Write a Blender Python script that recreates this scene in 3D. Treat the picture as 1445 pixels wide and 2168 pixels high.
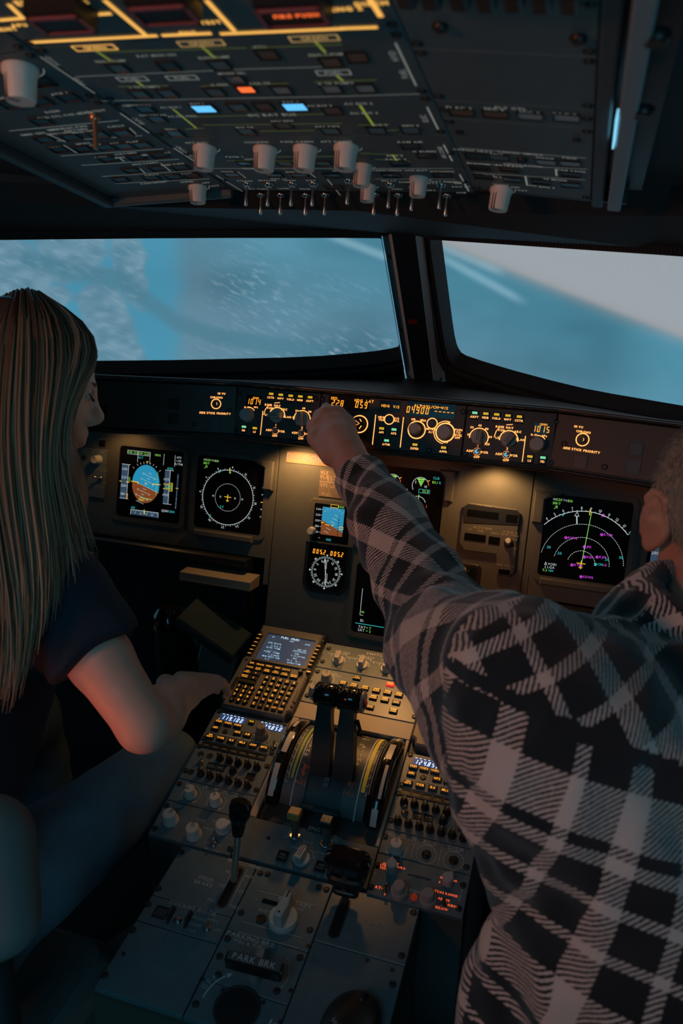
import bpy, bmesh, math, random
import numpy as np
from math import sin, cos, pi, radians, sqrt, atan2, hypot
from mathutils import Vector, Matrix

for o in list(bpy.data.objects): bpy.data.objects.remove(o)
SC = bpy.context.scene
COL = SC.collection
random.seed(7); RNG = np.random.default_rng(7)

# ------------------------------------------------------------------ camera
EYE = np.array([.3315, 0., 1.52])
YAW, PIT, ROL, FPX = radians(16.83), radians(18.85), radians(1.637), 1680.
_f = np.array([-sin(YAW)*cos(PIT), cos(YAW)*cos(PIT), -sin(PIT)])
_r = np.array([cos(YAW), sin(YAW), 0.]); _u = np.cross(_r, _f)
CR = _r*cos(ROL)+_u*sin(ROL); CU = -_r*sin(ROL)+_u*cos(ROL); CF = _f
cam = bpy.data.cameras.new('camera'); cam_o = bpy.data.objects.new('camera', cam); COL.objects.link(cam_o)
cam.sensor_fit = 'HORIZONTAL'; cam.sensor_width = 24.; cam.lens = FPX/1445*24.
cam.clip_start = .02; cam.clip_end = 60
cam_o.matrix_world = Matrix(((CR[0], CU[0], -CF[0], EYE[0]), (CR[1], CU[1], -CF[1], EYE[1]), (CR[2], CU[2], -CF[2], EYE[2]), (0, 0, 0, 1)))
cam.dof.use_dof = True; cam.dof.focus_distance = 1.42; cam.dof.aperture_fstop = 5.0
SC.camera = cam_o

# ------------------------------------------------------------------ world, exposure, large lights
wd = bpy.data.worlds.new('world'); SC.world = wd; wd.use_nodes = True
wd.node_tree.nodes['Background'].inputs[0].default_value = (.25, .55, .68, 1)
wd.node_tree.nodes['Background'].inputs[1].default_value = .012
SC.view_settings.view_transform = 'Standard'; SC.view_settings.look = 'None'
SC.view_settings.exposure = 0.; SC.view_settings.gamma = 1.; SC.view_settings.use_curve_mapping = False
SC.cycles.use_denoising = True
SC.cycles.max_bounces = 6; SC.cycles.sample_clamp_indirect = 3.

def lamp(name, kind, loc, target, power, color, size=.1, size_y=None, spot=None, blend=.6):
    l = bpy.data.lights.new(name, kind); l.energy = power; l.color = color
    if kind == 'AREA':
        l.size = size
        if size_y: l.shape = 'RECTANGLE'; l.size_y = size_y
    else: l.shadow_soft_size = size
    if spot: l.spot_size = radians(spot); l.spot_blend = blend
    o = bpy.data.objects.new(name, l); COL.objects.link(o); o.location = loc
    d = Vector(target)-Vector(loc); o.rotation_euler = d.to_track_quat('-Z', 'Y').to_euler()
    return o
# warm cabin light behind the left seat, teal light of the dim hall behind the right seat
lamp('cabin_lamp', 'SPOT', (-1.0, -.75, 1.60), (.25, .75, 1.47), 34., (1., .30, .11), .14, spot=64, blend=1.)
lamp('hall_light', 'AREA', (1.05, -.85, .55), (0, .9, 1.5), 6., (.22, .75, 1.), .9)
lamp('hall_light', 'AREA', (-.1, -.75, 2.1), (-.02, .75, .6), 4.2, (.16, .70, 1.), .8)
# unseen warm-red spot added to redden the woman's arm
lamp('seat_lamp', 'SPOT', (-.50, .38, .74), (-.19, .80, .98), 2.6, (1., .17, .045), .05, spot=38, blend=.9)
# glareshield flood lamps and the pedestal lamp, under the roll of the glareshield
FLC = (1., .50, .16)
for x, e in ((-.62, .22), (-.215, 1.5), (.185, 1.1), (.62, .22)): lamp('flood_lamp', 'SPOT', (x, 1.437, 1.128), (x+.015, 1.475, .95), e, FLC, .010, spot=130)
lamp('pedestal_lamp', 'SPOT', (.0, 1.385, 1.105), (-.02, 1.20, .68), 5., (1., .45, .14), .03, spot=62, blend=.9)

# ------------------------------------------------------------------ helpers
def ray(x, y): return CF+CR*(x-722.5)/FPX-CU*(y-1084)/FPX
def V3(*a): return np.array(a, float)
def nrm(v): v = np.asarray(v, float); return v/np.linalg.norm(v)

class Plane:
    def __init__(s, O, ex, ey):
        s.O = np.asarray(O, float); s.ex = nrm(ex); s.ey = nrm(ey); s.ez = np.cross(s.ex, s.ey)
    def hit(s, x, y, h=0.):
        d = ray(x, y); k = ((s.O+s.ez*h-EYE)@s.ez)/(d@s.ez); return EYE+d*k
    def uv(s, x, y, h=0.):
        p = s.hit(x, y, h)-s.O; return np.array([p@s.ex, p@s.ey])
    def pt(s, u, v, w=0.): return s.O+s.ex*u+s.ey*v+s.ez*w
    def mat(s, u=0, v=0, w=0):
        p = s.pt(u, v, w)
        return Matrix([[s.ex[i], s.ey[i], s.ez[i], p[i]] for i in range(3)]+[[0, 0, 0, 1]])
def tilt(O, deg): t = radians(deg); return Plane(O, (1, 0, 0), (0, cos(t), sin(t)))
PF = tilt((0, 1.0979, .6602), 16.7)      # forward pedestal
PA = tilt((0, .915, .6010), 6.05)        # aft pedestal
MP = tilt((0, 1.4994, 1.107), 76.35)     # main instrument panel
GP = tilt((0, 1.3635, 1.2492), 72.66)    # glareshield panel
_t = radians(-12.2)
OC = Plane((0, 1.09, 1.582), (1, 0, 0), (0, -cos(_t), -sin(_t)))   # overhead, centre
_n = V3(0, -sin(_t), cos(_t)); _c = radians(4.6)
OL = Plane(OC.pt(-.169, 0), V3(1, 0, 0)*cos(_c)+_n*sin(_c), (0, -cos(_t), -sin(_t)))
OR_ = Plane(OC.pt(.166, 0), V3(1, 0, 0)*cos(_c)-_n*sin(_c), (0, -cos(_t), -sin(_t)))

class MB:
    """collects faces into one mesh"""
    def __init__(s): s.v = []; s.f = []; s.m = []; s.sm = []
    def add(s, vs, fs, m=0, smooth=False):
        b = len(s.v); s.v.extend([tuple(map(float, p)) for p in vs])
        for f in fs: s.f.append(tuple(b+i for i in f)); s.m.append(m); s.sm.append(smooth)
        return s
    def box(s, x0, y0, z0, x1, y1, z1, m=0, ch=0.):
        if ch <= 0:
            vs = [(x, y, z) for z in (z0, z1) for y in (y0, y1) for x in (x0, x1)]
            return s.add(vs, [(0, 2, 3, 1), (4, 5, 7, 6), (0, 1, 5, 4), (1, 3, 7, 5), (3, 2, 6, 7), (2, 0, 4, 6)], m)
        s.prism([(x0, y0), (x1, y0), (x1, y1), (x0, y1)], z0, z1-ch, m, cap1=False)
        vs = [(x0, y0, z1-ch), (x1, y0, z1-ch), (x1, y1, z1-ch), (x0, y1, z1-ch), (x0+ch, y0+ch, z1), (x1-ch, y0+ch, z1), (x1-ch, y1-ch, z1), (x0+ch, y1-ch, z1)]
        return s.add(vs, [(0, 1, 5, 4), (1, 2, 6, 5), (2, 3, 7, 6), (3, 0, 4, 7), (4, 5, 6, 7)], m)
    def prism(s, poly, z0, z1, m=0, cap0=True, cap1=True, smooth=False):
        n = len(poly); vs = [(x, y, z0) for x, y in poly]+[(x, y, z1) for x, y in poly]
        s.add(vs, [(i, (i+1) % n, n+(i+1) % n, n+i) for i in range(n)], m, smooth)
        if cap0: s.add(vs[:n], [tuple(range(n-1, -1, -1))], m)
        if cap1: s.add(vs[n:], [tuple(range(n))], m)
        return s
    def bev(s, poly, z0, z1, ch, m=0):
        n = len(poly); P = np.array(poly, float); c = P.mean(0)
        q = []
        for i in range(n):
            a, b, d = P[i-1], P[i], P[(i+1) % n]
            e1 = nrm(b-a) if np.any(b != a) else V3(1, 0); e2 = nrm(d-b) if np.any(d != b) else e1
            nn = V3(-e1[1]-e2[1], e1[0]+e2[0]); l = np.linalg.norm(nn)
            nn = nn/l if l > 1e-6 else nn
            k = ch/max(.35, nn@V3(-e1[1], e1[0])); q.append(b+nn*k)
        s.prism(poly, z0, z1-ch, m, cap1=False)
        vs = [(x, y, z1-ch) for x, y in poly]+[(x, y, z1) for x, y in q]
        s.add(vs, [(i, (i+1) % n, n+(i+1) % n, n+i) for i in range(n)], m)
        return s.add([(x, y, z1) for x, y in q], [tuple(range(n))], m)
    def lathe(s, prof, n=20, m=0, x=0., y=0., z=0., smooth=True, cap=True):
        vs = []; k = len(prof)
        for r, h in prof:
            for i in range(n): a = 2*pi*i/n; vs.append((x+r*cos(a), y+r*sin(a), z+h))
        fs = [(j*n+i, j*n+(i+1) % n, (j+1)*n+(i+1) % n, (j+1)*n+i) for j in range(k-1) for i in range(n)]
        s.add(vs, fs, m, smooth)
        if cap: s.add(vs[-n:], [tuple(range(n))], m)
        return s
    def ring(s, x, y, r0, r1, z, a0=0., a1=360., m=0, n=None, h=0.):
        n = n or max(6, int(abs(a1-a0)/12)); vs = []
        for i in range(n+1):
            a = radians(a0+(a1-a0)*i/n)
            vs += [(x+r0*cos(a), y+r0*sin(a), z), (x+r1*cos(a), y+r1*sin(a), z)]
        fs = [(2*i, 2*i+1, 2*i+3, 2*i+2) if a1 > a0 else (2*i, 2*i+2, 2*i+3, 2*i+1) for i in range(n)]
        return s.add(vs, fs, m)
    def line(s, pts, w, z=0., m=0):
        for (x0, y0), (x1, y1) in zip(pts[:-1], pts[1:]):
            l = hypot(x1-x0, y1-y0) or 1e-9; nx, ny = -(y1-y0)/l*w/2, (x1-x0)/l*w/2
            ex, ey = (x1-x0)/l*w*.3, (y1-y0)/l*w*.3
            s.add([(x0-nx-ex, y0-ny-ey, z), (x1-nx+ex, y1-ny+ey, z), (x1+nx+ex, y1+ny+ey, z), (x0+nx-ex, y0+ny-ey, z)], [(0, 1, 2, 3)], m)
        return s
    def quad(s, x0, y0, x1, y1, z=0., m=0): return s.add([(x0, y0, z), (x1, y0, z), (x1, y1, z), (x0, y1, z)], [(0, 1, 2, 3)], m)
    def disc(s, x, y, r, z=0., m=0, n=16): return s.add([(x+r*cos(2*pi*i/n), y+r*sin(2*pi*i/n), z) for i in range(n)], [tuple(range(n))], m)
    def poly(s, pts, z=0., m=0):
        a = sum(p[0]*q[1]-q[0]*p[1] for p, q in zip(pts, pts[1:]+pts[:1]))
        if a < 0: pts = pts[::-1]
        return s.add([(x, y, z) for x, y in pts], [tuple(range(len(pts)))], m)
    def tube(s, pts, rad, n=10, m=0, cap=True, smooth=True):
        P = [np.asarray(p, float) for p in pts]; R = rad if hasattr(rad, '__len__') else [rad]*len(P)
        vs = []; up = V3(.13, .21, .97)
        for i, p in enumerate(P):
            t = nrm(P[min(i+1, len(P)-1)]-P[max(i-1, 0)])
            a = nrm(np.cross(t, up)) if np.linalg.norm(np.cross(t, up)) > .05 else nrm(np.cross(t, (1, 0, 0)))
            b = np.cross(t, a)
            for k in range(n): q = 2*pi*k/n; vs.append(p+R[i]*(a*cos(q)+b*sin(q)))
        L = len(P)
        s.add(vs, [(j*n+i, (j+1)*n+i, (j+1)*n+(i+1) % n, j*n+(i+1) % n) for j in range(L-1) for i in range(n)], m, smooth)
        if cap: s.add(vs[:n], [tuple(range(n))], m); s.add(vs[-n:], [tuple(range(n-1, -1, -1))], m)
        return s
    def text(s, t, x, y, h, z=0., m=0, align='c', rot=0., bold=.0, mono=None, sx=1.):
        lay = []; w = 0.
        for ch in t:
            g = glyph(ch, bold)
            if mono: lay.append((g, w+(mono-g[2])/2)); w += mono
            else: lay.append((g, w)); w += g[2]+.2
        w -= 0 if mono else .2
        ox = {'c': -w/2, 'l': 0, 'r': -w}[align]; c, sn = cos(rot), sin(rot)
        for g, gx in lay:
            if not g[1]: continue
            vs = []
            for vx, vy in g[0]:
                X = (vx+gx+ox)*h*sx; Y = (vy-.5)*h; vs.append((x+X*c-Y*sn, y+X*sn+Y*c, z))
            s.add(vs, g[1], m)
        return s
    def seg7(s, t, x, y, h, z=0., m=0, adv=.72, slant=.08, th=.13):
        """seven-segment digits, (x, y) the centre of the string"""
        w = adv*h; x0 = x-w*len([c for c in t if c != '.'])/2; i = 0
        SEG = {'0': 'abcdef', '1': 'bc', '2': 'abged', '3': 'abgcd', '4': 'fgbc', '5': 'afgcd', '6': 'afgedc', '7': 'abc', '8': 'abcdefg', '9': 'abcdfg', '-': 'g', 'A': 'abcefg', ' ': ''}
        dw = .46*h; t2 = th*h; g = .02*h
        for c in t:
            if c == '.':
                s.quad(x0+w*i-w*.1-t2*.5, y-h/2, x0+w*i-w*.1+t2*.5, y-h/2+t2, z, m); continue
            cx = x0+w*(i+.5); i += 1
            for k in SEG[c]:
                if k in 'agd':
                    yy = y+{'a': h/2-t2/2, 'g': 0, 'd': -h/2+t2/2}[k]; sl = slant*(yy-y)
                    s.quad(cx-dw/2+g+t2*.5+sl, yy-t2/2, cx+dw/2-g-t2*.5+sl, yy+t2/2, z, m)
                else:
                    xx = cx+(dw/2-t2/2 if k in 'bc' else -dw/2+t2/2); y0 = y+(g if k in 'bf' else -h/2+g); y1 = y+(h/2-g if k in 'bf' else -g)
                    s.add([(xx-t2/2+slant*(y0-y), y0, z), (xx+t2/2+slant*(y0-y), y0, z), (xx+t2/2+slant*(y1-y), y1, z), (xx-t2/2+slant*(y1-y), y1, z)], [(0, 1, 2, 3)], m)
        return s
    def mesh(s, name, mats):
        me = bpy.data.meshes.new(name); me.from_pydata(s.v, [], s.f)
        for m in (mats if isinstance(mats, (list, tuple)) else [mats]): me.materials.append(m)
        me.polygons.foreach_set('material_index', s.m); me.polygons.foreach_set('use_smooth', s.sm)
        me.update(); return me

_G = {}
def _raw(ch, bold):
    cu = bpy.data.curves.new('g', 'FONT'); cu.body = ch; cu.size = 1.; cu.resolution_u = 2; cu.offset = bold
    ob = bpy.data.objects.new('g', cu); COL.objects.link(ob)
    me = bpy.data.meshes.new_from_object(ob.evaluated_get(bpy.context.evaluated_depsgraph_get()))
    vs = [(v.co.x, v.co.y) for v in me.vertices]; fs = [tuple(p.vertices) if p.normal.z > 0 else tuple(p.vertices)[::-1] for p in me.polygons]
    bpy.data.objects.remove(ob); bpy.data.curves.remove(cu); bpy.data.meshes.remove(me)
    return vs, fs
CAP = max(y for x, y in _raw('H', 0.)[0])
def glyph(ch, bold=0.):
    """outline of one character as polygons, cap height 1: (points, faces, width)"""
    k = (ch, bold)
    if k not in _G:
        if ch == ' ': _G[k] = ([], [], .32)
        else:
            vs, fs = _raw(ch, bold); x0 = min(x for x, y in vs); x1 = max(x for x, y in vs)
            _G[k] = ([((x-x0)/CAP, y/CAP) for x, y in vs], fs, (x1-x0)/CAP)
    return _G[k]

def obj(name, mb, mats, parent=None, M=None, label=None):
    me = mb if isinstance(mb, bpy.types.Mesh) else mb.mesh(name, mats)
    o = bpy.data.objects.new(name, me); COL.objects.link(o)
    if parent is not None: o.parent = parent
    if M is not None: o.matrix_local = M if isinstance(M, Matrix) else Matrix.Translation(M)
    if label: o['label'] = label
    return o
def thing(name, label, cat, M=None, group=None):
    o = bpy.data.objects.new(name, None); COL.objects.link(o); o.empty_display_size = .02
    if M is not None: o.matrix_world = M
    return tag(o, label, cat, group)
def tag(o, label, cat, group=None):
    o['label'] = label; o['category'] = cat
    if group: o['group'] = group
    return o
def struct(name, mb, mats, M=None, parent=None):
    o = obj(name, mb, mats, parent, M)
    if parent is None: o['kind'] = 'structure'
    return o
def rrect(x0, y0, x1, y1, r, n=4):
    p = []
    for cx, cy, a in ((x1-r, y0+r, -90), (x1-r, y1-r, 0), (x0+r, y1-r, 90), (x0+r, y0+r, 180)):
        for i in range(n+1): q = radians(a+90*i/n); p.append((cx+r*cos(q), cy+r*sin(q)))
    return p

# ------------------------------------------------------------------ materials
MATS = {}
def nt(m): m.use_nodes = True; return m.node_tree.nodes, m.node_tree.links, m.node_tree.nodes['Principled BSDF']
def mat(name, col, rough=.5, metal=0., bump=0., scale=300., var=.0, emit=None, es=1., spec=.5, coat=0.):
    if name in MATS: return MATS[name]
    m = bpy.data.materials.new(name); N, L, b = nt(m)
    b.inputs['Base Color'].default_value = (*col, 1); b.inputs['Roughness'].default_value = rough; b.inputs['Metallic'].default_value = metal
    b.inputs['Specular IOR Level'].default_value = spec; b.inputs['Coat Weight'].default_value = coat
    if emit is not None:
        b.inputs['Emission Color'].default_value = (*emit, 1); b.inputs['Emission Strength'].default_value = es
    if bump or var:
        tc = N.new('ShaderNodeTexCoord'); nz = N.new('ShaderNodeTexNoise'); nz.inputs['Scale'].default_value = scale; nz.inputs['Detail'].default_value = 4
        L.new(tc.outputs['Object'], nz.inputs['Vector'])
        if bump:
            bp = N.new('ShaderNodeBump'); bp.inputs['Strength'].default_value = bump; bp.inputs['Distance'].default_value = .001
            L.new(nz.outputs['Fac'], bp.inputs['Height']); L.new(bp.outputs['Normal'], b.inputs['Normal'])
        if var:
            n2 = N.new('ShaderNodeTexNoise'); n2.inputs['Scale'].default_value = scale*.06; n2.inputs['Detail'].default_value = 6
            L.new(tc.outputs['Object'], n2.inputs['Vector'])
            mx = N.new('ShaderNodeMix'); mx.data_type = 'RGBA'; mx.inputs[6].default_value = (*[c*(1-var) for c in col], 1); mx.inputs[7].default_value = (*[c*(1+var) for c in col], 1)
            L.new(n2.outputs['Fac'], mx.inputs[0]); L.new(mx.outputs[2], b.inputs['Base Color'])
    MATS[name] = m; return m
def glow(name, col, s=1.):
    m = mat(name, (.02, .02, .02), .4, emit=col, es=s); m.cycles.emission_sampling = 'NONE' if s < 3 else 'AUTO'; return m
PANEL = mat('panel_paint', (.115, .155, .175), .36, bump=.12, scale=900, var=.16)
PANELD = mat('dark_panel_paint', (.085, .10, .105), .5, bump=.12, scale=900, var=.18)
OHP = mat('overhead_paint', (.095, .135, .145), .52, bump=.1, scale=900, var=.15)
BLACK = mat('black_plastic', (.012, .013, .014), .38, bump=.08, scale=700)
GLOSS = mat('gloss_black', (.008, .008, .009), .12, coat=.5)
RUBBER = mat('rubber', (.012, .015, .016), .7, bump=.3, scale=400)
KNOB = mat('ivory_knob', (.50, .49, .46), .45, bump=.05, scale=500, var=.08)
KNOBD = mat('knob_mark', (.02, .02, .02), .5)
GREYK = mat('grey_knob', (.38, .38, .38), .4, var=.08)
STEEL = mat('steel', (.55, .55, .55), .25, metal=1.)
DSTEEL = mat('dark_screw', (.05, .055, .06), .4, metal=.7)
BEIGE = mat('beige_paint', (.27, .225, .17), .5, bump=.1, scale=700, var=.1)
GLASSB = mat('screen_glass', (.004, .0045, .006), .16, spec=.35)
WHITEP = mat('white_print', (.62, .66, .66), .6)
DIMW = mat('faint_print', (.42, .49, .50), .6)
TRIM = mat('dark_trim', (.022, .030, .034), .55, bump=.15, scale=300, var=.15)
AMB = glow('amber_backlight', (1., .36, .09), 2.1)
AMBD = glow('amber_dim', (1., .38, .06), .75)
AMBK = glow('amber_key', (1., .36, .035), 1.1)
AMB7 = glow('amber_digit', (1., .34, .02), 1.35)
YELB = glow('yellow_bar', (.85, .5, .02), .75)
GRNB = glow('green_bar', (.25, .85, .45), .8)
BLU7 = glow('blue_digit', (.55, .75, 1.), 1.9)
BLUG = glow('blue_backlight', (.03, .06, .17), .55)
SW = glow('screen_white', (.75, .85, .85), .62)
SG = glow('screen_green', (.3, .85, .12), .75)
SC_ = glow('screen_cyan', (.05, .75, .75), .62)
SY = glow('screen_yellow', (1., .62, .03), .8)
SM = glow('screen_magenta', (.75, .08, .85), .8)
SSKY = glow('screen_sky', (.02, .32, .55), .78)
SGND = glow('screen_ground', (.28, .075, .02), .7)
STAPE = glow('screen_tape', (.05, .10, .17), .6)
SR = glow('screen_red', (1., .12, .03), .8)
# ------------------------------------------------------------------ projection screen outside (it gives off the picture)
SCR_C = V3(.1, .25, 1.5); SCR_R = 2.3
E0 = V3(.33, 0, 1.52)
def on_screen(x, y):
    d = ray(x, y); o = EYE-SCR_C; a = d[0]**2+d[1]**2; b = o[0]*d[0]+o[1]*d[1]; c = o[0]**2+o[1]**2-SCR_R**2
    return EYE+d*((-b+sqrt(b*b-a*c))/a)
def az_el(p): q = np.asarray(p)-SCR_C; return np.degrees(np.arctan2(q[..., 0], q[..., 1])), q[..., 2]
def smooth(a, b, x): t = np.clip((x-a)/(b-a), 0, 1); return t*t*(3-2*t)
def vnoise(x, y, seed=0):
    r = np.random.default_rng(seed).random((64, 64)); xi = np.floor(x).astype(int); yi = np.floor(y).astype(int)
    fx = x-xi; fy = y-yi; fx = fx*fx*(3-2*fx); fy = fy*fy*(3-2*fy)
    g = lambda i, j: r[(xi+i) % 64, (yi+j) % 64]
    return (g(0, 0)*(1-fx)+g(1, 0)*fx)*(1-fy)+(g(0, 1)*(1-fx)+g(1, 1)*fx)*fy
def polydist(px, py, pts):
    d = np.full(px.shape, 1e9)
    for (x0, y0), (x1, y1) in zip(pts[:-1], pts[1:]):
        t = np.clip(((px-x0)*(x1-x0)+(py-y0)*(y1-y0))/((x1-x0)**2+(y1-y0)**2+1e-12), 0, 1)
        d = np.minimum(d, np.hypot(px-x0-t*(x1-x0), py-y0-t*(y1-y0)))
    return d
def build_screen():
    NA, NH = 600, 280
    az = np.linspace(-75, 60, NA); hh = np.linspace(-1.1, 1.0, NH)
    A, H = np.meshgrid(az, hh); P = np.stack([SCR_C[0]+SCR_R*np.sin(np.radians(A)), SCR_C[1]+SCR_R*np.cos(np.radians(A)), SCR_C[2]+H], -1)
    # the projected picture, drawn in screen coordinates: X = arc length, Z = height (metres on the screen)
    X = np.radians(A)*SCR_R; Z = H
    K = lambda x, y: (lambda a: (radians(a[0])*SCR_R, a[1]))(az_el(on_screen(x, y)))
    h1, h2, h3 = K(930, 512), K(1180, 612), K(1445, 715)
    co = np.polyfit([h1[0], h2[0], h3[0]], [h1[1], h2[1], h3[1]], 2)
    hz = np.where(X < h1[0], h1[1]+(2*co[0]*h1[0]+co[1])*(X-h1[0]), np.polyval(co, X))
    D = hz-Z                                               # depth below the horizon on the screen
    land = np.array([.13, .235, .30]); far = np.array([.075, .225, .30]); water = np.array([.075, .27, .38]); sky = np.array([.36, .355, .37])
    dark = np.array([.085, .20, .26]); pale = np.array([.30, .44, .50])
    c = np.zeros(A.shape+(3,))
    w = smooth(.05, .5, D)[..., None]; c = far*(1-w)+land*w
    n1 = vnoise(X*4+3, Z*9+1, 1); n2 = vnoise(X*11, Z*24, 2); n3 = vnoise(X*30, Z*60, 3)
    c = c*(1+((n1-.5)*.40+(n2-.5)*.12)[..., None])
    # water in the left half, with tongues of land
    wx = K(372, 650)[0]
    wm = smooth(wx+.05, wx-.04, X+.05*(n1-.5)+.03*(n2-.5))
    def blob(px, py, rx, ry, rot=0.):
        cx, cz = K(px, py); q = radians(rot); s = SCR_R/1680*1.25
        dx, dz = (X-cx), (Z-cz); u = dx*cos(q)+dz*sin(q); v = -dx*sin(q)+dz*cos(q)
        e = np.sqrt((u/(rx*s))**2+(v/(ry*s))**2)+(n2-.5)*.5+(n3-.5)*.28
        return smooth(1.15, .8, e)
    tongue = np.maximum.reduce([blob(150, 520, 60, 70, -25), blob(20, 590, 70, 75, 20), blob(275, 560, 28, 95, 8), blob(235, 690, 45, 100, 12), blob(60, 740, 45, 60, 0), blob(100, 640, 40, 22, 30)])
    wm = wm*(1-tongue*.95)
    c = c*(1-wm[..., None])+water*(1+.16*(n1-.5))[..., None]*wm[..., None]
    tl = tongue*smooth(wx+.05, wx-.02, X)
    c = c*(1-tl[..., None]*.8)+(land*1.1+.10*(n3[..., None]-.35)*np.array([1., 1., 1.]))*tl[..., None]*.8
    # dark shore road curling through the picture
    road = polydist(X, Z, [K(x, y) for x, y in [(60, 548), (150, 575), (250, 590), (310, 635), (370, 680), (450, 710), (560, 728), (680, 742)]])
    rw = smooth(.038, .012, road); c = c*(1-.8*rw[..., None])+dark*.8*rw[..., None]
    city = smooth(.12, .4, D)*(1-wm)*np.clip(.12+1.5*(n1-.45), .06, 1)
    city = np.maximum(city, 1.3*smooth(.15, .0, np.hypot((X-K(720, 765)[0])*.35, Z-K(720, 765)[1]))); city = np.maximum(city, .9*smooth(.12, .0, np.hypot((X-K(520, 610)[0])*.6, Z-K(520, 610)[1])))
    city = city*smooth(K(360, 600)[0]-.05, K(420, 600)[0]+.05, X)*(1-.8*rw)*np.where(X > h1[0], .4, 1.)+tl*.3
    # light cloud streaks and the sky above the horizon
    for a, b in (((935, 545), (1100, 635)), ((700, 500), (860, 560)), ((930, 520), (1060, 575))):
        ka, kb = K(*a), K(*b); t = ((X-ka[0])*(kb[0]-ka[0])+(Z-ka[1])*(kb[1]-ka[1]))/((kb[0]-ka[0])**2+(kb[1]-ka[1])**2)
        d = np.abs((X-ka[0])*(kb[1]-ka[1])-(Z-ka[1])*(kb[0]-ka[0]))/hypot(kb[0]-ka[0], kb[1]-ka[1])
        m = smooth(.02, .0, d)*smooth(-.3, .2, t)*smooth(1.15, .85, t)*.5; c = c*(1-m[..., None])+np.array([.34, .52, .60])*m[..., None]
    sk = smooth(.012, -.012, D)[..., None]
    sg = sky*(1-.12*smooth(0, .5, -D)[..., None])+.0
    c = c*(1-sk)+sg*sk
    band = np.exp(-(D/.022)**2)[..., None]; c = c*(1-.35*band)+np.array([.36, .30, .27])*.35*band
    city = city*(1-sk[..., 0])
    tint = np.array([.84, .93, .97]); c = np.clip(c*tint, 0, 1)
    idx = lambda j, i: j*NA+i
    fs = [(idx(j, i), idx(j, i+1), idx(j+1, i+1), idx(j+1, i)) for j in range(NH-1) for i in range(NA-1)]
    me = bpy.data.meshes.new('projection_screen'); me.from_pydata(P.reshape(-1, 3).tolist(), [], fs)
    at = me.color_attributes.new('picture', 'FLOAT_COLOR', 'POINT')
    at.data.foreach_set('color', np.concatenate([c.reshape(-1, 3), np.clip(city, 0, 2).reshape(-1, 1)], 1).astype(np.float32).ravel())
    uv = me.attributes.new('flat', 'FLOAT_VECTOR', 'POINT'); uv.data.foreach_set('vector', np.stack([X, Z, 0*X], -1).astype(np.float32).ravel())
    me.update()
    m = bpy.data.materials.new('projected_picture'); N, L, b = nt(m); N.remove(b)
    ca = N.new('ShaderNodeAttribute'); ca.attribute_name = 'picture'; fa = N.new('ShaderNodeAttribute'); fa.attribute_name = 'flat'
    mp = N.new('ShaderNodeMapping'); mp.vector_type = 'TEXTURE'; mp.inputs['Rotation'].default_value = (0, 0, radians(-24)); mp.inputs['Scale'].default_value = (.046, .013, 1)
    L.new(fa.outputs['Vector'], mp.inputs['Vector'])
    vz = N.new('ShaderNodeTexNoise'); vz.inputs['Scale'].default_value = 1.; vz.inputs['Detail'].default_value = 3.; vz.inputs['Roughness'].default_value = .6
    L.new(mp.outputs['Vector'], vz.inputs['Vector'])
    r = N.new('ShaderNodeMapRange'); r.inputs[1].default_value = .52; r.inputs[2].default_value = .80; r.inputs[3].default_value = -.030; r.inputs[4].default_value = .20
    L.new(vz.outputs['Fac'], r.inputs[0])
    mu = N.new('ShaderNodeMath'); mu.operation = 'MULTIPLY'; L.new(r.outputs[0], mu.inputs[0]); L.new(ca.outputs['Alpha'], mu.inputs[1])
    ad = N.new('ShaderNodeVectorMath'); ad.operation = 'ADD'; L.new(ca.outputs['Color'], ad.inputs[0])
    L.new(mu.outputs[0], ad.inputs[1])
    em = N.new('ShaderNodeEmission'); em.inputs['Strength'].default_value = 1.2
    L.new(ad.outputs[0], em.inputs['Color']); L.new(em.outputs[0], N['Material Output'].inputs['Surface'])
    m.cycles.emission_sampling = 'AUTO'
    o = obj('projection_screen', me, None); me.materials.append(m)
    tag(o, 'large curved projection screen outside showing a banked aerial city view', 'screen')
build_screen()

# ------------------------------------------------------------------ windows and their post
SWP = radians(27); PP0 = V3(0, 1.726, 1.218); PD = nrm((0, -.276, .309))
def wplane(s):
    ex = V3(cos(SWP), -s*sin(SWP), 0); n = nrm(np.cross(ex, PD)); return Plane(PP0, ex, np.cross(n, ex))
WR, WL = wplane(1), wplane(-1)
def suv(pl, x, y): return pl.uv(x, y)
def smoothpoly(p, it=1):
    for _ in range(it):
        q = []
        for a, b in zip(p, p[1:]+p[:1]): a = np.array(a); b = np.array(b); q += [tuple(a*.8+b*.2), tuple(a*.2+b*.8)]
        p = q
    return p
def offset(poly, d):
    P = np.array(poly); n = len(P); q = []
    area = sum(P[i][0]*P[(i+1) % n][1]-P[(i+1) % n][0]*P[i][1] for i in range(n)); sg = 1 if area > 0 else -1
    for i in range(n):
        e1 = nrm(P[i]-P[i-1]); e2 = nrm(P[(i+1) % n]-P[i]); nn = V3(e1[1]+e2[1], -e1[0]-e2[0])*sg; nn = nrm(nn)
        q.append(P[i]+nn*d/max(.5, nn@V3(e1[1], -e1[0])*sg))
    return q
gl = bpy.data.materials.new('window_glass'); N, L, b = nt(gl); N.remove(b)
tr = N.new('ShaderNodeBsdfTransparent'); tr.inputs[0].default_value = (.97, .985, .99, 1); gs = N.new('ShaderNodeBsdfGlossy'); gs.inputs['Roughness'].default_value = .03
lw = N.new('ShaderNodeLayerWeight'); lw.inputs['Blend'].default_value = .5; pw = N.new('ShaderNodeMath'); pw.operation = 'POWER'; pw.inputs[1].default_value = 4.; L.new(lw.outputs['Facing'], pw.inputs[0])
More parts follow.
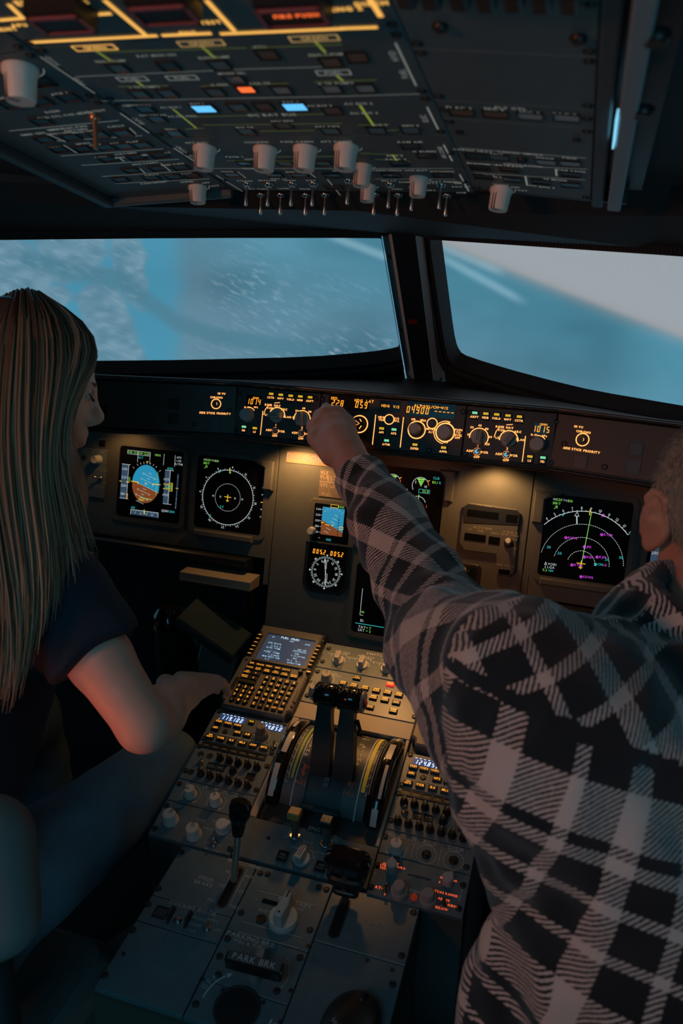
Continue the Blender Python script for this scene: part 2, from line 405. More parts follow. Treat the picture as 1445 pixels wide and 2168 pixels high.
mr = N.new('ShaderNodeMapRange'); mr.inputs[3].default_value = .02; mr.inputs[4].default_value = .4; L.new(pw.outputs[0], mr.inputs[0]); ms = N.new('ShaderNodeMixShader')
L.new(mr.outputs[0], ms.inputs[0]); L.new(tr.outputs[0], ms.inputs[1]); L.new(gs.outputs[0], ms.inputs[2]); L.new(ms.outputs[0], N['Material Output'].inputs['Surface'])
def window(name, pl, pts):
    poly = smoothpoly([tuple(suv(pl, *p)) for p in pts])
    a = sum(p[0]*q[1]-q[0]*p[1] for p, q in zip(poly, poly[1:]+poly[:1]))
    if a < 0: poly = poly[::-1]
    M = Matrix([[pl.ex[i], pl.ey[i], pl.ez[i], pl.O[i]] for i in range(3)]+[[0, 0, 0, 1]])
    root = bpy.data.objects.new(name, None); COL.objects.link(root); root.matrix_world = M; root['kind'] = 'structure'
    b = MB(); b.prism(offset(poly, .006), -.020, -.012)
    obj('pane', b, gl, root)
    sg = 1 if pl is WR else -1
    kx = (PD@pl.ex)/(PD@pl.ey); clampu = lambda P: [V3(sg*max(.047+sg*kx*q[1], sg*q[0]), q[1]) for q in P]
    def band(o0, o1, z0, z1, nm, m, rib=False):
        b = MB(); p0 = clampu(offset(poly, o0)); p1 = clampu(offset(poly, o1)); n = len(poly)
        for (pa, za), (pb, zb) in (((p0, z0), (p0, z1)), ((p0, z1), (p1, z1)), ((p1, z1), (p1, z0))):
            vs = [(*p, za) for p in pa]+[(*p, zb) for p in pb]
            b.add(vs, [(i, (i+1) % n, n+(i+1) % n, n+i) for i in range(n)], 0)
        obj(nm, b, m, root)
    band(0, .010, -.03, .006, 'seal', RUBBER); band(.010, .024, -.03, .014, 'inner_frame', TRIM); band(.024, .034, -.03, .008, 'outer_seal', RUBBER); band(.034, .12, -.03, -.006, 'window_surround', TRIM)
    # ribs of the rubber seal
    b = MB(); per = offset(poly, .017); acc = 0
    for i in range(len(per)):
        a, c = per[i], per[(i+1) % len(per)]; l = np.linalg.norm(c-a); k = 0
        while acc+k*.006 < l and l > 1e-4:
            t = (acc+k*.006)/l; p = a+(c-a)*t; e = (c-a)/l; nn = V3(e[1], -e[0]); k += 1
            if abs(p[0]-kx*p[1]) < .06: continue
            q = [p-e*.0015-nn*.006, p+e*.0015-nn*.006, p+e*.0015+nn*.006, p-e*.0015+nn*.006]
            b.prism([tuple(x) for x in q], .0135, .0158)
        acc = acc+k*.006-l
    r = obj('seal_ribs', b, RUBBER, root); r['kind'] = 'stuff'
    return root
window('window_1', WL, [(-330, 508), (0, 503), (400, 499), (800, 499), (809, 503), (817, 535), (838, 644), (859, 728), (861, 748), (843, 758), (788, 767), (657, 778), (394, 785), (217, 787), (0, 790), (-330, 795)])
window('window_2', WR, [(912, 503), (922, 503), (1200, 521), (1445, 537), (1900, 570), (1900, 970), (1445, 888), (1240, 851), (1148, 828), (1065, 805), (1001, 785), (962, 771), (951, 754), (944, 725), (927, 609)])
# centre post
M = Matrix([[1, 0, 0, 0], [0, PD[1], -PD[2], PP0[1]], [0, PD[2], PD[1], PP0[2]], [0, 0, 0, 1]])   # y along the post, z towards the cabin
post = bpy.data.objects.new('window_post', None); COL.objects.link(post); post.matrix_world = M; post['kind'] = 'structure'
NAVY = mat('navy_post', (.012, .022, .032), .45, var=.2); SILV = mat('post_strip', (.72, .80, .82), .4, var=.08)
y0, y1 = -.06, .50
b = MB(); b.add([(-.021, y0, .02), (.021, y0, .02), (.021, y1, .02), (-.021, y1, .02)], [(0, 1, 2, 3)]); obj('post_face', b, NAVY, post)
for sx in (-1, 1):
    b = MB(); vs = [(sx*.0215, y0, .0215), (sx*.046, y0, -.004), (sx*.046, y1, -.004), (sx*.0215, y1, .0215), (sx*.0205, y0, .016), (sx*.044, y0, -.03), (sx*.044, y1, -.03), (sx*.0205, y1, .016)]
    f = [(0, 1, 2, 3), (1, 5, 6, 2), (0, 3, 7, 4), (3, 2, 6, 7), (0, 4, 5, 1)]
    b.add(vs, f if sx > 0 else [q[::-1] for q in f]); st = obj('post_strip', b, SILV, post)
    for yy in (.045, .19, .38):
        c = MB(); c.lathe([(.004, 0), (.004, .0015), (.0015, .002)], 10); q = obj('screw', c, DSTEEL, st)
        q.matrix_local = Matrix.Translation((sx*.034, yy, .0088))@Matrix.Rotation(sx*radians(45), 4, 'Y')
b = MB(); b.disc(0, 0, .0095, 0, n=20); q = obj('red_dot', b, mat('red_sticker', (.16, .008, .015), .6), post); q.matrix_local = Matrix.Translation((-.006, .228, .0204))@Matrix.Scale(.72, 4, (0, 1, 0))
b = MB(); b.disc(0, 0, .010, 0, n=20); q = obj('white_dot', b, mat('white_sticker', (.75, .85, .85), .6), post); q.matrix_local = Matrix.Translation((.0335, .236, .0096))@Matrix.Rotation(radians(46), 4, 'Y')

# ------------------------------------------------------------------ room shell
def surf(name, vs, fs, m, th=.02, parent=None):
    b = MB(); b.add(vs, fs); o = struct(name, b, m, parent=parent)
    md = o.modifiers.new('s', 'SOLIDIFY'); md.thickness = th; md.offset = -1
    return o
CARPET = mat('dark_carpet', (.016, .015, .014), .95, bump=.6, scale=220, var=.4)
LINING = mat('cabin_lining', (.035, .042, .045), .7, bump=.15, scale=200, var=.2)
b = MB(); b.box(-1.35, -1.5, -.03, 1.35, 2.3, 0); struct('floor', b, CARPET)
for s, n in ((-1, 'left'), (1, 'right')):
    b = MB(); x0, x1 = sorted((s*1.32, s*1.36)); b.box(x0, -1.5, 0, x1, 1.05, 1.62); struct('wall_'+n, b, LINING)
    # ceiling side: from the overhead edge down to the side wall
    b = MB(); rows = []
    for y in (-.6, .0, .5, .85, 1.14): z = 1.582+(1.09-y)*math.tan(radians(12.2))+.018; rows.append([(s*.345, y, z), (s*.62, y, z-.02), (s*1.0, min(y, .98), 1.66), (s*1.36, min(y, .75), 1.60)])
    for r0, r1 in zip(rows[:-1], rows[1:]): b.add(r0+r1, [((i, i+1, 5+i, 4+i) if s < 0 else (i, 4+i, 5+i, i+1)) for i in range(3)])
    struct('ceiling_'+n, b, LINING)
b = MB(); b.box(-1.35, 1.62, 0, 1.35, 1.66, 1.10); struct('wall_front', b, TRIM)
b = MB(); b.box(-.347, -.25, 0, .347, 1.0, .02); o = struct('ceiling_centre', b, LINING); o.matrix_world = Matrix.Translation((0, 1.09, 1.582+.045))@Matrix.Rotation(radians(-12.2), 4, 'X')@Matrix.Translation((0, -1.0, 0))
# dark header between the overhead panel and the windscreens
tn = math.tan(SWP); hv = []
for x in (-1.3, -.62, -.40, 0, .40, .62, 1.3):
    yt = 1.447-abs(x)*tn; ya = 1.105 if abs(x) < .5 else 1.105-(abs(x)-.4)*.6
    ya = min(ya, yt-.03)
    hv.append([(x, ya, 1.588), (x, ya+.02, 1.560), (x, yt, 1.531-.026*abs(x)), (x, yt+.05, 1.540), (x, yt+.10, 1.70), (x, ya, 1.70)])
b = MB()
for A_, B_ in zip(hv[:-1], hv[1:]):
    n = len(A_); b.add(A_+B_, [(i, (i+1) % n, n+(i+1) % n, n+i) for i in range(n)])
b.add(hv[0], [tuple(range(5, -1, -1))]); b.add(hv[-1], [tuple(range(6))])
struct('trim_1', b, mat('header_trim', (.014, .017, .019), .65, bump=.1, scale=200))
# brow under the windscreens, closing the gap to the glareshield
b = MB(); bv = []
for x in (-1.3, -.7, -.35, 0, .35, .7, 1.3):
    yw = 1.70-abs(x)*tn; g = 1.372-max(0, abs(x)-.29)*.18
    bv.append([(x, min(g+.03, yw-.02), 1.250), (x, yw-.02, 1.246), (x, yw+.05, 1.215), (x, yw+.05, 1.185), (x, g+.03, 1.185)])
for A_, B_ in zip(bv[:-1], bv[1:]):
    n = len(A_); b.add(A_+B_, [(i, n+i, n+(i+1) % n, (i+1) % n) for i in range(n)])
struct('trim_2', b, TRIM)
# ------------------------------------------------------------------ panel kit
class Pnl:
    """a flat panel: root Empty at its centre, faceplate, then controls placed on it"""
    def __init__(s, name, label, cat, pl, u0, v0, u1, v1, th=.008, m=PANEL, group=None, gap=.0007, plate=True, poly=None, up=0.):
        s.pl = pl; s.c = V3((u0+u1)/2, (v0+v1)/2); s.w = u1-u0; s.h = v1-v0; s.up = up
        s.root = thing(name, label, cat, pl.mat(s.c[0], s.c[1], up), group); s.let = {}; s.n = 0
        if plate:
            b = MB()
            if poly is not None: b.bev(poly, -th, 0, .0012)
            else: b.box(-s.w/2+gap, -s.h/2+gap, -th, s.w/2-gap, s.h/2-gap, 0, ch=.001)
            s.plate = obj('faceplate', b, m, s.root)
    def L(s, x, y, h=0.):
        q = s.pl.uv(x, y, h+s.up)-s.c; return q[0], q[1]
    def S(s, px, x=None, y=None):
        """metres per photo pixel near the panel centre"""
        p = s.root.matrix_world.translation; return float((V3(*p)-EYE)@CF)/FPX*px
    def mb(s, m):
        if m.name not in s.let: s.let[m.name] = (MB(), m)
        return s.let[m.name][0]
    def txt(s, t, x, y, h, m, z=.0006, px=True, **k):
        if px: x, y = s.L(x, y)
        s.mb(m).text(t, x, y, h, z, **k)
    def part(s, name, b, m, x=0, y=0, z=0., rot=0., label=None, parent=None):
        return obj(name, b, m, parent or s.root, Matrix.Translation((x, y, z))@Matrix.Rotation(rot, 4, 'Z'), label)
    def done(s, name='lettering'):
        if s.let:
            b = MB(); ms = []
            for i, (q, m) in enumerate(s.let.values()):
                b.add(q.v, q.f, i); ms.append(m)
            o = obj(name, b, ms, s.root); s.let = {}
            return o
_SH = {}
def shared(key, fn):
    if key not in _SH: _SH[key] = fn()
    return _SH[key]
def m_screw():
    b = MB(); b.lathe([(.0052, 0), (.0052, .0006), (.0042, .0006), (.004, .0002)], 12, 0, cap=False); b.lathe([(.0033, .0002), (.0033, .0014), (.0022, .0019)], 10, 1)
    b.quad(-.002, -.0004, .002, .0004, .00195, 0); return b.mesh('screw', [BLACK, DSTEEL])
def screw(p, x, y, px=True):
    if px: x, y = p.L(x, y)
    p.part('screw', shared('screw', m_screw), None, x, y)
def m_round(r, h, m, mk, mark=True, skirt=1.12, nn=20):
    b = MB(); b.lathe([(r*skirt, 0), (r*skirt, h*.18), (r, h*.24), (r*.93, h*.93), (r*.86, h)], nn)
    if mark:
        for q in (-.14, .14): b.box(r*q-r*.05, r*.1, h-.0002, r*q+r*.05, r*.84, h+.0002, 1)
        b.box(-r*.05-r*.14, r*.86, h*.3, r*.05-r*.14, r*.975, h, 1); b.box(-r*.05+r*.14, r*.86, h*.3, r*.05+r*.14, r*.975, h, 1)
    # fluting
    for i in range(nn): 
        a = 2*pi*(i+.5)/nn; c, sn = cos(a), sin(a); q = [(r*.95, h*.25), (r*.89, h*.9)]
        b.add([(c*r*.985-sn*t*r*.05, sn*r*.985+c*t*r*.05, h*.26) for t in (-1, 1)]+[(c*r*.925-sn*t*r*.045, sn*r*.925+c*t*r*.045, h*.9) for t in (1, -1)], [(0, 1, 2, 3)], 0)
    return b.mesh('knob', [m, mk])
def knob(p, x, y, r, h, ang=0., m=KNOB, mk=None, name='knob', px=True, mark=True, label=None, z=0.):
    if px: x, y = p.L(x, y)
    return p.part(name, shared(('rk', r, h, m.name, mark), lambda: m_round(r, h, m, mk or KNOBD, mark)), None, x, y, z, radians(ang), label)
def m_selector(r, h, m, mk):
    """rotary selector: round foot, upright finger bar with a pointer end and two dark lines"""
    b = MB(); b.lathe([(r, 0), (r, h*.16), (r*.93, h*.22)], 20)
    w = r*.40
    b.bev([(-w, -r*.86), (w, -r*.86), (w*1.05, r*.45), (w*.55, r*.95), (-w*.55, r*.95), (-w*1.05, r*.45)], h*.2, h, r*.1)
    for q in (-.3, .3): b.box(w*q-w*.1, -r*.5, h-.0003, w*q+w*.1, r*.85, h+.0002, 1)
    return b.mesh('selector', [m, mk])
def selector(p, x, y, r, h, ang=0., m=KNOB, name='selector_knob', px=True, label=None):
    if px: x, y = p.L(x, y)
    return p.part(name, shared(('sel', r, h, m.name), lambda: m_selector(r, h, m, KNOBD)), None, x, y, 0, radians(ang), label)
def m_toggle(l, t, m):
    b = MB(); b.lathe([(.0062, 0), (.0062, .002), (.0048, .003), (.004, .0045)], 12, 0)
    e = V3(0, sin(t)*l, cos(t)*l); b.tube([(0, 0, .003), e*.5+V3(0, 0, .003), e*.93+V3(0, 0, .003), e+V3(0, 0, .003)], [.0013, .0019, .0026, .0018], 10, 1)
    return b.mesh('toggle', [STEEL, m])
def toggle(p, x, y, l=.016, t=25, m=None, name='toggle_switch', px=True, rot=0.):
    if px: x, y = p.L(x, y)
    m = m or STEEL
    return p.part(name, shared(('tg', l, t, m.name), lambda: m_toggle(l, radians(t), m)), None, x, y, 0, radians(rot))
def m_key(w, h, d, m, ch):
    b = MB(); b.box(-w/2, -h/2, 0, w/2, h/2, d, ch=ch); return b.mesh('key', m)
def key(p, x, y, w, h, d, leg='', lh=.003, lm=None, m=None, name='key', px=True, bar=None, rot=0., lines=None, bold=.02):
    """push key with a lit legend"""
    if px: x, y = p.L(x, y)
    m = m or BLACK
    o = p.part(name, shared(('key', w, h, d, m.name), lambda: m_key(w, h, d, m, min(w, h)*.12)), None, x, y, 0, rot)
    z = d+.0003
    if leg:
        ls = leg.split('|'); n = len(ls)
        for i, t in enumerate(ls):
            p.txt(t, x, y+(n-1)*lh*.62-i*lh*1.24-(h*.12 if bar else 0), lh, lm or AMBK, z, px=False, bold=bold, sx=min(1., w*.86/(max(1, len(t))*lh*.92)))
    if bar: p.mb(bar).quad(x-w*.36, y+h*.2, x+w*.36, y+h*.4, z)
    return o
def m_well(w, h, m):
    b = MB(); t = .0012
    b.box(-w/2-t, -h/2-t, 0, w/2+t, -h/2, .0016); b.box(-w/2-t, h/2, 0, w/2+t, h/2+t, .0016); b.box(-w/2-t, -h/2, 0, -w/2, h/2, .0016); b.box(w/2, -h/2, 0, w/2+t, h/2, .0016)
    b.box(-w/2, -h/2, 0, w/2, h/2, .0007, 1, ch=.0003); return b.mesh('pushbutton', [BLACK, m])
def pb(p, x, y, w, h, m=None, name='pushbutton', px=True, label=None, leg=None, lm=None, lh=.003):
    """square pushbutton-annunciator in a black surround"""
    if px: x, y = p.L(x, y)
    m = m or GLASSB
    o = p.part(name, shared(('pb', round(w, 4), round(h, 4), m.name), lambda: m_well(w, h, m)), None, x, y, 0, 0, label)
    if leg:
        ls = leg.split('|')
        for i, t in enumerate(ls): p.txt(t, x, y+(len(ls)-1)*lh*.8-i*lh*1.6, lh, lm or DIMW, .001, px=False)
    return o
def annun(p, x, y, leg, bar, w=.0135, h=.0155):
    """small square mode key: lit bar above, lit legend below"""
    x, y = p.L(x, y)
    o = p.part('mode_key', shared(('an', w, h), lambda: m_key(w, h, .0025, BLACK, .0012)), None, x, y)
    p.mb(bar).quad(x-w*.33, y+h*.12, x+w*.33, y+h*.38, .0028)
    p.txt(leg, x, y-h*.2, .0034, AMB, .0028, px=False, bold=.03, sx=min(1, .0125/(len(leg)*.0031)))
    return o

# ------------------------------------------------------------------ main instrument panel
def panel_poly(pts): return pts
def vline(x, y): return MP.uv(x, y)
v_top = MP.uv(835, 985)[1]+.03
v_botL = MP.uv(340, 1151)[1]; v_ped = MP.uv(697, 1352)[1]-.01
# left, centre and right instrument panel plates
def mainplate(name, label, u0, u1, v0, v1, notch=0):
    p = Pnl(name, label, 'panel', MP, u0, v0, u1, v1, th=.02, m=MAINP, plate=False)
    b = MB(); x0, x1, y0, y1 = -p.w/2+.0006, p.w/2-.0006, -p.h/2, p.h/2
    b.bev([(x0, y0), (x1, y0), (x1, y1), (x0, y1)], -.02, 0, .0015); obj('faceplate', b, MAINP, p.root); return p
MAINP = mat('instrument_panel_paint', (.092, .093, .087), .5, bump=.14, scale=800, var=.12)
BEZ = mat('display_bezel', (.09, .088, .081), .5, bump=.1, scale=800, var=.1)
ul = MP.uv(592, 950)[0]; ur = -ul
pl_left = mainplate('instrument_panel', 'captain side grey instrument panel carrying two square displays', -1.29, ul, v_botL, v_top)
pl_right = mainplate('instrument_panel', 'first officer side grey instrument panel beyond the checked sleeve', ur, 1.29, v_botL, v_top)
pl_mid = mainplate('instrument_panel', 'centre grey instrument panel with the small standby instruments', ul, ur, v_ped, v_top)
# stepped seams of the joints (small filler strips)
for p, sx in ((pl_left, -1), (pl_right, 1)):
    b = MB(); yb = MP.uv(572, 1139)[1]-p.c[1]; x = (ul-p.c[0]) if sx < 0 else (ur-p.c[0])
    b.box(*(sorted((x, x+sx*.011))[0], yb-.10, .0002), sorted((x, x+sx*.011))[1], yb, .0012); obj('seam_strip', b, MAINP, p.root)

def display(name, label, cu, cv, w, h, guard=None, r=.008):
    """square display unit: bezel frame, recessed glass; returns panel with origin at screen centre"""
    p = Pnl(name, label, 'display', MP, cu-w/2, cv-h/2, cu+w/2, cv+h/2, plate=False, up=.0004)
    o = rrect(-w/2-.010, -h/2-.010, w/2+.010, h/2+.010, r+.006); i = rrect(-w/2, -h/2, w/2, h/2, r)
    b = MB(); n = len(o)
    for a, za, c, zc in ((o, 0., o, .003), (o, .003, i, .003), (i, .003, i, .0002)):
        vs = [(x, y, za) for x, y in a]+[(x, y, zc) for x, y in c]; b.add(vs, [(k, (k+1) % n, n+(k+1) % n, n+k) for k in range(n)], 0)
    obj('bezel', b, BEZ, p.root)
    b = MB(); b.poly(i, .0006); obj('screen', b, GLASSB, p.root, label='glossy black screen')
    return p
Z = .0012
def tick(p, m, x0, y0, x1, y1, w=.0009): p.mb(m).line([(x0, y0), (x1, y1)], w, Z)
def arc(p, m, cx, cy, r, a0, a1, w=.0009, n=None, dash=None):
    if dash:
        n = dash; d = (a1-a0)/n
        for i in range(n): p.mb(m).ring(cx, cy, r-w/2, r+w/2, Z, a0+d*i, a0+d*(i+.62), n=2)
    else: p.mb(m).ring(cx, cy, r-w/2, r+w/2, Z, a0, a1, n=n or 48)
def lt(p, t, x, y, h, m, **k): p.txt(t, x, y, h, m, Z+.0002, px=False, **k)

w = .157
cL = (MP.uv(318, 1018)[0], MP.uv(318, 1018)[1]); nL = MP.uv(488, 1043); nR = (MP.uv(1239, 1148))
nd_u = (nR[0]-nL[0])/2; nd_v = (nR[1]+nL[1])/2; pfd_u = nd_u-cL[0]-nd_u+0.
PFDU = abs(cL[0]); PFDV = nd_v+.001
def clip_poly(pts, a, b, c):
    """keep the side a*x+b*y+c >= 0"""
    out = []
    for p, q in zip(pts, pts[1:]+pts[:1]):
        dp = a*p[0]+b*p[1]+c; dq = a*q[0]+b*q[1]+c
        if dp >= 0: out.append(p)
        if dp*dq < 0: t = dp/(dp-dq); out.append((p[0]+(q[0]-p[0])*t, p[1]+(q[1]-p[1])*t))
    return out
def pfd(name, label, cu, q='1014'):
    p = display(name, label, cu, PFDV, w, w)
    cx, cy, R = -.010, .000, .034
    shape = [(cx+R*1.0*cos(radians(a))*1.0, cy+.042*sin(radians(a))) for a in range(0, 360, 6)]
    shape = [(max(cx-R*.98, min(cx+R*.98, x)), y) for x, y in shape]
    roll = radians(-17.5); off = -.006
    sn, cs = sin(roll), cos(roll)
    # sky above the line, ground below
    nx, ny = -sn, cs; c0 = -(nx*cx+ny*(cy+off))
    p.mb(SSKY).poly(clip_poly(shape, nx, ny, c0), Z-.0003); p.mb(SGND).poly(clip_poly(shape, -nx, -ny, -c0), Z-.0003)
    for k in (-3, -2.5, -2, -1.5, -1, -.5, .5, 1, 1.5, 2, 2.5):
        y = k*.0125; hw = .010 if k == int(k) else .004
        X, Y = cx-sn*y, cy+off+cs*y
        tick(p, SW, X-cs*hw, Y-sn*hw, X+cs*hw, Y+sn*hw, .0007)
        if k in (-2, -1, 1, 2):
            for s in (-1, 1): lt(p, str(abs(int(k))*10), X+s*cs*.0145, Y+s*sn*.0145, .0038, SW, rot=roll)
    tick(p, SW, cx-cs*R*1.02, cy+off-sn*R*1.02, cx+cs*R*1.02, cy+off+sn*R*1.02, .0006)
    for a in (90, 80, 70, 60, 100, 110, 120, 45, 135): tick(p, SW, cx+.0445*cos(radians(a)), cy+.0445*sin(radians(a)), cx+.048*cos(radians(a)), cy+.048*sin(radians(a)), .0009)
    p.mb(SY).poly([(cx-.0025, cy+.050), (cx+.0025, cy+.050), (cx, cy+.0455)], Z)
    for s in (-1, 1):
        p.mb(SY).line([(cx+s*.036, cy+.002), (cx+s*.0185, cy+.002), (cx+s*.0185, cy-.002)], .0016, Z+.0004)
    p.mb(SY).ring(cx, cy+.001, .0008, .0018, Z+.0004)
    tick(p, SG, cx+.027, cy-.022, cx+.028, cy+.030, .0007)
    lt(p, '2230', cx-.008, cy-.036, .0050, SY); tick(p, SG, cx-.012, cy-.031, cx+.018, cy-.033, .0012)
    # speed tape
    x0 = -.072
    p.mb(STAPE).quad(x0, -.038, x0+.017, .038, Z-.0003)
    tick(p, SW, x0+.017, -.038, x0+.017, .038, .0009)
    for y in (-.038, .038): tick(p, SW, x0, y, x0+.021, y, .0009)
    for i, v in enumerate((180, 200, 220, 240)):
        y = -.028+.0185*i; lt(p, str(v), x0+.007, y, .0052, SW); tick(p, SW, x0+.0145, y, x0+.017, y, .0009)
    p.mb(SY).line([(x0-.003, -.0005), (x0+.002, -.0005)], .0014, Z); p.mb(SY).line([(x0+.014, -.0005), (x0+.021, -.0005)], .0018, Z+.0004)
    p.mb(AMB7).line([(x0+.0175, -.038), (x0+.019, -.038), (x0+.019, -.027), (x0+.0175, -.027)], .0008, Z)
    lt(p, '250', x0+.021, .006, .004, SG, rot=pi/2)
    # altitude tape
    x0 = .039
    p.mb(STAPE).quad(x0-.004, -.038, x0+.009, .036, Z-.0003); tick(p, SW, x0+.009, -.038, x0+.009, .036, .0009)
    for y in (-.038, .036): tick(p, SW, x0-.003, y, x0+.017, y, .0009)
    for i in range(13): tick(p, SW, x0+.0075, -.034+i*.0058, x0+.009, -.034+i*.0058, .0006)
    lt(p, '4900', x0+.008, .040, .0046, SC_); lt(p, '›025', x0+.001, .016, .0050, SW); lt(p, '›020', x0+.001, -.018, .0050, SW)
    p.mb(SY).line([(x0-.005, .005), (x0+.009, .005), (x0+.009, .0085), (x0+.0165, .0085), (x0+.0165, -.0085), (x0+.009, -.0085), (x0+.009, -.005), (x0-.005, -.005)], .0012, Z+.0004)
    lt(p, '22', x0+.004, 0, .0062, SG); 
    for y in (.004, 0, -.004): lt(p, '88', x0+.0128, y, .0038, SG)
    p.mb(STAPE).quad(.0655, -.046, .0685, .03, Z-.0003)
    for y in (.024, -.025, -.034, -.043): lt(p, '1', .067, y, .003, SW)
    tick(p, SY, .064, -.001, .070, -.001, .0011)
    lt(p, 'QNH', .042, -.0535, .0052, SW, align='c'); lt(p, q, .0595, -.0535, .0052, SC_)
    # heading strip
    p.mb(STAPE).quad(-.042, -.071, .026, -.060, Z-.0003); p.mb(SW).line([(-.042, -.071), (-.042, -.060), (.026, -.060), (.026, -.071)], .0009, Z)
    for i in range(9): tick(p, SW, -.036+i*.0073, -.060, -.036+i*.0073, -.063, .0007)
    for i, t in enumerate(('7', '8', '9', '10')): lt(p, t, -.031+i*.0142, -.0668, .0040, SW)
    tick(p, SY, -.009, -.057, -.009, -.067, .0014); tick(p, SG, -.008, -.061, -.007, -.066, .0012); lt(p, '059', -.037, -.0555, .0042, SC_)
    # mode annunciators
    for x in (-.034, -.004, .030, .057): tick(p, SW, x, .046, x, .070, .0008)
    p.mb(SW).line([(-.060, .062), (-.034, .062), (-.034, .070), (-.060, .070), (-.060, .062)], .0007, Z); p.mb(SW).line([(-.033, .062), (-.005, .062), (-.005, .070), (-.033, .070), (-.033, .062)], .0007, Z)
    lt(p, 'THR CLB', -.047, .066, .0044, SG); lt(p, 'OP CLB', -.019, .066, .0044, SG); lt(p, 'ALT', -.027, .0565, .0044, SC_); lt(p, 'HDG', .015, .066, .0044, SG)
    lt(p, 'AP2', .066, .066, .0042, SW); lt(p, '1 FD', .067, .0585, .0042, SW); lt(p, 'A/THR', .067, .0515, .0042, SW)
    p.done('flight_symbols'); return p
pfd('display_unit', 'primary flight display beside the woman showing blue and brown horizon', -PFDU)
pfd('display_unit', "flight display half hidden behind the man's neck and ear", PFDU, '1015')

def nd_text(p, x0=-.066, y0=.069):
    lt(p, 'GS', x0, y0, .0036, SW, align='l'); lt(p, '220', x0+.006, y0, .0046, SG, align='l'); lt(p, 'TAS', x0+.0185, y0, .0036, SW, align='l'); lt(p, '216', x0+.0275, y0, .0046, SG, align='l')
    lt(p, '318/7', x0, y0-.0072, .0046, SG, align='l')
    p.mb(SG).line([(x0+.004, y0-.018), (x0+.009, y0-.013)], .0009, Z); p.mb(SG).line([(x0+.0055, y0-.0125), (x0+.0095, y0-.0125), (x0+.009, y0-.017)], .0008, Z)
def plane_sym(p, x, y):
    tick(p, SY, x-.0075, y+.001, x+.0075, y+.001, .0015); tick(p, SY, x, y+.006, x, y-.009, .0015); tick(p, SY, x-.003, y-.007, x+.003, y-.007, .0013)
def nd_rose(name, label, cu):
    p = display(name, label, cu, nd_v, w, w); cx, cy, R = -.003, -.006, .0585
    arc(p, SW, cx, cy, R, 0, 360, .0010, 90); arc(p, SW, cx, cy, R/2, 0, 360, .0008, dash=56)
    for a in range(0, 360, 5):
        q = radians(a+1); l = .0035 if a % 10 == 0 else .002
        tick(p, SW, cx+R*cos(q), cy+R*sin(q), cx+(R+l)*cos(q), cy+(R+l)*sin(q), .0007)
    for i in range(12):
        hd = i*30; q = radians(90-(hd-85)); lt(p, str(i*3), cx+(R+.0065)*cos(q), cy+(R+.0065)*sin(q), .0047, SW, rot=q-pi/2)
    plane_sym(p, cx, cy)
    for x in (-.034, -.017, .017, .034): p.mb(SW).ring(cx+x, cy, .0012, .0019, Z)
    tick(p, SY, cx, cy+R+.005, cx, cy+R-.006, .0016); p.mb(SG).ring(cx+.001, cy+R-.005, .0012, .002, Z)
    lt(p, '2.5', cx-.012, cy-.021, .0046, SC_); lt(p, '5', cx-.037, cy-.043, .0046, SC_)
    p.mb(SC_).line([(cx-.025, cy+R-.003), (cx-.022, cy+R-.003), (cx-.0235, cy+R-.008), (cx-.025, cy+R-.003)], .0009, Z)
    for y in (.030, .015, -.016, -.032): p.mb(SW).ring(.0755, cy+y, .0008, .0014, Z)
    tick(p, SY, .0735, cy-.001, .078, cy-.001, .0015); nd_text(p); p.done('navigation_symbols'); return p
pN = nd_rose('display_unit', 'navigation display with a full compass rose, left of the registration plate', -nd_u)
def guards(p, sx):
    """raised L-shaped guard at the upper inner corner and a lip under the screen"""
    g = w/2
    b = MB(); q = [(sx*(g-.03), g+.004), (sx*(g+.022), g+.004), (sx*(g+.022), g-.058), (sx*(g+.001), g-.058), (sx*(g+.001), g-.012), (sx*(g-.012), g+.001), (sx*(g-.03), g+.001)]
    if sx < 0: q = q[::-1]
    b.bev(q[::-1], 0, .016, .003); obj('corner_guard', b, BEZ, p.root)
    b = MB(); b.box(-g+.006, -g-.017, 0, g-.014, -g-.003, .012, ch=.003); obj('lower_lip', b, BEZ, p.root)
guards(pN, 1)
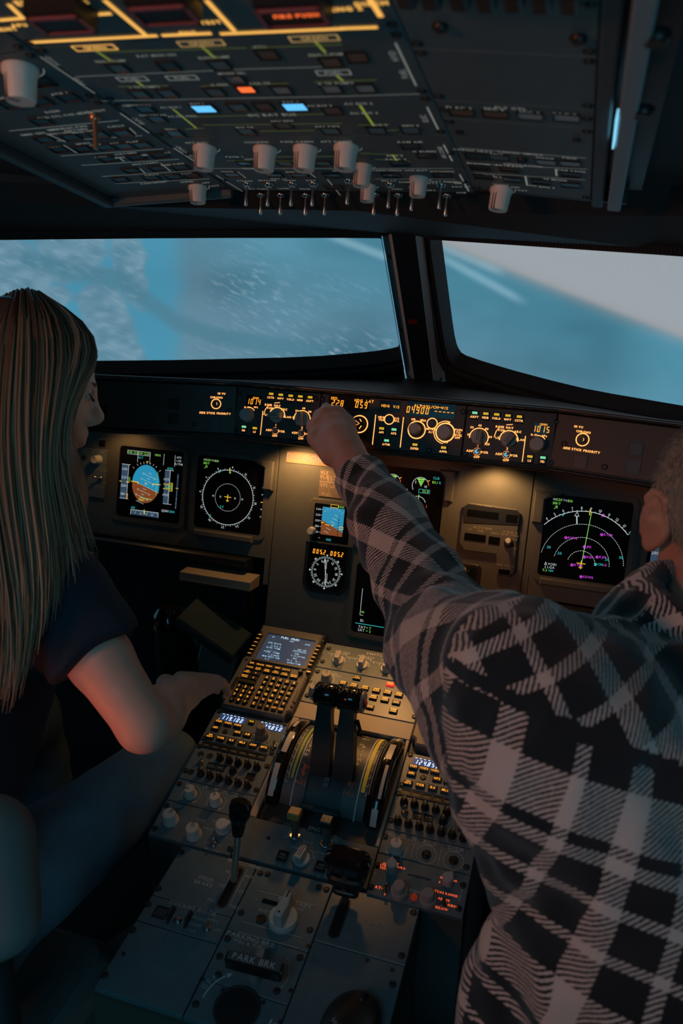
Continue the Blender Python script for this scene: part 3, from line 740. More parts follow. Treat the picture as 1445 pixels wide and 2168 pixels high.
def nd_arc(name, label, cu):
    p = display(name, label, cu, nd_v, w, w); cx, cy = -.001, -.047; R = .1
    a0, a1 = 41, 139
    arc(p, SW, cx, cy, R, a0, a1, .0013, 60)
    for r, q0, q1 in ((.0755, 5, 172), (.0505, 2, 172), (.025, 0, 172)): arc(p, SW, cx, cy, r, q0, q1, .0009, dash=int(r*720))
    for i in range(-5, 6):
        q = radians(90-i*9.2-3); l = .003
        tick(p, SW, cx+R*cos(q), cy+R*sin(q), cx+(R+l)*cos(q), cy+(R+l)*sin(q), .0008)
        lt(p, str((9+i) % 36) if i else '9', cx+(R+.006)*cos(q), cy+(R+.006)*sin(q), .0048, SW, rot=q-pi/2)
        q = radians(90-i*9.2-7.6); tick(p, SW, cx+R*cos(q), cy+R*sin(q), cx+(R+.002)*cos(q), cy+(R+.002)*sin(q), .0008)
    tick(p, SY, cx+.004, cy+R+.005, cx+.004, cy+R-.006, .0016)
    tick(p, SG, cx+.001, cy+.003, cx+.007, cy+R-.001, .0011); plane_sym(p, cx, cy)
    p.mb(SW).line([(cx-.0185, cy+R-.003), (cx-.0225, cy+R-.011), (cx-.0145, cy+R-.011), (cx-.0185, cy+R-.003)], .0009, Z); tick(p, SW, cx-.0185, cy+R-.011, cx-.0165, cy+R-.025, .0022)
    for x, y, t in ((.030, .060, 'KTEB'), (-.033, .046, 'KHPN'), (.002, .033, 'JFK'), (.0045, .014, 'KISP'), (.027, .017, 'KJFK'), (-.016, -.004, 'KTEB'), (.003, -.024, 'KEWR'), (.028, .096, '')):
        for k in range(4): q = pi/4*k; tick(p, SM, cx+x-.003*cos(q), cy+y-.003*sin(q), cx+x+.003*cos(q), cy+y+.003*sin(q), .0008)
        lt(p, t, cx+x+.004, cy+y+.001, .0042, SM, align='l')
    for k in range(4): q = pi/4*k; tick(p, SC_, cx+.026-.003*cos(q), cy+.003-.003*sin(q), cx+.026+.003*cos(q), cy+.003+.003*sin(q), .0008)
    lt(p, 'CRI', cx+.030, cy+.004, .0042, SC_, align='l'); lt(p, 'LG', cx+.0385, cy+.004, .0042, SM, align='l')
    for x, y, t in ((-.062, .024, '30'), (-.041, .015, '20'), (.045, .015, '20'), (.069, .022, '30')): lt(p, t, cx+x, cy+y, .0050, SC_)
    p.mb(SC_).line([(cx-.044, cy+R*.905), (cx-.040, cy+R*.915), (cx-.044, cy+R*.86), (cx-.044, cy+R*.905)], .0008, Z)
    nd_text(p); x0, y0 = -.067, -.055
    p.mb(SW).line([(x0, y0-.002), (x0+.004, y0-.002), (x0+.002, y0+.003), (x0, y0-.002)], .0008, Z); lt(p, 'VOR1', x0+.006, y0, .0045, SW, align='l'); lt(p, 'LGA', x0+.006, y0-.006, .0045, SW, align='l')
    tick(p, SW, x0+.002, y0-.004, x0+.002, y0-.009, .0009); lt(p, '5.2', x0-.002, y0-.0125, .0045, SG, align='l'); lt(p, 'NM', x0+.009, y0-.0125, .004, SC_, align='l')
    p.done('navigation_symbols'); return p
pR = nd_arc('display_unit', "navigation display with green track line and dashed arcs, left of the man's head", nd_u); guards(pR, -1)

# engine and system displays of the centre panel
ew_u = MP.uv(945, 997)[0]-w/2; ew_v = MP.uv(945, 997)[1]-w/2-.002
p = display('display_unit', "engine display with two pairs of green gauges above the man's sleeve", ew_u, ew_v, w, w)
for cx, cy in ((-.027, .046), (.030, .046)):
    R = .0165
    arc(p, SW, cx, cy, R, 30, 215, .0011, 20); arc(p, SR, cx, cy, R, 5, 28, .0013, 4); tick(p, AMB7, cx+R*.85, cy+R*.62, cx+R*1.05, cy+R*.72, .0012)
    p.mb(SG).poly([(cx-.0085, cy+.0145), (cx+.0085, cy+.0145), (cx+.001, cy-.002)], Z)
    for k in (.010, .006, .002): tick(p, GLASSB, cx-.008, cy+k, cx+.008, cy+k, .0012)
    lt(p, '5', cx-.010, cy+.006, .0048, SW); lt(p, '10', cx+.011, cy-.001, .0048, SW)
    p.mb(SC_).line([(cx-.002, cy-.014), (cx+.02, cy-.014), (cx+.02, cy-.007), (cx-.002, cy-.007), (cx-.002, cy-.014)], .0007, Z); lt(p, '55.8', cx+.0115, cy-.0105, .0048, SG)
    cy -= .040; arc(p, SW, cx-.002, cy+.002, R, 20, 180, .0011, 20); lt(p, 'I', cx+R, cy, .0055, SR); tick(p, SG, cx-.001, cy+.022, cx-.001, cy+.013, .0014)
    p.mb(SC_).line([(cx-.012, cy-.006), (cx+.008, cy-.006), (cx+.008, cy+.001), (cx-.012, cy+.001), (cx-.012, cy-.006)], .0007, Z); lt(p, '460', cx-.001, cy-.0025, .0048, SG)
lt(p, 'N1', .002, .034, .005, SW); lt(p, '%', .002, .028, .004, SC_); lt(p, 'EGT', .001, -.004, .005, SW); lt(p, '°C', .001, -.010, .004, SC_)
lt(p, 'CLB', .060, .064, .0048, SC_); lt(p, '85.1', .058, .0555, .0048, SG); lt(p, '%', .068, .0555, .0045, SC_)
lt(p, 'N2', -.007, -.014, .005, SW); tick(p, SW, -.001, -.016, .011, -.018, .001); lt(p, '74.8', .030, -.014, .0048, SG); lt(p, '74.9', -.045, -.014, .0048, SG)
lt(p, 'FF', -.007, -.027, .005, SW); lt(p, '580', .028, -.0275, .0048, SG); lt(p, '580', -.045, -.0275, .0048, SG); lt(p, 'S0F', .030, -.041, .0045, SG)
tick(p, SW, -.070, -.056, .072, -.056, .0012); lt(p, 'FUEL X FEED', .028, -.0615, .0052, SG); lt(p, 'IGNITION', -.052, -.0615, .0052, SG)
b = MB(); g = w/2
q = [(g-.012, g+.004), (g-.012, g+.001), (g+.001, g-.012), (g+.001, g-.058), (g+.02, g-.058), (g+.02, g+.004)]
b.bev(q, 0, .014, .003); obj('corner_guard', b, BEZ, p.root)
p.done('engine_symbols')
sd_u = MP.uv(745, 1310)[0]+w/2; sd_v = MP.uv(757, 1340)[1]+w/2-.005
p = display('display_unit', "system display mostly hidden behind the man's checked sleeve", sd_u, sd_v, w, w*.92)
x0 = -w/2+.008
p.mb(SW).line([(x0+.008, .02), (x0+.008, -.035), (x0+.014, -.035)], .0009, Z); lt(p, '46', x0+.013, -.028, .0045, SG)
lt(p, 'ID.', x0+.014, -.046, .0048, SW); tick(p, SC_, x0, -.053, x0+.06, -.053, .0011); lt(p, 'TAT', x0+.007, -.0595, .005, SW, align='l'); lt(p, 'SAT', x0+.007, -.066, .005, SW, align='l')
lt(p, '+ 7', x0+.024, -.0595, .0048, SG, align='l'); lt(p, '+ 2', x0+.024, -.066, .0048, SG, align='l'); p.done('system_symbols')

# standby horizon
A = MP.uv(668, 1064); B = MP.uv(664, 1131); sw = .078
p = Pnl('standby_horizon', "small square standby horizon left of the sleeve, above the radio compass", 'instrument', MP, A[0], A[1]-sw, A[0]+sw, A[1], plate=False, up=.0005)
b = MB(); o = [(-.052, -.044), (.052, -.044), (.052, .048), (-.044, .048), (-.052, .040)]; b.bev(o, 0, .004, .0012); obj('bezel', b, BEZ, p.root)
b = MB(); b.poly(rrect(-sw/2, -sw/2, sw/2, sw/2, .003), .0044); obj('screen', b, GLASSB, p.root)
Z = .0052
sq = [(-.021, -.024), (.026, -.024), (.026, .033), (-.021, .033)]; q = radians(-24); nx, ny = -sin(q), cos(q)
p.mb(SSKY).poly(clip_poly(sq, nx, ny, .0035), Z-.0003); p.mb(SGND).poly(clip_poly(sq, -nx, -ny, -.0035), Z-.0003)
for i, v in enumerate((140, 160, 180, 200, 220, 240)):
    if i: lt(p, str(v), -.030, -.032+i*.0118, .0042, SW)
    tick(p, SW, -.024, -.032+i*.0118, -.0215, -.032+i*.0118, .0008)
for k in (-2, -1, 1, 2, 3): tick(p, SW, -.006+.004*k, k*.007-.0055*0-.002, .004+.004*k, k*.007-.006, .0007)
for k in range(-3, 4): a = radians(90+k*14); tick(p, SW, .003+.026*cos(a), .004+.026*sin(a), .003+.0285*cos(a), .004+.0285*sin(a), .0008)
for k in range(7): tick(p, GLASSB, .015+.000*k, -.02+k*.006, .0165, -.02+k*.006, .002)
p.mb(SY).line([(-.021, .0), (-.017, .001)], .002, Z); p.mb(SY).line([(-.012, -.003), (-.004, -.004)], .0015, Z); p.mb(SY).ring(.003, -.003, .001, .002, Z); p.mb(SY).line([(.018, -.004), (.026, -.004), (.026, -.009), (.018, -.009), (.018, -.004)], .0012, Z)
p.mb(SY).line([(-.004, .034), (.012, .034), (.012, .0395), (-.004, .0395), (-.004, .034)], .001, Z); lt(p, '4900', .018, .0365, .004, SG); lt(p, '1013', -.002, -.0335, .0048, SC_)
p.done('horizon_symbols'); x, y = p.L(662, 1123)
obj('setting_knob', shared(('rk', .0075, .016, 'k'), lambda: m_round(.0075, .016, KNOB, KNOBD, False)), None, p.root, Matrix.Translation((x, y, .003)))
# radio compass
Z = .0045
c = MP.uv(691, 1209)
p = Pnl('radio_compass', 'octagonal radio compass with amber digits below the standby horizon', 'instrument', MP, c[0]-.045, c[1]-.045, c[0]+.045, c[1]+.055, plate=False, up=.0016)
k = .0445; oct_ = [(-k+.014, -k-.003), (k-.014, -k-.003), (k, -k+.012), (k, k+.009), (-k, k+.009), (-k, -k+.012)]
b = MB(); b.bev([(x*1.12, y*1.1) for x, y in oct_], -.001, .0015, .001); b.bev(oct_, .001, .003, .0012); obj('case', b, BLACK, p.root)
b = MB(); b.poly([(x*.94, y*.94) for x, y in oct_], .0032); obj('screen', b, GLASSB, p.root)
for t, x in (('005.2', -.018), ('005.2', .020)): p.mb(AMB7).seg7(t, x, .034, .0095, Z, adv=.80, th=.14)
cx, cy = 0, -.006
for i in range(72):
    a = radians(5*i); l = .0045 if i % 2 == 0 else .003; tick(p, SW, cx+.0285*cos(a), cy+.0285*sin(a), cx+(.0285+l)*cos(a), cy+(.0285+l)*sin(a), .0007)
for i in range(12):
    a = radians(90-(i*30-85)); lt(p, str(3*i), cx+.0235*cos(a), cy+.0235*sin(a), .0052, SW, rot=a-pi/2)
for i in range(8):
    a = radians(45*i); e = V3(cos(a), sin(a)); f = V3(-sin(a), cos(a)); o = V3(cx, cy)
    p.mb(SW).poly([tuple(o+e*.031), tuple(o+e*.036+f*.0022), tuple(o+e*.036-f*.0022)], Z)
p.mb(SW).line([(cx-.004, cy+.026), (cx-.002, cy+.012), (cx+.002, cy-.024), (cx+.003, cy-.028)], .0012, Z+.0003); p.mb(SW).line([(cx-.006, cy+.018), (cx-.004, cy+.027), (cx, cy+.019)], .0012, Z+.0003)
p.mb(SW).line([(cx-.0035, cy+.020), (cx-.002, cy+.006)], .0008, Z); p.mb(SW).line([(cx+.000, cy+.020), (cx+.0005, cy+.006)], .0008, Z); p.mb(SW).line([(cx+.0005, cy-.004), (cx-.000, cy-.022), (cx+.004, cy-.022), (cx+.0035, cy-.004), (cx+.0005, cy-.004)], .0008, Z); p.mb(SW).disc(cx, cy, .001, Z)
p.done('compass_marks')
# placards
PLQ = mat('copper_placard', (.33, .20, .14), .5, var=.1); PLW = glow('placard_print', (.85, .62, .3), .75)
a = MP.uv(608, 955); e = MP.uv(604, 978)
p = Pnl('registration_plate', 'copper plate reading D-AGOB under the glareshield', 'plate', MP, a[0], e[1], a[0]+.19, a[1], th=.0, plate=False, up=.0005)
b = MB(); b.box(-p.w/2, -p.h/2, 0, p.w/2, p.h/2, .0015); obj('plate', b, PLQ, p.root); x, y = p.L(643, 969); p.txt('D-AGOB', x+.002, y, .0125, PLW, .0018, px=False, bold=.01); p.done()
a = MP.uv(679, 994); e = MP.uv(675, 1050)
p = Pnl('speed_placard', 'brown speed limit placard partly hidden by the pointing wrist', 'plate', MP, a[0], e[1], a[0]+.1, a[1], plate=False, up=.0005)
b = MB(); b.box(-p.w/2, -p.h/2, 0, p.w/2, p.h/2, .0012); obj('plate', b, mat('brown_placard', (.19, .14, .11), .55), p.root)
PLD = mat('placard_dim', (.55, .42, .30), .6)
for t, x, y in (('VLE', 687, 1001), ('VLO', 687, 1010), ('EXT', 702, 1011), ('RET', 702, 1018), ('VFE', 686, 1027), ('1+F', 703, 1031), ('FULL', 692, 1047)): p.txt(t, x, y, .0068, PLD, .0015)
p.mb(PLD).line([p.L(677, 1019), p.L(720, 1024)], .001, .0015); p.mb(PLD).line([p.L(698, 1021), p.L(696, 1050)], .0008, .0015); p.done()

# landing gear and autobrake panel
P0 = lambda x, y: (920+x*.36332, 960+y*.36332)
g = [(200, 285), (480, 325), (503, 352), (488, 470), (470, 690), (440, 718), (365, 708), (362, 588), (168, 562), (138, 520), (163, 310)]
uvs = [MP.uv(*P0(*q)) for q in g]; us = [q[0] for q in uvs]; vs_ = [q[1] for q in uvs]
p = Pnl('landing_gear_panel', 'stepped autobrake panel with white-tipped toggle, left of the arc display', 'panel', MP, min(us), min(vs_), max(us), max(vs_), plate=False, up=.0005)
pts = [tuple(q-p.c) for q in uvs][::-1]
b = MB(); b.bev(pts, 0, .006, .0025); obj('faceplate', b, MAINP, p.root)
b = MB(); b.bev([(x*.955, y*.955) for x, y in pts], .005, .0068, .0006); obj('inner_plate', b, BEZ, p.root); zz = .0069
def winb(x0, y0, x1, y1, nm='indicator_window'):
    a = p.L(*P0(x0, y0)); c = p.L(*P0(x1, y1)); b = MB(); b.box(a[0], c[1], 0, c[0], a[1], .0012, 0, ch=.0004); obj(nm, b, GLASSB, p.root, Matrix.Translation((0, 0, zz)))
winb(192, 322, 372, 388); winb(418, 352, 482, 408); winb(178, 460, 296, 516); winb(318, 480, 377, 532, 'pushbutton'); winb(374, 668, 436, 706, 'pushbutton')
a = [p.L(*P0(*q)) for q in ((168, 312), (200, 292), (478, 330), (498, 352), (492, 420), (168, 404))]
b = MB(); b.bev(a[::-1], 0, .003, .001); o = obj('gear_light_hood', b, BLACK, p.root, Matrix.Translation((0, 0, zz-.002)))
for t, x, y, h in (('LDG GEAR', 290, 305, .0038), ('AUTO BRK', 281, 433, .0048), ('LO', 207, 440, .0042), ('MED', 270, 451, .0042), ('MAX', 352, 464, .0042), ('A/SKID &', 441, 458, .0042), ('N/W STRG', 438, 474, .0042), ('ON', 466, 499, .004), ('OFF', 460, 553, .004), ('TERR ON ND', 412, 650, .004)):
    p.txt(t, *P0(x, y), h, mat('tan_print', (.42, .36, .27), .6), zz+.0004)
x, y = p.L(*P0(432, 520)); b = MB(); b.lathe([(.009, 0), (.009, .003), (.006, .005)], 16, 0); b.tube([(0, 0, .003), (0, .003, .012), (0, .006, .020), (0, .007, .024)], [.0035, .0045, .0062, .0045], 14, 1); obj('toggle_switch', b, [BLACK, mat('white_tip', (.6, .55, .48), .4)], p.root, Matrix.Translation((x, y, zz)), 'white-tipped toggle')
p.done()
c = MP.uv(*P0(200, 668))
p = Pnl('gear_lever', 'gear lever with brown wheel-shaped knob in a dark housing', 'lever', MP, c[0]-.024, c[1]-.05, c[0]+.024, c[1]+.024, plate=False, up=.0005)
b = MB(); b.bev(rrect(-.024, -.05, .024, .022, .010), 0, .003, .001); obj('housing', b, BLACK, p.root)
b = MB(); b.box(-.003, -.02, .003, .003, .01, .03); obj('arm', b, DSTEEL, p.root)
b = MB(); b.lathe([(.011, -.008), (.013, -.006), (.013, .006), (.011, .008)], 18); o = obj('wheel_knob', b, mat('brown_knob', (.35, .22, .1), .4), p.root); o.matrix_local = Matrix.Translation((-.010, .005, .03))@Matrix.Rotation(pi/2, 4, 'Y')

# captain brightness panel
p = Pnl('brightness_panel', 'small tan-lit brightness panel with knob, jack and two toggles beside the flight display', 'panel', MP, *MP.uv(100, 1040), *MP.uv(229, 953), th=.004, up=.0046)
P1 = lambda x, y: (150+x*.20761, 900+y*.20761); TANP = mat('tan_print', (.42, .36, .27), .6)
knob(p, *P1(282, 352), .0095, .018, 20); toggle(p, *P1(125, 530), .014, 50, rot=70); toggle(p, *P1(300, 545), .014, 50, rot=70); knob(p, 139, 958, .0095, .018, 0)
x, y = p.L(*P1(135, 330)); b = MB(); b.lathe([(.0055, 0), (.0055, .002), (.003, .002), (.003, .0003)], 16); obj('jack_socket', b, BLACK, p.root, Matrix.Translation((x, y, 0)))
for seg in (((0, 215), (380, 262)), ((0, 405), (372, 450)), ((20, 595), (350, 640)), ((55, 230), (45, 400)), ((232, 250), (220, 430)), ((215, 440), (205, 600))): p.mb(TANP).line([p.L(*P1(*q)) for q in seg], .0008, .0004)
for t, x, y in (('PFD/ND', 140, 258), ('XFR', 140, 278), ('PFD', 320, 280), ('OFF BRT', 270, 402), ('CONSOLE/FLOOR', 130, 455), ('FOOT WARMER', 300, 465), ('BRT', 188, 490), ('DIM', 184, 540), ('OFF', 180, 585), ('ON', 352, 510), ('OFF', 345, 595)): p.txt(t, *P1(x, y), .0034, TANP)
p.done()
b = MB(); b.box(-.0075, -.0075, 0, .0075, .0075, .003, ch=.001); o = obj('indicator_light', b, GLOSS, None); u = MP.uv(217, 938); o.matrix_world = MP.mat(u[0], u[1], .0005); tag(o, 'small dark square indicator above the brightness panel', 'indicator')
# stowed tables and footrests under the panel
for nm, lab, pts_, uu in (('pull_out_table', 'tan edge of the stowed table left of the pedestal', ((397, 1187), (553, 1222)), None), ('pull_out_table', "tan edge of the stowed table under the first officer's displays", None, 1), ('document_clip', 'tan clip edge beside the woman under the flight display', ((60, 1140), (215, 1166)), None)):
    if pts_: a = MP.uv(*pts_[0]); c = MP.uv(*pts_[1]); u0, u1, v0, v1 = a[0]*.97, c[0], c[1], a[1]
    else: u0, u1, v0, v1 = -tb[1], -tb[0], tb[2], tb[3]
    if nm == 'pull_out_table' and pts_: tb = (u0, u1, v0, v1)
    r = thing(nm, lab, 'table' if 'table' in nm else 'clip', MP.mat((u0+u1)/2, min((v0+v1)/2-.004, v_botL-.045), .0095))
    hw = (u1-u0)/2
    b = MB(); b.prism([(-.0, -.012), (.05, -.016), (.05, .002), (.0, .012)], -hw, hw)
    o = obj('leaf', b, BEIGE, r); o.matrix_local = Matrix(((0, 0, 1, 0), (0, 1, 0, 0), (-1*0+1, 0, 0, 0), (0, 0, 0, 1)))
    b = MB(); b.box(-hw+.004, -.016, .046, hw-.004, -.013, .053); obj('edge_strip', b, BEZ, r)
# dark ledge under the panels
for s, nm, lab in ((-1, 'ledge', 'black ledge under the captain side instrument panel'), (1, 'ledge', 'black ledge under the first officer side instrument panel')):
    b = MB(); x0, x1 = sorted((s*1.29, s*.30)); b.box(x0, v_botL-.02, -.02, x1, v_botL-.002, .03, ch=.004)
    b.box(x0, v_botL-.13, -.03, x1, v_botL-.0201, .008)
    o = obj(nm, b, BLACK); o.matrix_world = MP.mat(0, 0); tag(o, lab, 'ledge')
# ------------------------------------------------------------------ glareshield and its control panels
C3 = lambda x, y: (400+x*.29066, 800+y*.29066)
C4 = lambda x, y: (780+x*.29066, 800+y*.29066)
gvb = GP.uv(835, 955)[1]; gvt = GP.uv(835, 856)[1]; guE = .2925; gvl = GP.uv(740, 829, .021)[1]; gpt = gvl-.0045
uF0 = GP.uv(675, 880)[0]; uF1 = GP.uv(982, 914)[0]
WYAW = radians(12)
def gwing(s):
    o = GP.pt(s*guE, 0); ex = V3(cos(WYAW), s*-sin(WYAW), 0)
    ez = nrm(GP.ez+V3(s*-1, 0, 0)*sin(WYAW)*.95); ey = nrm(np.cross(ez, ex)); return Plane(o, ex, ey)
GWL, GWR = gwing(-1), gwing(1)
GSH = mat('glareshield_skin', (.022, .026, .028), .5, bump=.25, scale=260, var=.2)
GEDGE = mat('glareshield_edge', (.05, .06, .065), .22, coat=.4)
gs_root = thing('glareshield', 'long black glareshield hood between windscreens and instrument panels', 'glareshield', Matrix.Translation((0, 1.40, 1.2)))
def gsec(pl, u, nx=0.):
    """section of the hood at position u of a face plane: list of world points"""
    q = lambda v, w: pl.pt(u, v, w)
    lipt = gvl; P = [q(lipt-.004, .018), q(lipt, .016), q(lipt+.004, .008), q(lipt+.006, -.03)]
    back = q(lipt+.006, -.03); P.append(V3(back[0], back[1]+.10, back[2]-.004))
    return P
def loft(rows, m, name, closed=False, smooth=True, parent=None):
    b = MB(); n = len(rows[0])
    for r0, r1 in zip(rows[:-1], rows[1:]):
        k = n if closed else n-1
        b.add([tuple(p) for p in r0]+[tuple(p) for p in r1], [(i, n+i, n+(i+1) % n, (i+1) % n) for i in range(k)], 0, smooth)
    o = obj(name, b, m, parent); 
    if parent is not None: o.matrix_parent_inverse = parent.matrix_world.inverted()
    return o
stations = [(GWL, -.62), (GWL, -.32), (GWL, -.005), (GP, -.285), (GP, -.1), (GP, .1), (GP, .285), (GWR, .005), (GWR, .32), (GWR, .62)]
def sec(fn): return [[pl.pt(u, *vw) for vw in fn] for pl, u in stations]
L_ = gvl
loft(sec([(L_-.0038, -.012), (L_-.0036, .004), (L_-.0036, .0165), (L_-.003, .021), (L_+.002, .019), (L_+.005, .010), (L_+.003, -.05), (L_-.030, -.115)]), GSH, 'hood', parent=gs_root)
loft(sec([(L_-.0040, .0170), (L_-.003, .0215), (L_+.0025, .0195)]), GEDGE, 'edge_trim', parent=gs_root)
loft(sec([(gvb-.0005, -.012), (gvb-.0008, .003), (gvb-.0025, .006), (gvb-.0055, .006), (gvb-.008, .001), (gvb-.0085, -.012), (gvb+.001, -.10)]), GSH, 'lower_roll', parent=gs_root)
loft(sec([(gvb-.001, -.012), (L_-.0038, -.012)]), BLACK, 'backing', parent=gs_root)

def gpanel(name, label, pl, u0, u1, gap=.0007): 
    return Pnl(name, label, 'panel', pl, u0, gvb+.001, u1, gpt, th=.006, m=FCUM, up=0.)
FCUM = mat('control_panel_black', (.050, .052, .052), .5, bump=.12, scale=900, var=.15)
# chrono panels on the wings
def T(p, t, x, y, h=.0033, m=None, **k): p.txt(t, x, y, h, m or AMB, bold=.03, **k)
def lring(p, x, y, r0, r1, a0=0, a1=360, m=None, px=True, z=.0007):
    if px: x, y = p.L(x, y)
    p.mb(m or AMB).ring(x, y, r0, r1, z, a0, a1, n=28)
def chrono(p, cx, cy, t1, t2, t3, sq, scr, rings):
    for r0, r1 in rings: lring(p, cx, cy, r0, r1)
    x, y = p.L(cx, cy); b = MB(); b.lathe([(.0062, 0), (.0062, .003), (.005, .004)], 18); p.part('chrono_button', b, BLACK, x, y)
    b = MB(); b.ring(x, y, .0028, .0038, .0043, -60, 60); p.mb(AMB).ring(x, y, .0024, .0032, .0043, -50, 60)
    T(p, '131 VU', *t1); T(p, 'CHRONO', *t2); T(p, 'SIDE STICK PRIORITY', *t3, h=.0036)
    for (x, y, s) in sq: pb(p, x, y, s, s, BLACK)
    for q in scr: screw(p, *q)
    p.done()
p = gpanel('chrono_panel', 'panel with lit CHRONO ring on the glareshield beside the woman', GWL, -.62, -.0005)
chrono(p, *C3(197, 190), C3(237, 115), C3(200, 143), C3(190, 258), [(*C3(183, 328), .018), (368, 855, .017), (366, 887, .017), (217, 868, .016)], [C3(296, 240), C3(38, 338)], [(.0082, .0098)])
C5 = lambda x, y: (1000+x*.30796, 880+y*.30796)
p = gpanel('chrono_panel', "panel with lit CHRONO ring on the glareshield left of the man's head", GWR, .0005, .62)
chrono(p, *C5(755, 165), C5(728, 77), C5(762, 112), C5(748, 238), [(*C5(737, 313), .021), (*C5(1118, 228), .021), (*C5(1102, 345), .021)], [C5(630, 195), C5(908, 353)], [(.0095, .0112), (.0048, .0056)])

def knobround(p, x, y, r, h, cap, m=GREYK):
    x, y = p.L(x, y); b = MB(); b.lathe([(r*1.18, 0), (r*1.18, h*.25), (r*1.02, h*.32), (r, h*.92), (r*.92, h)], 24)
    for i in range(24):
        a = 2*pi*i/24; b.box(r*.99*cos(a)-.0005, r*.99*sin(a)-.0005, h*.33, r*.99*cos(a)+.0005, r*.99*sin(a)+.0005, h*.93, 0)
    return p.part('rotary_knob', b, [m], x, y)
def inset(p, x0, y0, x1, y1, nm='display_window'):
    a = p.L(x0, y1); c = p.L(x1, y0); b = MB(); b.box(a[0], min(a[1], c[1]), 0, c[0], min(p.h/2, max(a[1], c[1])), .0006, ch=.0002); p.part(nm, b, GLASSB)
def efis(p, K, right):
    if not right:
        scr = [(370, 110), (345, 380), (925, 152)]; qd = (487, 147); dg = (472, 172); kn = (430, 272); inh = (425, 215); hpa = (488, 213)
        fd = [((402, 372), 'FD', GRNB), ((481, 382), 'LS', YELB)]; bar = ((538, 242), (520, 414))
        top = [((600, 133), 'CSTR'), ((670, 140), 'WPT'), ((742, 147), 'VOR.D'), ((812, 152), 'NDB'), ((883, 158), 'ARPT')]
        mode = (640, 276); rng = (822, 302); v1 = (628, 385); v2 = (818, 405)
        ml = [((563, 268), 'LS'), ((590, 221), 'VOR'), ((578, 197), 'ROSE'), ((643, 203), 'NAV'), ((693, 230), 'ARC'), ((716, 285), 'PLAN')]; rl = [((762, 288), '10'), ((785, 240), '20'), ((835, 222), '40'), ((880, 247), '80'), ((900, 303), '160')]
        ma, ra = 95, 8
    else:
        scr = [(740, 252), (703, 556), (1370, 323), (1333, 620)]; qd = (1273, 340); dg = (1255, 372); kn = (1228, 485); inh = (1208, 415); hpa = (1281, 423)
        fd = [((1172, 590), 'LS', YELB), ((1267, 598), 'FD', GRNB)]; bar = ((1142, 425), (1118, 610))
        top = [((772, 272), 'ARPT'), ((852, 278), 'NDB'), ((931, 284), 'VOR.D'), ((1013, 292), 'WPT'), ((1096, 300), 'CSTR')]
        mode = (1018, 450); rng = (802, 434); v1 = (790, 537); v2 = (1003, 560)
        ml = [((935, 436), 'LS'), ((967, 382), 'VOR'), ((955, 357), 'ROSE'), ((1027, 364), 'NAV'), ((1085, 393), 'ARC'), ((1105, 451), 'PLAN')]; rl = [((728, 413), '10'), ((752, 360), '20'), ((810, 347), '40'), ((860, 372), '80'), ((882, 430), '160'), ((862, 483), '320')]
        ma, ra = -32, 0
    for q in scr: screw(p, *K(*q))
    d = K(*dg); inset(p, d[0]-17, d[1]-11, d[0]+17, d[1]+9)
    T(p, 'QNH', *K(*qd), h=.0034, m=AMB7, z=.0009); x, y = p.L(*K(*dg)); p.mb(AMB7).seg7('1015' if right else '1014', x, y-.0005, .0105, .0009)
    T(p, 'In Hg', *K(*inh)); T(p, 'hPa', *K(*hpa)); x, y = p.L(*K(*kn)); p.mb(AMB).ring(x, y, .0145, .0158, .0007, 40, 95, n=10)
    knobround(p, *K(*kn), .0112, .017, None, GREYK)
    for q, t, c in fd: annun(p, *K(*q), t, c)
    for q, t in top: annun(p, *K(*q), t, GRNB if (right and t == 'ARPT') else YELB)
    p.mb(AMB).line([p.L(*K(*bar[0])), p.L(*K(*bar[1]))], .0013, .0007)
    lring(p, *K(*mode), .0145, .0162, -8, 188); lring(p, *K(*rng), .0152, .0168, -40, 188)
    for k, (q, t) in enumerate(ml): T(p, t, *K(*q), h=.0035)
    for q, t in rl: T(p, t, *K(*q), h=.0034)
    x, y = p.L(*K(*ml[1][0])); p.mb(AMB).line([(x-.011, y-.013), (x-.009, y-.003), (x-.003, y+.006)], .0012, .0007); x, y = p.L(*K(*ml[3][0])); p.mb(AMB).line([(x-.006, y+.0045), (x+.004, y+.006)], .0011, .0007)
    selector(p, *K(*mode), .0132, .020, ma, GREYK); selector(p, *K(*rng), .0132, .020, ra, GREYK)
    s = .0285
    for q, n in ((v1, '1'), (v2, '2')):
        x, y = p.L(*K(*q)); p.mb(AMB).ring(x, y, .0052, .0066, .0007, -170, 170, n=20); o = toggle(p, x, y, .010, 50, px=False, name='source_switch', rot=-60)
        for t, dx, dy in ((n, 0, .0105), ('ADF', -.0132, 0), ('VOR', .0126, -.0002), ('OFF', 0, -.0095)): T(p, t, x+dx, y+dy, h=.0036, px=False)
    p.done()
pe = gpanel('flight_instrument_control_panel', 'lit control panel showing 1014, left of the pointing hand', GP, -guE, uF0); efis(pe, C3, False)
pe = gpanel('flight_instrument_control_panel', "lit control panel showing 1015, right end of the glareshield's lit row", GP, uF1, guE); efis(pe, C4, True)
p = gpanel('autopilot_panel', 'centre autopilot panel with amber 04900, touched by the pointing hand', GP, uF0, uF1)
screw(p, *C3(972, 157))
for q in ((688, 247), (440, 528)): screw(p, *C4(*q))
a, c = C3(1010, 128), C4(20, 245); inset(p, a[0], a[1]+3, C4(10, 0)[0], C3(0, 222)[1]); inset(p, C4(75, 0)[0], C4(0, 175)[1], C4(235, 0)[0], C4(0, 240)[1]); inset(p, C4(278, 0)[0], C4(0, 182)[1], C4(640, 0)[0], C4(0, 272)[1])
D = lambda t, q, h: p.mb(AMB7).seg7(t, *p.L(*q), h, .0009)
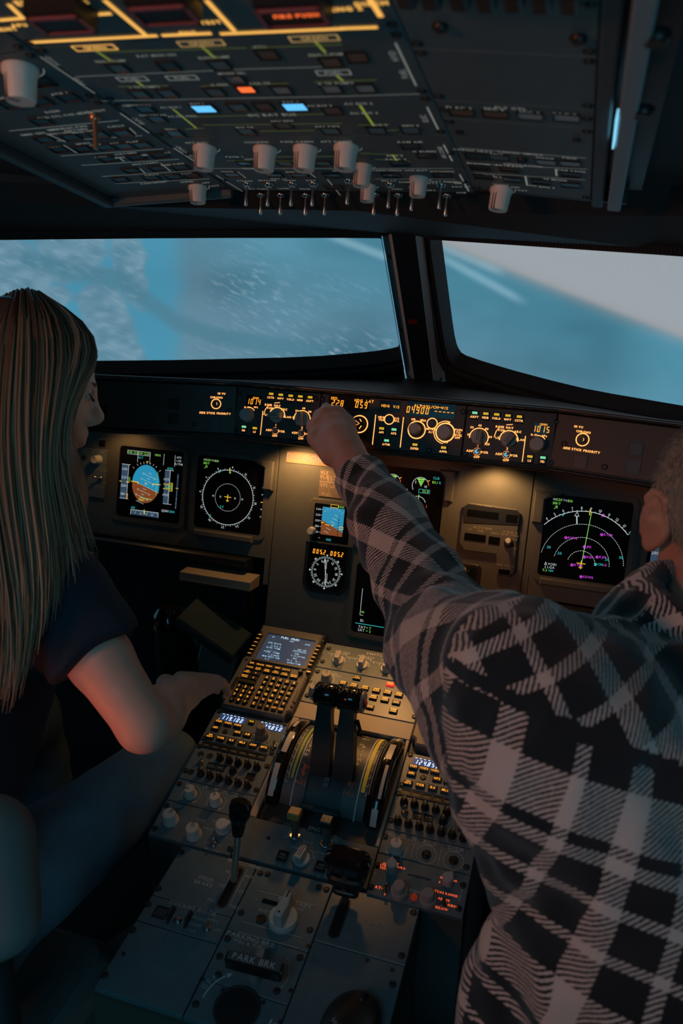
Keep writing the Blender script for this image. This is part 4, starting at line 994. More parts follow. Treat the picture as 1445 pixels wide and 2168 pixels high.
D('228', C3(1082, 184), .0115); D('059', C3(1255, 198), .0115); D('04900', C4(358, 236), .0118)
for t, q in (('SPD', C3(1057, 149)), ('HDG', C3(1235, 165)), ('LAT', C3(1318, 172)), ('HDG', C4(123, 204)), ('V/S', C4(201, 212)), ('ALT', C4(358, 203)), ('LVL/CH', C4(455, 212)), ('V/S', C4(554, 221))): T(p, t, *q, h=.0044, m=AMB7, z=.0009)
p.mb(AMB7).line([p.L(*C4(380, 209)), p.L(*C4(384, 203)), p.L(*C4(418, 207))], .0009, .0009); p.mb(AMB7).line([p.L(*C4(492, 214)), p.L(*C4(528, 217)), p.L(*C4(530, 224))], .0009, .0009)
for i in range(5): x, y = p.L(*C4(490+30*i, 244+3*i)); p.mb(AMB7).quad(x-.0022, y-.0007, x+.0022, y+.0007, .0009)
for a, c in (((52, 270), (28, 485)), ((254, 288), (230, 505))): p.mb(AMB).line([p.L(*C4(*a)), p.L(*C4(*c))], .0015, .0007)
def btn(q, r): lring(p, *q, r, r+.0016); x, y = p.L(*q); b = MB(); b.lathe([(r*.8, 0), (r*.8, .003), (r*.7, .0036)], 18); p.part('push_button', b, BLACK, x, y)
btn(C3(975, 254), .0068); btn(C4(150, 303), .0078); btn(C4(462, 332), .0082)
q = C3(1240, 337); lring(p, *q, .0142, .0162); knobround(p, *q, .0118, .015, None, FCUM); x, y = p.L(*q); p.mb(AMB).line([(x-.006, y-.006), (x-.006, y+.006), (x+.004, y), (x-.006, y-.006)], .0007, .0155); p.mb(AMB).line([(x+.004, y+.008), (x+.007, y+.004)], .0014, .0155); p.mb(AMB).line([(x+.005, y-.009), (x+.008, y-.004)], .0014, .0155)
q = C3(1010, 300); knobround(p, *q, .0118, .016, None, GREYK); lring(p, *q, .0142, .0158)
q = C4(350, 379); lring(p, *q, .0142, .0162); o = knobround(p, *q, .0095, .030, None, GREYK); p.mb(AMB).ring(*p.L(*q), .0098, .0112, .0009, -60, 70)
x, y = p.L(*q); b = MB(); b.lathe([(.0128, 0), (.0128, .008), (.0118, .009)], 22); p.part('outer_knob', b, FCUM, x, y)
T(p, '100', *C4(326, 303)); T(p, '1000', *C4(396, 311)); T(p, 'METRIC', *C4(457, 374), h=.0032); T(p, 'ALT', *C4(455, 395), h=.0032)
for dx in (-.007, .008): p.mb(AMB).line([(x+dx*.8, y+.0165), (x+dx, y+.0195)], .0012, .0007)
q = C4(557, 398); lring(p, *q, .0150, .0172); lring(p, *q, .0190, .0203, 70, 265); knobround(p, *q, .0122, .018, None, GREYK)
T(p, 'UP', *C4(578, 331)); T(p, 'DN', *C4(560, 468)); 
for i, t in enumerate(('PUSH', 'TO', 'LEVEL', 'OFF')): T(p, t, *C4(655-3*i, 380+19*i), h=.0033)
for t, q in (('HDG', (93, 287)), ('TRK', (93, 306)), ('V/S', (203, 297)), ('FPA', (203, 315))): T(p, t, *C4(*q), h=.0034)
for t, q, c in (('AP1', (95, 385), YELB), ('AP2', (185, 393), GRNB), ('A/THR', (131, 473), GRNB), ('EXPED', (337, 503), YELB), ('APPR', (545, 525), YELB)): annun(p, *C4(*q), t, c)
annun(p, *C3(1215, 452), 'LOC', YELB)
p.done()
# ------------------------------------------------------------------ pedestal
PX = .2562; VF1 = MP.pt(0, v_ped)[1]
pfv0 = (PF.hit(330, 1769)[1]-1.0979)/cos(radians(16.7)); pfv1 = PF.uv(697, 1360)[1]
b = MB()
def pedbody(b, pl, x, va, vb, zb, w0=-.0095):
    pts = [pl.pt(-x, va, w0), pl.pt(x, va, w0), pl.pt(x, vb, w0), pl.pt(-x, vb, w0)]
    low = [V3(p[0], p[1], zb) for p in pts]
    b.add(low+pts, [(3, 2, 1, 0), (4, 5, 6, 7), (0, 1, 5, 4), (1, 2, 6, 5), (2, 3, 7, 6), (3, 0, 4, 7)])
PEDM = mat('pedestal_side', (.055, .06, .062), .55, bump=.12, scale=400, var=.2)
ped = thing('centre_pedestal', 'dark centre pedestal between the seats carrying the throttle and radio panels', 'pedestal', Matrix.Translation((0, 1.0, 0)))
def pchild(name, b, m, label=None):
    o = obj(name, b, m, ped, label=label); o.matrix_parent_inverse = ped.matrix_world.inverted(); return o
b = MB(); pedbody(b, PF, PX, pfv0+.0, pfv1, .0); pchild('forward_body', b, PEDM)
pa_e = PA.uv(200, 2092)[1]; PAX = .1935; pa_t = PA.uv(540, 1833)[1]
b = MB(); pedbody(b, PA, PAX, pa_e-.004, min(pa_t, (pfv0*cos(radians(16.7))+1.0979-.915)/cos(radians(6.05))-.001), .36); pchild('aft_body', b, BEIGE and mat('pedestal_end', (.085, .075, .062), .55, bump=.15, scale=400, var=.25))
b = MB(); b.box(-.13, -.33, 0, .13, -.10, .36); pchild('foot', b, TRIM)
cL0, cL1, cC0, cC1, cR0, cR1 = -PX, -.1108, -.1105, .1112, .1115, PX
vv = lambda x, y: PF.uv(x, y)[1]
rT = vv(609, 1531); rB = vv(500, 1583); aB = vv(462, 1667); fB = vv(438, 1714); lB = vv(400, 1789)
K4 = lambda x, y: (420+x*.20761, 1310+y*.20761)
# --- data entry unit (keyboard and display)
mB = rT+.002; mT = vv(620, 1341)
def mcdu(u0, u1, label):
    p = Pnl('data_entry_unit', label, 'keyboard', PF, u0, mB, u1, mT, plate=False, group=None)
    W, H = p.w/2, p.h/2
    out = [(-W+.012, -H), (W-.012, -H), (W-.010, -H+.012), (W-.002, -H+.018), (W-.002, H-.10), (W-.006, H-.09), (W-.006, H-.004), (W-.002, H), (-W+.002, H), (-W+.006, H-.004), (-W+.006, H-.09), (-W+.002, H-.10), (-W+.002, -H+.018), (-W+.010, -H+.012)]
    b = MB(); b.bev(out, -.008, .012, .003); obj('case', b, MCASE, p.root)
    return p, W, H
MCASE = mat('keyboard_case', (.13, .125, .115), .45, bump=.1, scale=700, var=.15); MKEY = mat('key_black', (.02, .02, .02), .4)
MSCR = mat('entry_screen', (.02, .03, .05), .15, emit=(.10, .13, .20), es=.35, coat=.3)
def mcdu_full(u0, u1, label, detail=True):
    p, W, H = mcdu(u0, u1, label); hz = .0125
    at = lambda x, y: p.L(*K4(x, y), hz)
    c = [at(710, 150), at(1190, 235), at(1085, 515), at(590, 400)]
    x0 = (c[0][0]+c[3][0])/2; x1 = (c[1][0]+c[2][0])/2; y1 = (c[0][1]+c[1][1])/2; y0 = (c[2][1]+c[3][1])/2
    b = MB(); o = rrect(x0-.006, y0-.005, x1+.006, y1+.006, .005); i = rrect(x0, y0, x1, y1, .004); n = len(o)
    for a, za, cc, zc in ((o, .0121, o, .0155), (o, .0155, i, .0155), (i, .0155, i, .0125)):
        b.add([(*q, za) for q in a]+[(*q, zc) for q in cc], [(k, (k+1) % n, n+(k+1) % n, n+k) for k in range(n)])
    obj('screen_frame', b, MCASE, p.root); b = MB(); b.poly(i, .0127); obj('screen', b, MSCR, p.root)
    z = .0130; w_, h_ = x1-x0, y1-y0; M1 = glow('entry_text', (.45, .75, 1.), .85); M2 = glow('entry_title', (.6, .85, 1.), 1.0)
    P_ = lambda a, r: (x0+w_*a, y1-h_*r)
    def t(s, a, r, h=.0034, m=M1, mono=.85): p.txt(s, *P_(a, r), h, m, z, px=False, mono=mono, bold=.01)
    t('FUEL PRED', .47, .06, .0052, M2); t('AT', .13, .10); t('ATR', .53, .15); t('EFOB', .86, .17, .0032)
    for r, s, a in ((.33, 'RTE RSV/%', .22), (.43, '0.0/0.0', .27), (.51, 'ALTN /TIME', .24), (.61, '---/----', .24), (.67, 'FINAL /TIME', .25), (.76, '1.2/0030', .31), (.84, 'MIN DEST FOB', .28), (.93, '2.3', .22)): t(s, a, r, .0036)
    for r, s, a in ((.40, 'GW/ CG', .80), (.57, 'FOB', .74), (.65, '6.51/FF+FQ', .78), (.74, 'CRZ', .74), (.83, '36.2  25.1', .74), (.92, 'EXTRA/TIME', .77), (.985, '---/----', .77)): t(s, a, r, .0034)
    for k in range(6): q = P_(.66+.045*k, .47); p.mb(M1).line([(q[0]-.0016, q[1]-.002), (q[0]+.0016, q[1]-.002), (q[0]+.0016, q[1]+.002), (q[0]-.0016, q[1]+.002), (q[0]-.0016, q[1]-.002)], .0005, z)
    Hk = .0045
    def k_(x, y, w, h, leg, lh=.0034, **kw):
        x, y = at(x, y); o = key(p, x, y, w, h, Hk, '', m=MKEY, px=False, name=kw.get('name', 'key')); o.matrix_local.translation.z = .012
        o.matrix_local = Matrix.Translation((x, y, .012))
        ls = leg.split('|')
        for i, s in enumerate(ls): p.txt(s, x, y+(len(ls)-1)*lh*.65-i*lh*1.3, lh, AMBK, .012+Hk+.0003, px=False, bold=.03, sx=min(1, w*.86/(max(1, len(s))*lh*.95)))
    # line select keys down both sides
    for i in range(6):
        x, y = at(628-21.5*i, 175+37.5*i); o = key(p, x, y, .0105, .0068, .004, '', m=MKEY, px=False, name='line_key'); o.matrix_local = Matrix.Translation((x, y, .012)); p.mb(AMBK).quad(x-.0035, y-.0005, x+.0035, y+.0009, .0164)
        x, y = at(1224-18*i, 292+37.5*i); o = key(p, x, y, .0105, .0068, .004, '', m=MKEY, px=False, name='line_key'); o.matrix_local = Matrix.Translation((x, y, .012)); p.mb(AMBK).quad(x-.0035, y-.0005, x+.0035, y+.0009, .0164)
    fw, fh = .0165, .0098
    for (x, y, s) in ((548, 464, 'DIR'), (633, 482, 'PROG'), (722, 498, 'PERF'), (810, 515, 'INIT'), (897, 534, 'DATA'), (525, 506, 'F-PLN'), (610, 524, 'RAD|NAV'), (700, 542, 'FUEL|PRED'), (788, 558, 'SEC|F-PLN'), (877, 577, 'ATC|COMM'), (975, 598, 'MCDU|MENU'), (500, 550, 'AIR|PORT'), (588, 568, '↑'), (474, 596, 'NEXT|PAGE'), (562, 614, '↓'), (452, 640, ''), (540, 660, '')): k_(x, y, fw, fh, s, .0034 if '|' not in s else .0028)
    x, y = at(1125, 553); o = key(p, x, y, .010, .0065, .004, '', m=MKEY, px=False); o.matrix_local = Matrix.Translation((x, y, .012)); p.mb(AMBK).quad(x-.004, y-.001, x+.004, y+.0015, .0164)
    b = MB(); b.lathe([(.0048, 0), (.0045, .009), (.0038, .0095)], 16); x, y = at(1042, 560); o = p.part('brightness_knob', b, BLACK, x, y, .012)
    kw = .0098
    rows = ['ABCDE', 'FGHIJ', 'KLMNO', 'PQRST', 'UVWXY', 'Z-+ΔC']
    for r, row in enumerate(rows):
        for c_, ch in enumerate(row):
            x = 700-27*r+69*c_; y = 610+52.5*r+15*c_+(0 if r < 5 else 3)
            k_(x, y, kw, kw, {'C': 'CLR' if r == 5 else 'C', 'Δ': 'OVFY'}.get(ch, ch), .0050 if not (r == 5 and c_ >= 3) else .0034)
    for r, row in enumerate(['123', '456', '789', '.0/']):
        for c_, ch in enumerate(row):
            x, y = at(416-24*r+66*c_, 690+44.5*r+14.5*c_); b = None
            o = p.part('number_key', shared('nk', lambda: MB().lathe([(.0056, 0), (.0054, .003), (.0046, .0042)], 14).mesh('key', MKEY)), None, x, y, .012)
            p.txt(ch, x, y, .0050, AMBK, .0166, px=False, bold=.03)
    for q in ((1215, 215), (1268, 228), (1130, 517), (950, 893), (640, 135), (487, 415)):
        x, y = at(*q); b = MB(); b.lathe([(.0028, 0), (.0028, .0012), (.0018, .0014)], 12); p.part('fixing_screw', shared('fs', lambda: b.mesh('screw', DSTEEL)), None, x, y, .0121)
    for q in ((1000, 790), (365, 655)):
        x, y = at(*q); b = MB(); b.box(-.0035, -.016, 0, .0035, .016, .0012, ch=.0004); p.part('slot_window', b, BLACK, x, y, .0121)
    p.done(); return p
mcdu_full(cL0, cL1, 'lit alphabet keyboard unit with blue FUEL PRED screen, at the top left of the pedestal')
p, W, H = mcdu(cR0, cR1, "keyboard unit on the right of the pedestal, almost hidden by the man's sleeve")
for r in range(6):
    for c_ in range(5):
        x, y = -.018+.0155*c_+(-.0), -.002-.0145*r; o = key(p, x, y, .0098, .0098, .0045, '', m=MKEY, px=False); o.matrix_local = Matrix.Translation((x, y, .012)); p.txt('ABCDEFGHIJKLMNOPQRSTUVWXYZ-+ΔC'[r*5+c_], x, y, .0048, AMBK, .0168, px=False, bold=.03)
for r in range(4):
    for c_ in range(3):
        x, y = -.056+.0125*c_, -.018-.014*r; p.part('number_key', _SH['nk'], None, x, y, .012); p.txt('123456789.0/'[r*3+c_], x, y, .0050, AMBK, .0166, px=False, bold=.03)
p.done()
# --- radio panels
K2 = lambda x, y: (300+x*.24913, 1480+y*.24913)
KR = lambda x, y: (740+x*.20761, 1560+y*.20761)
def segdisp(p, x, y, s, w=.050, h=.0148):
    b = MB(); b.box(x-w/2, y-h/2, 0, x+w/2, y+h/2, .0006, ch=.0002); p.part('frequency_window', b, mat('blue_window', (.01, .012, .02), .2, emit=(.05, .09, .25), es=.5))
    p.mb(BLU7).seg7(s, x, y-.0016, .0086, .0009, slant=.2, adv=.86, th=.13)
    for i in range(6): p.mb(BLU7).quad(x-w*.44+i*w*.15, y+h*.38, x-w*.36+i*w*.15, y+h*.45, .0009)  # glints along the window's top edge, drawn as glowing dashes
def radio(u0, u1, v0, v1, label, K, sel, freq, sb):
    p = Pnl('radio_unit', label, 'panel', PF, u0, v0, u1, v1, th=.009)
    W, H = p.w/2, p.h/2; X = lambda a, r: (-W+p.w*a, H-p.h*r)   # fractions across and down the panel
    for a in (.05, .95):
        for r in (.07, .93): screw(p, *X(a, r), px=False)
    p.txt('ACTIVE', *X(.27, .07), .0034, WHITEP, px=False, bold=.01); segdisp(p, *X(.27, .21), freq)
    p.txt('STBY/CRS', *X(.80, .07), .0034, WHITEP, px=False, bold=.01); segdisp(p, *X(.80, .215), sb)
    kw, kh = .0150, .0092
    def k_(a, r, s): x, y = X(a, r); key(p, x, y, kw, kh, .004, s, .0038 if '|' not in s else .0030, AMBK, px=False, bold=.04)
    x, y = X(.535, .21); key(p, x, y, .011, .008, .004, '', px=False, name='transfer_key'); p.mb(YELB).line([(x-.004, y), (x+.004, y)], .0012, .0043)
    for q in (-1, 1): p.mb(YELB).line([(x+q*.0015, y+.002), (x+q*.004, y), (x+q*.0015, y-.002)], .001, .0043)
    for a, s in ((.125, 'VHF1'), (.255, 'VHF2'), (.385, 'VHF3')): k_(a, .40, s)
    for a, s in ((.125, 'HF1'), (.43, 'HF2'), (.56, 'AM')): k_(a, .60, s)
    for i, s in enumerate(('ON|NAV', 'VOR', 'ILS', 'MLS', 'ADF', 'BFO')): k_(.115+.1445*i, .86, s)
    x, y = X(.265, .62); b = MB(); b.lathe([(.005, 0), (.005, .001), (.0035, .0012)], 14); p.part('call_lamp', b, BLACK, x, y)
    p.mb(SY).disc(*X(sel, .305), .0013, .0008)
    p.mb(WHITEP).line([X(.20, .725), X(.42, .725)], .0009, .0006); p.mb(WHITEP).line([X(.62, .725), X(.83, .725)], .0009, .0006); p.txt('STBY NAV', *X(.52, .725), .0036, WHITEP, px=False, bold=.02)
    x, y = X(.74, .53); p.mb(WHITEP).ring(x, y, .0142, .0149, .0006, n=30)
    b = MB(); b.lathe([(.0125, 0), (.0125, .010), (.0110, .0125), (.0105, .013)], 22); b.lathe([(.0088, .0131), (.0088, .024), (.0078, .0275), (.006, .028)], 20)
    p.part('dual_knob', b, mat('brown_grey_knob', (.17, .16, .15), .45), x, y)
    x, y = X(.945, .78); toggle(p, x, y, .012, 30, px=False); p.txt('OFF', x-.001, y-.0095, .0032, WHITEP, px=False); p.txt('ON', x+.002, y+.0095, .003, WHITEP, px=False)
    for a, r in ((.115, .29), (.245, .29), (.375, .29), (.24, .50), (.41, .50), (.115, .50), (.62, .50), (.55, .66), (.84, .70)): p.mb(BLACK).disc(*X(a, r), .0009, .0004, n=8)
    p.done()
radio(cL0, cL1, rB, rT, 'radio tuning panel showing blue 119.100 below the lit keyboard', K2, .10, '119.100', '124.850')
rTr, rBr = vv(925, 1607)+.002, vv(925, 1684)
radio(cR0, cR1, rBr, rTr, "radio tuning panel showing blue 124.850 beside the man's jacket", KR, .385, '124.850', '119.100')
KNB = mat('black_knob', (.016, .017, .018), .35)
def m_audio():
    b = MB(); b.lathe([(.0068, 0), (.0068, .004), (.0058, .005), (.0046, .011), (.0046, .014), (.0035, .0145)], 16, 0); b.box(-.0005, .0008, .0143, .0005, .0042, .0149, 1); return b.mesh('volume_knob', [KNB, WHITEP])
def audio(u0, u1, v0, v1, label, miss=(), lit=()):
    p = Pnl('audio_panel', label, 'panel', PF, u0, v0, u1, v1, th=.009); W, H = p.w/2, p.h/2; X = lambda a, r: (-W+p.w*a, H-p.h*r)
    for a, r in ((.04, .16), (.04, .80), (.965, .28), (.965, .86)): screw(p, *X(a, r), px=False)
    for i, s in enumerate(('CALL', 'CALL', 'CALL', 'CALL', 'CALL', 'MECH', 'ATT')): pb(p, *X(.12+.122*i, .10), .0148, .0088, BLACK, px=False, leg=s, lm=DIMW, lh=.003, name='call_key')
    for row, r0 in ((0, .34), (1, .80)):
        for i in range(7):
            if (row, i) in miss:
                x, y = X(.11+.122*i, r0); b = MB(); b.ring(x, y, .0048, .0058, .0005); b.disc(x, y, .0048, .0003); p.part('capped_hole', b, DSTEEL); continue
            x, y = X(.13-.01*row+.122*i, r0+.006*i); p.part('volume_knob', shared('aud', m_audio), None, x, y, 0, radians((i*53+row*31) % 70-35))
    x, y = X(.60, .575); p.part('volume_knob', _SH['aud'], None, x, y, 0, radians(-10)); toggle(p, *X(.165, .55), .011, 35, px=False)
    for a, s in ((.315, 'INT'), (.435, 'RAD')): pb(p, *X(a, .56), .0132, .0095, lit and mat('pale_key', (.06, .08, .09), .4) or BLACK, px=False, leg='VOICE' if s == 'INT' else 'RESET', lm=DIMW, lh=.0024, name='voice_key')
    pb(p, *X(.83, .60), .0132, .0105, BLACK, px=False, name='answer_key'); p.done()
audio(cL0, cL1, aB, rB, 'audio panel with two rows of black knobs and capped holes, left side', ((0, 0), (0, 1), (1, 0)), True)
aBr = vv(908, 1776)
audio(cR0, cR1, aBr, rBr, "audio panel with complete rows of black knobs beside the jacket")
def arcm(p, x, y, r, m=DIMW, a0=-50, a1=230, w=.0006, arrow=True):
    p.mb(m).ring(x, y, r, r+w, .0005, a0, a1, n=24)
    if arrow:
        a = radians(a0); ex, ey = x+r*cos(a), y+r*sin(a); p.mb(m).poly([(ex-.0012, ey-.0022), (ex+.0016, ey), (ex-.0004, ey+.0018)], .0005)
# left lighting and radar panels
p = Pnl('lighting_panel', 'lighting panel with two ivory knobs below the left audio panel', 'panel', PF, cL0, fB, cL1, aB, th=.009)
for q in ((320, 722), (895, 955)): screw(p, *K2(*q))
for q, a in (((418, 815), 95), ((632, 880), 30)): x, y = p.L(*K2(*q)); knob(p, x, y, .0095, .0185, a, px=False); arcm(p, x, y, .0158)
for t, x, y, h in (('FLOOD LT', 470, 738, .0052), ('INTEG LT', 700, 785, .0052), ('MAIN PNL & PED', 735, 815, .003), ('OFF', 330, 850, .003), ('BRT', 460, 876, .003), ('OFF', 560, 905, .003), ('BRT', 670, 935, .003)): p.txt(t, *K2(x, y), h, DIMW)
p.done()
p = Pnl('radar_panel', 'weather radar panel with three ivory knobs at the left end of the pedestal step', 'panel', PF, cL0, lB, cL1, fB, th=.009)
for q in ((215, 905), (110, 1100), (850, 1070), (750, 1275)): screw(p, *K2(*q))
for q, r, a, nm in (((250, 1035), .0115, -25, 1), ((445, 1155), .0115, 10, 1)): x, y = p.L(*K2(*q)); knob(p, x, y, r, .021, a, px=False)
x, y = p.L(*K2(690, 1105)); b = MB(); pl_ = [(.0105*cos(radians(a)), .0105*sin(radians(a))) for a in range(45, 316, 15)]+[(.0155, 0)]; b.bev(pl_, 0, .016, .0015); b.lathe([(.0118, 0), (.0118, .003)], 20); p.part('pointer_knob', b, [KNOB], x, y, rot=radians(25))
toggle(p, *K2(610, 1235), .010, 25)
for t, x, y, h in (('GAIN', 310, 915, .003), ('AUTO', 265, 1085, .003), ('MODE', 505, 1030, .003), ('TILT', 620, 1040, .003), ('WX', 575, 1110, .003), ('MAP', 540, 1100, .003), ('OFF', 555, 1220, .003), ('SYS', 660, 1250, .003), ('MULTISCAN', 600, 1285, .003)): p.txt(t, *K2(x, y), h, DIMW)
for k in range(7): a = radians(20+25*k-90); x, y = p.L(*K2(690, 1105)); p.mb(DIMW).line([(x+.0175*cos(a), y+.0175*sin(a)), (x+.0195*cos(a), y+.0195*sin(a))], .0006, .0005)
p.done()
# right lighting and transponder panels
gBr = vv(897, 1829); lBr = vv(878, 1919)
p = Pnl('print_panel', "panel with one ivory knob and two ringed AIDS and DFDR buttons, beside the jacket", 'panel', PF, cR0, gBr, cR1, aBr, th=.009)
for q in ((360, 1018), (1190, 1330)): screw(p, *KR(*q))
x, y = p.L(*KR(475, 1150)); knob(p, x, y, .0100, .0190, 5, px=False); arcm(p, x, y, .0155)
for q in ((780, 1203), (1057, 1263)):
    x, y = p.L(*KR(*q)); arcm(p, x, y, .0152, a0=0, a1=360, arrow=False, m=DIMW); b = MB(); b.lathe([(.0072, 0), (.0072, .002), (.0045, .0026), (.004, .005)], 18); p.part('push_button', b, BLACK, x, y)
for a, c in (((672, 1042), (622, 1240)), ((945, 1100), (900, 1305))): p.mb(DIMW).line([p.L(*KR(*a)), p.L(*KR(*c))], .0006, .0005)
for t, x, y, h in (('FLOOD LT', 530, 1025, .0056), ('AIDS', 812, 1085, .0066), ('PRINT', 812, 1110, .0036), ('DFDR', 1085, 1145, .0066), ('EVENT', 1068, 1172, .0036), ('OFF', 385, 1180, .0034), ('BRT', 533, 1216, .0034)): p.txt(t, *KR(x, y), h, DIMW)
p.done()
REDL = glow('red_legend', (1., .13, .035), .85)
p = Pnl('transponder_panel', 'transponder panel with red lit lettering at the right end of the pedestal', 'panel', PF, cR0, lBr, cR1, gBr, th=.009)
for q in ((280, 1308), (215, 1530), (1155, 1515), (1110, 1750)): screw(p, *KR(*q))
a = p.L(*KR(590, 1385)); c = p.L(*KR(835, 1490)); b = MB(); b.box(a[0], c[1]+.004, 0, c[0]-.002, a[1]-.002, .0015, ch=.0005); p.part('code_window', b, mat('maroon_window', (.03, .008, .008), .2))
for q in ((505, 1600), (800, 1680)):
    x, y = p.L(*KR(*q)); b = MB(); b.lathe([(.0125, 0), (.0125, .011), (.0112, .012)], 22); b.lathe([(.0098, .0121), (.0086, .024), (.0078, .025)], 20); p.part('dual_knob', b, mat('warm_grey_knob', (.30, .28, .265), .45), x, y)
for q, a in (((430, 1355), 10), ((1000, 1490), -25)):
    x, y = p.L(*KR(*q)); b = MB(); pl_ = [(.0085*cos(radians(t)), .0085*sin(radians(t))) for t in range(135, 406, 18)]+[(0, .0125)]; b.bev(pl_, .0, .018, .0015); p.part('pointer_knob', b, GREYK, x, y, rot=radians(a))
b = MB(); b.lathe([(.0052, 0), (.0052, .003), (.004, .0038)], 16); x, y = p.L(*KR(655, 1640)); p.part('ident_button', b, mat('red_button', (.2, .03, .02), .3, emit=(1, .1, .03), es=.10), x, y)
for q in ((368, 1560), (955, 1705)): toggle(p, *KR(*q), .009, 20, m=DSTEEL)
for t, x, y, h in (('ALT', 368, 1296, .0040), ('STBY', 352, 1316, .0044), ('TEST', 345, 1342, .0044), ('V', 488, 1298, .0044), ('TA/RA', 510, 1333, .0044), ('ATC', 303, 1540, .0056), ('1', 380, 1512, .004), ('2', 357, 1607, .004), ('10', 934, 1437, .0042), ('5', 915, 1483, .004), ('40', 1075, 1472, .004), ('TCAS RANGE', 980, 1600, .0044), ('ABOVE', 958, 1660, .0042), ('NORMAL', 1022, 1720, .0046), ('BELOW', 936, 1752, .0042)): p.txt(t, *KR(x, y), h*.74, REDL, bold=.03)
for i, t in enumerate('ATC'): p.txt(t, *KR(262-8*i, 1390+30*i), .005, DIMW)
for i, t in enumerate('TCAS'): p.txt(t, *KR(1140-8*i, 1580+28*i), .0048, DIMW)
p.txt('IDENT', *KR(675, 1582), .0048, DIMW); p.done()

# --- centre column
K5 = lambda x, y: (640+x*.17993, 1340+y*.17993)
swB = vv(770, 1430); ecB = vv(757, 1508)
p = Pnl('switching_panel', 'switching panel with three ivory selectors at the top of the pedestal', 'panel', PF, cC0, swB, cC1, pfv1-.001, th=.009)
for q in ((308, 184), (236, 338)): screw(p, *K5(*q))
for q in ((418, 330), (700, 385), (985, 430)): x, y = p.L(*K5(*q)); selector(p, x, y, .0118, .020, 0, px=False); p.mb(WHITEP).ring(x, y, .0135, .0145, .0006, 15, 80, n=8); p.mb(WHITEP).poly([(x+.0120, y+.0025), (x+.0156, y+.0025), (x+.0136, y-.001)], .0006)
for t, x, y, h in (('SWITCHING', 920, 270, .0066), ('ATT HDG', 470, 230, .0044), ('NORM', 475, 252, .004), ('CAPT', 352, 250, .004), ('3', 338, 268, .004), ('F/O', 545, 290, .004), ('3', 553, 306, .004), ('AIR DATA', 748, 283, .0044), ('NORM', 760, 305, .004), ('CAPT', 632, 305, .004), ('3', 620, 322, .004), ('F/O', 828, 340, .004), ('3', 838, 358, .004), ('EIS DMC', 1005, 330, .0044), ('CAPT', 915, 358, .004), ('3', 900, 376, .004)): p.txt(t, *K5(x, y), h, WHITEP, bold=.015)
p.done()
p = Pnl('system_control_panel', 'system page panel with small amber keys and one red CLR key', 'panel', PF, cC0, ecB, cC1, swB, th=.009)
for q in ((178, 455), (55, 738), (1315, 990)): screw(p, *K5(*q))
kw, kh = .0150, .0098
def ek(x, y, s, bar=True, red=False):
    key(p, *p.L(*K5(x, y)), kw, kh, .004, s, .0034 if '|' not in s else .0028, AMBK, px=False, bar=AMB7 if bar else None, bold=.03, m=mat('red_key', (.25, .01, .01), .3, emit=(1, .03, .02), es=.75) if red else None)
ek(640, 538, 'T.O.|CONFIG', False); ek(1033, 612, 'EMER|CANC', False, True)
for x, y, s in ((477, 603, 'ENG'), (602, 632, 'BLEED'), (735, 660, 'PRESS'), (868, 688, 'ELEC'), (1000, 714, 'HYD'), (1133, 740, 'FUEL'), (560, 715, 'APU'), (700, 745, 'COND'), (832, 770, 'DOOR'), (832, 770, 'WHEEL'), (968, 797, 'F/CTL')):
    if s != 'DOOR': ek(x, y, s)
ek(1102, 828, 'ALL', False); ek(795, 880, 'RCL', False); ek(1068, 928, 'CLR'); ek(480, 820, 'STS')
x, y = p.L(*K5(285, 545)); knob(p, x, y, .0098, .017, 0, m=mat('warm_grey_knob', (.30, .28, .265), .45), px=False); p.mb(WHITEP).ring(x, y, .0140, .0150, .0006, -45, 60, n=12)
p.txt('LOWER', *K5(345, 480), .0044, WHITEP); p.txt('DISPLAY', *K5(375, 505), .0044, WHITEP); knob(p, *K5(140, 690), .0098, .017, 0, m=mat('warm_grey_knob', (.30, .28, .265), .45)); p.txt('OFF', *K5(130, 740), .004, WHITEP); p.txt('BRT', *K5(130, 775), .004, WHITEP); p.done()
# beige plate around the throttle quadrant and the engine panel behind it
TP = mat('throttle_plate', (.34, .31, .27), .5, bump=.1, scale=600, var=.1)
qB = vv(600, 1745)
thp = thing('throttle_plate', 'plain tan plate around the throttle quadrant', 'plate', PF.mat(0, 0, 0))
for nm, x0, y0, x1, y1 in (('front_strip', cC0+.0007, .0935, cC1-.0007, ecB-.0007), ('side_strip', cC0+.0007, qB+.0007, -.0975, .093), ('side_strip', .1045, qB+.0007, cC1-.0007, .093)):
    b = MB(); b.box(x0, y0, -.009, x1, y1, 0, ch=.001); obj(nm, b, TP, thp)
K3 = lambda x, y: (520+x*.26298, 1420+y*.26298)
K6 = lambda x, y: (450+x*.31142, 1780+y*.31142)
p = Pnl('engine_start_unit', 'engine start panel with two master levers and a mode knob behind the throttles', 'panel', PF, cC0, lB+.002, cC1, qB, th=.009)
KE = mat('master_cap_black', (.012, .013, .014), .35)
def master(x, y, leg, m, lab):
    x, y = p.L(x, y); b = MB(); b.lathe([(.0105, 0), (.0105, .002), (.0085, .003), (.0085, .001)], 20); b.lathe([(.0055, .001), (.0050, .016), (.0065, .020), (.0078, .024), (.0060, .030), (.0058, .038)], 16, 1)
    b.bev([(-.0095, -.009), (.0095, -.009), (.0095, .009), (-.0095, .009)], .038, .050, .0015, 2)
    o = p.part('master_lever', b, [STEEL, mat('lever_stem', (.16, .15, .14), .35, metal=.4), m], x, y, label=lab); o.matrix_local = Matrix.Translation((x, y, 0))@Matrix.Rotation(radians(-14), 4, 'X')
    c = MB(); c.text('ENG', 0, .0030, .0048, .0503); c.text(leg, 0, -.0035, .0048, .0503); obj('lettering', c, WHITEP if leg == '2' else DIMW, o)
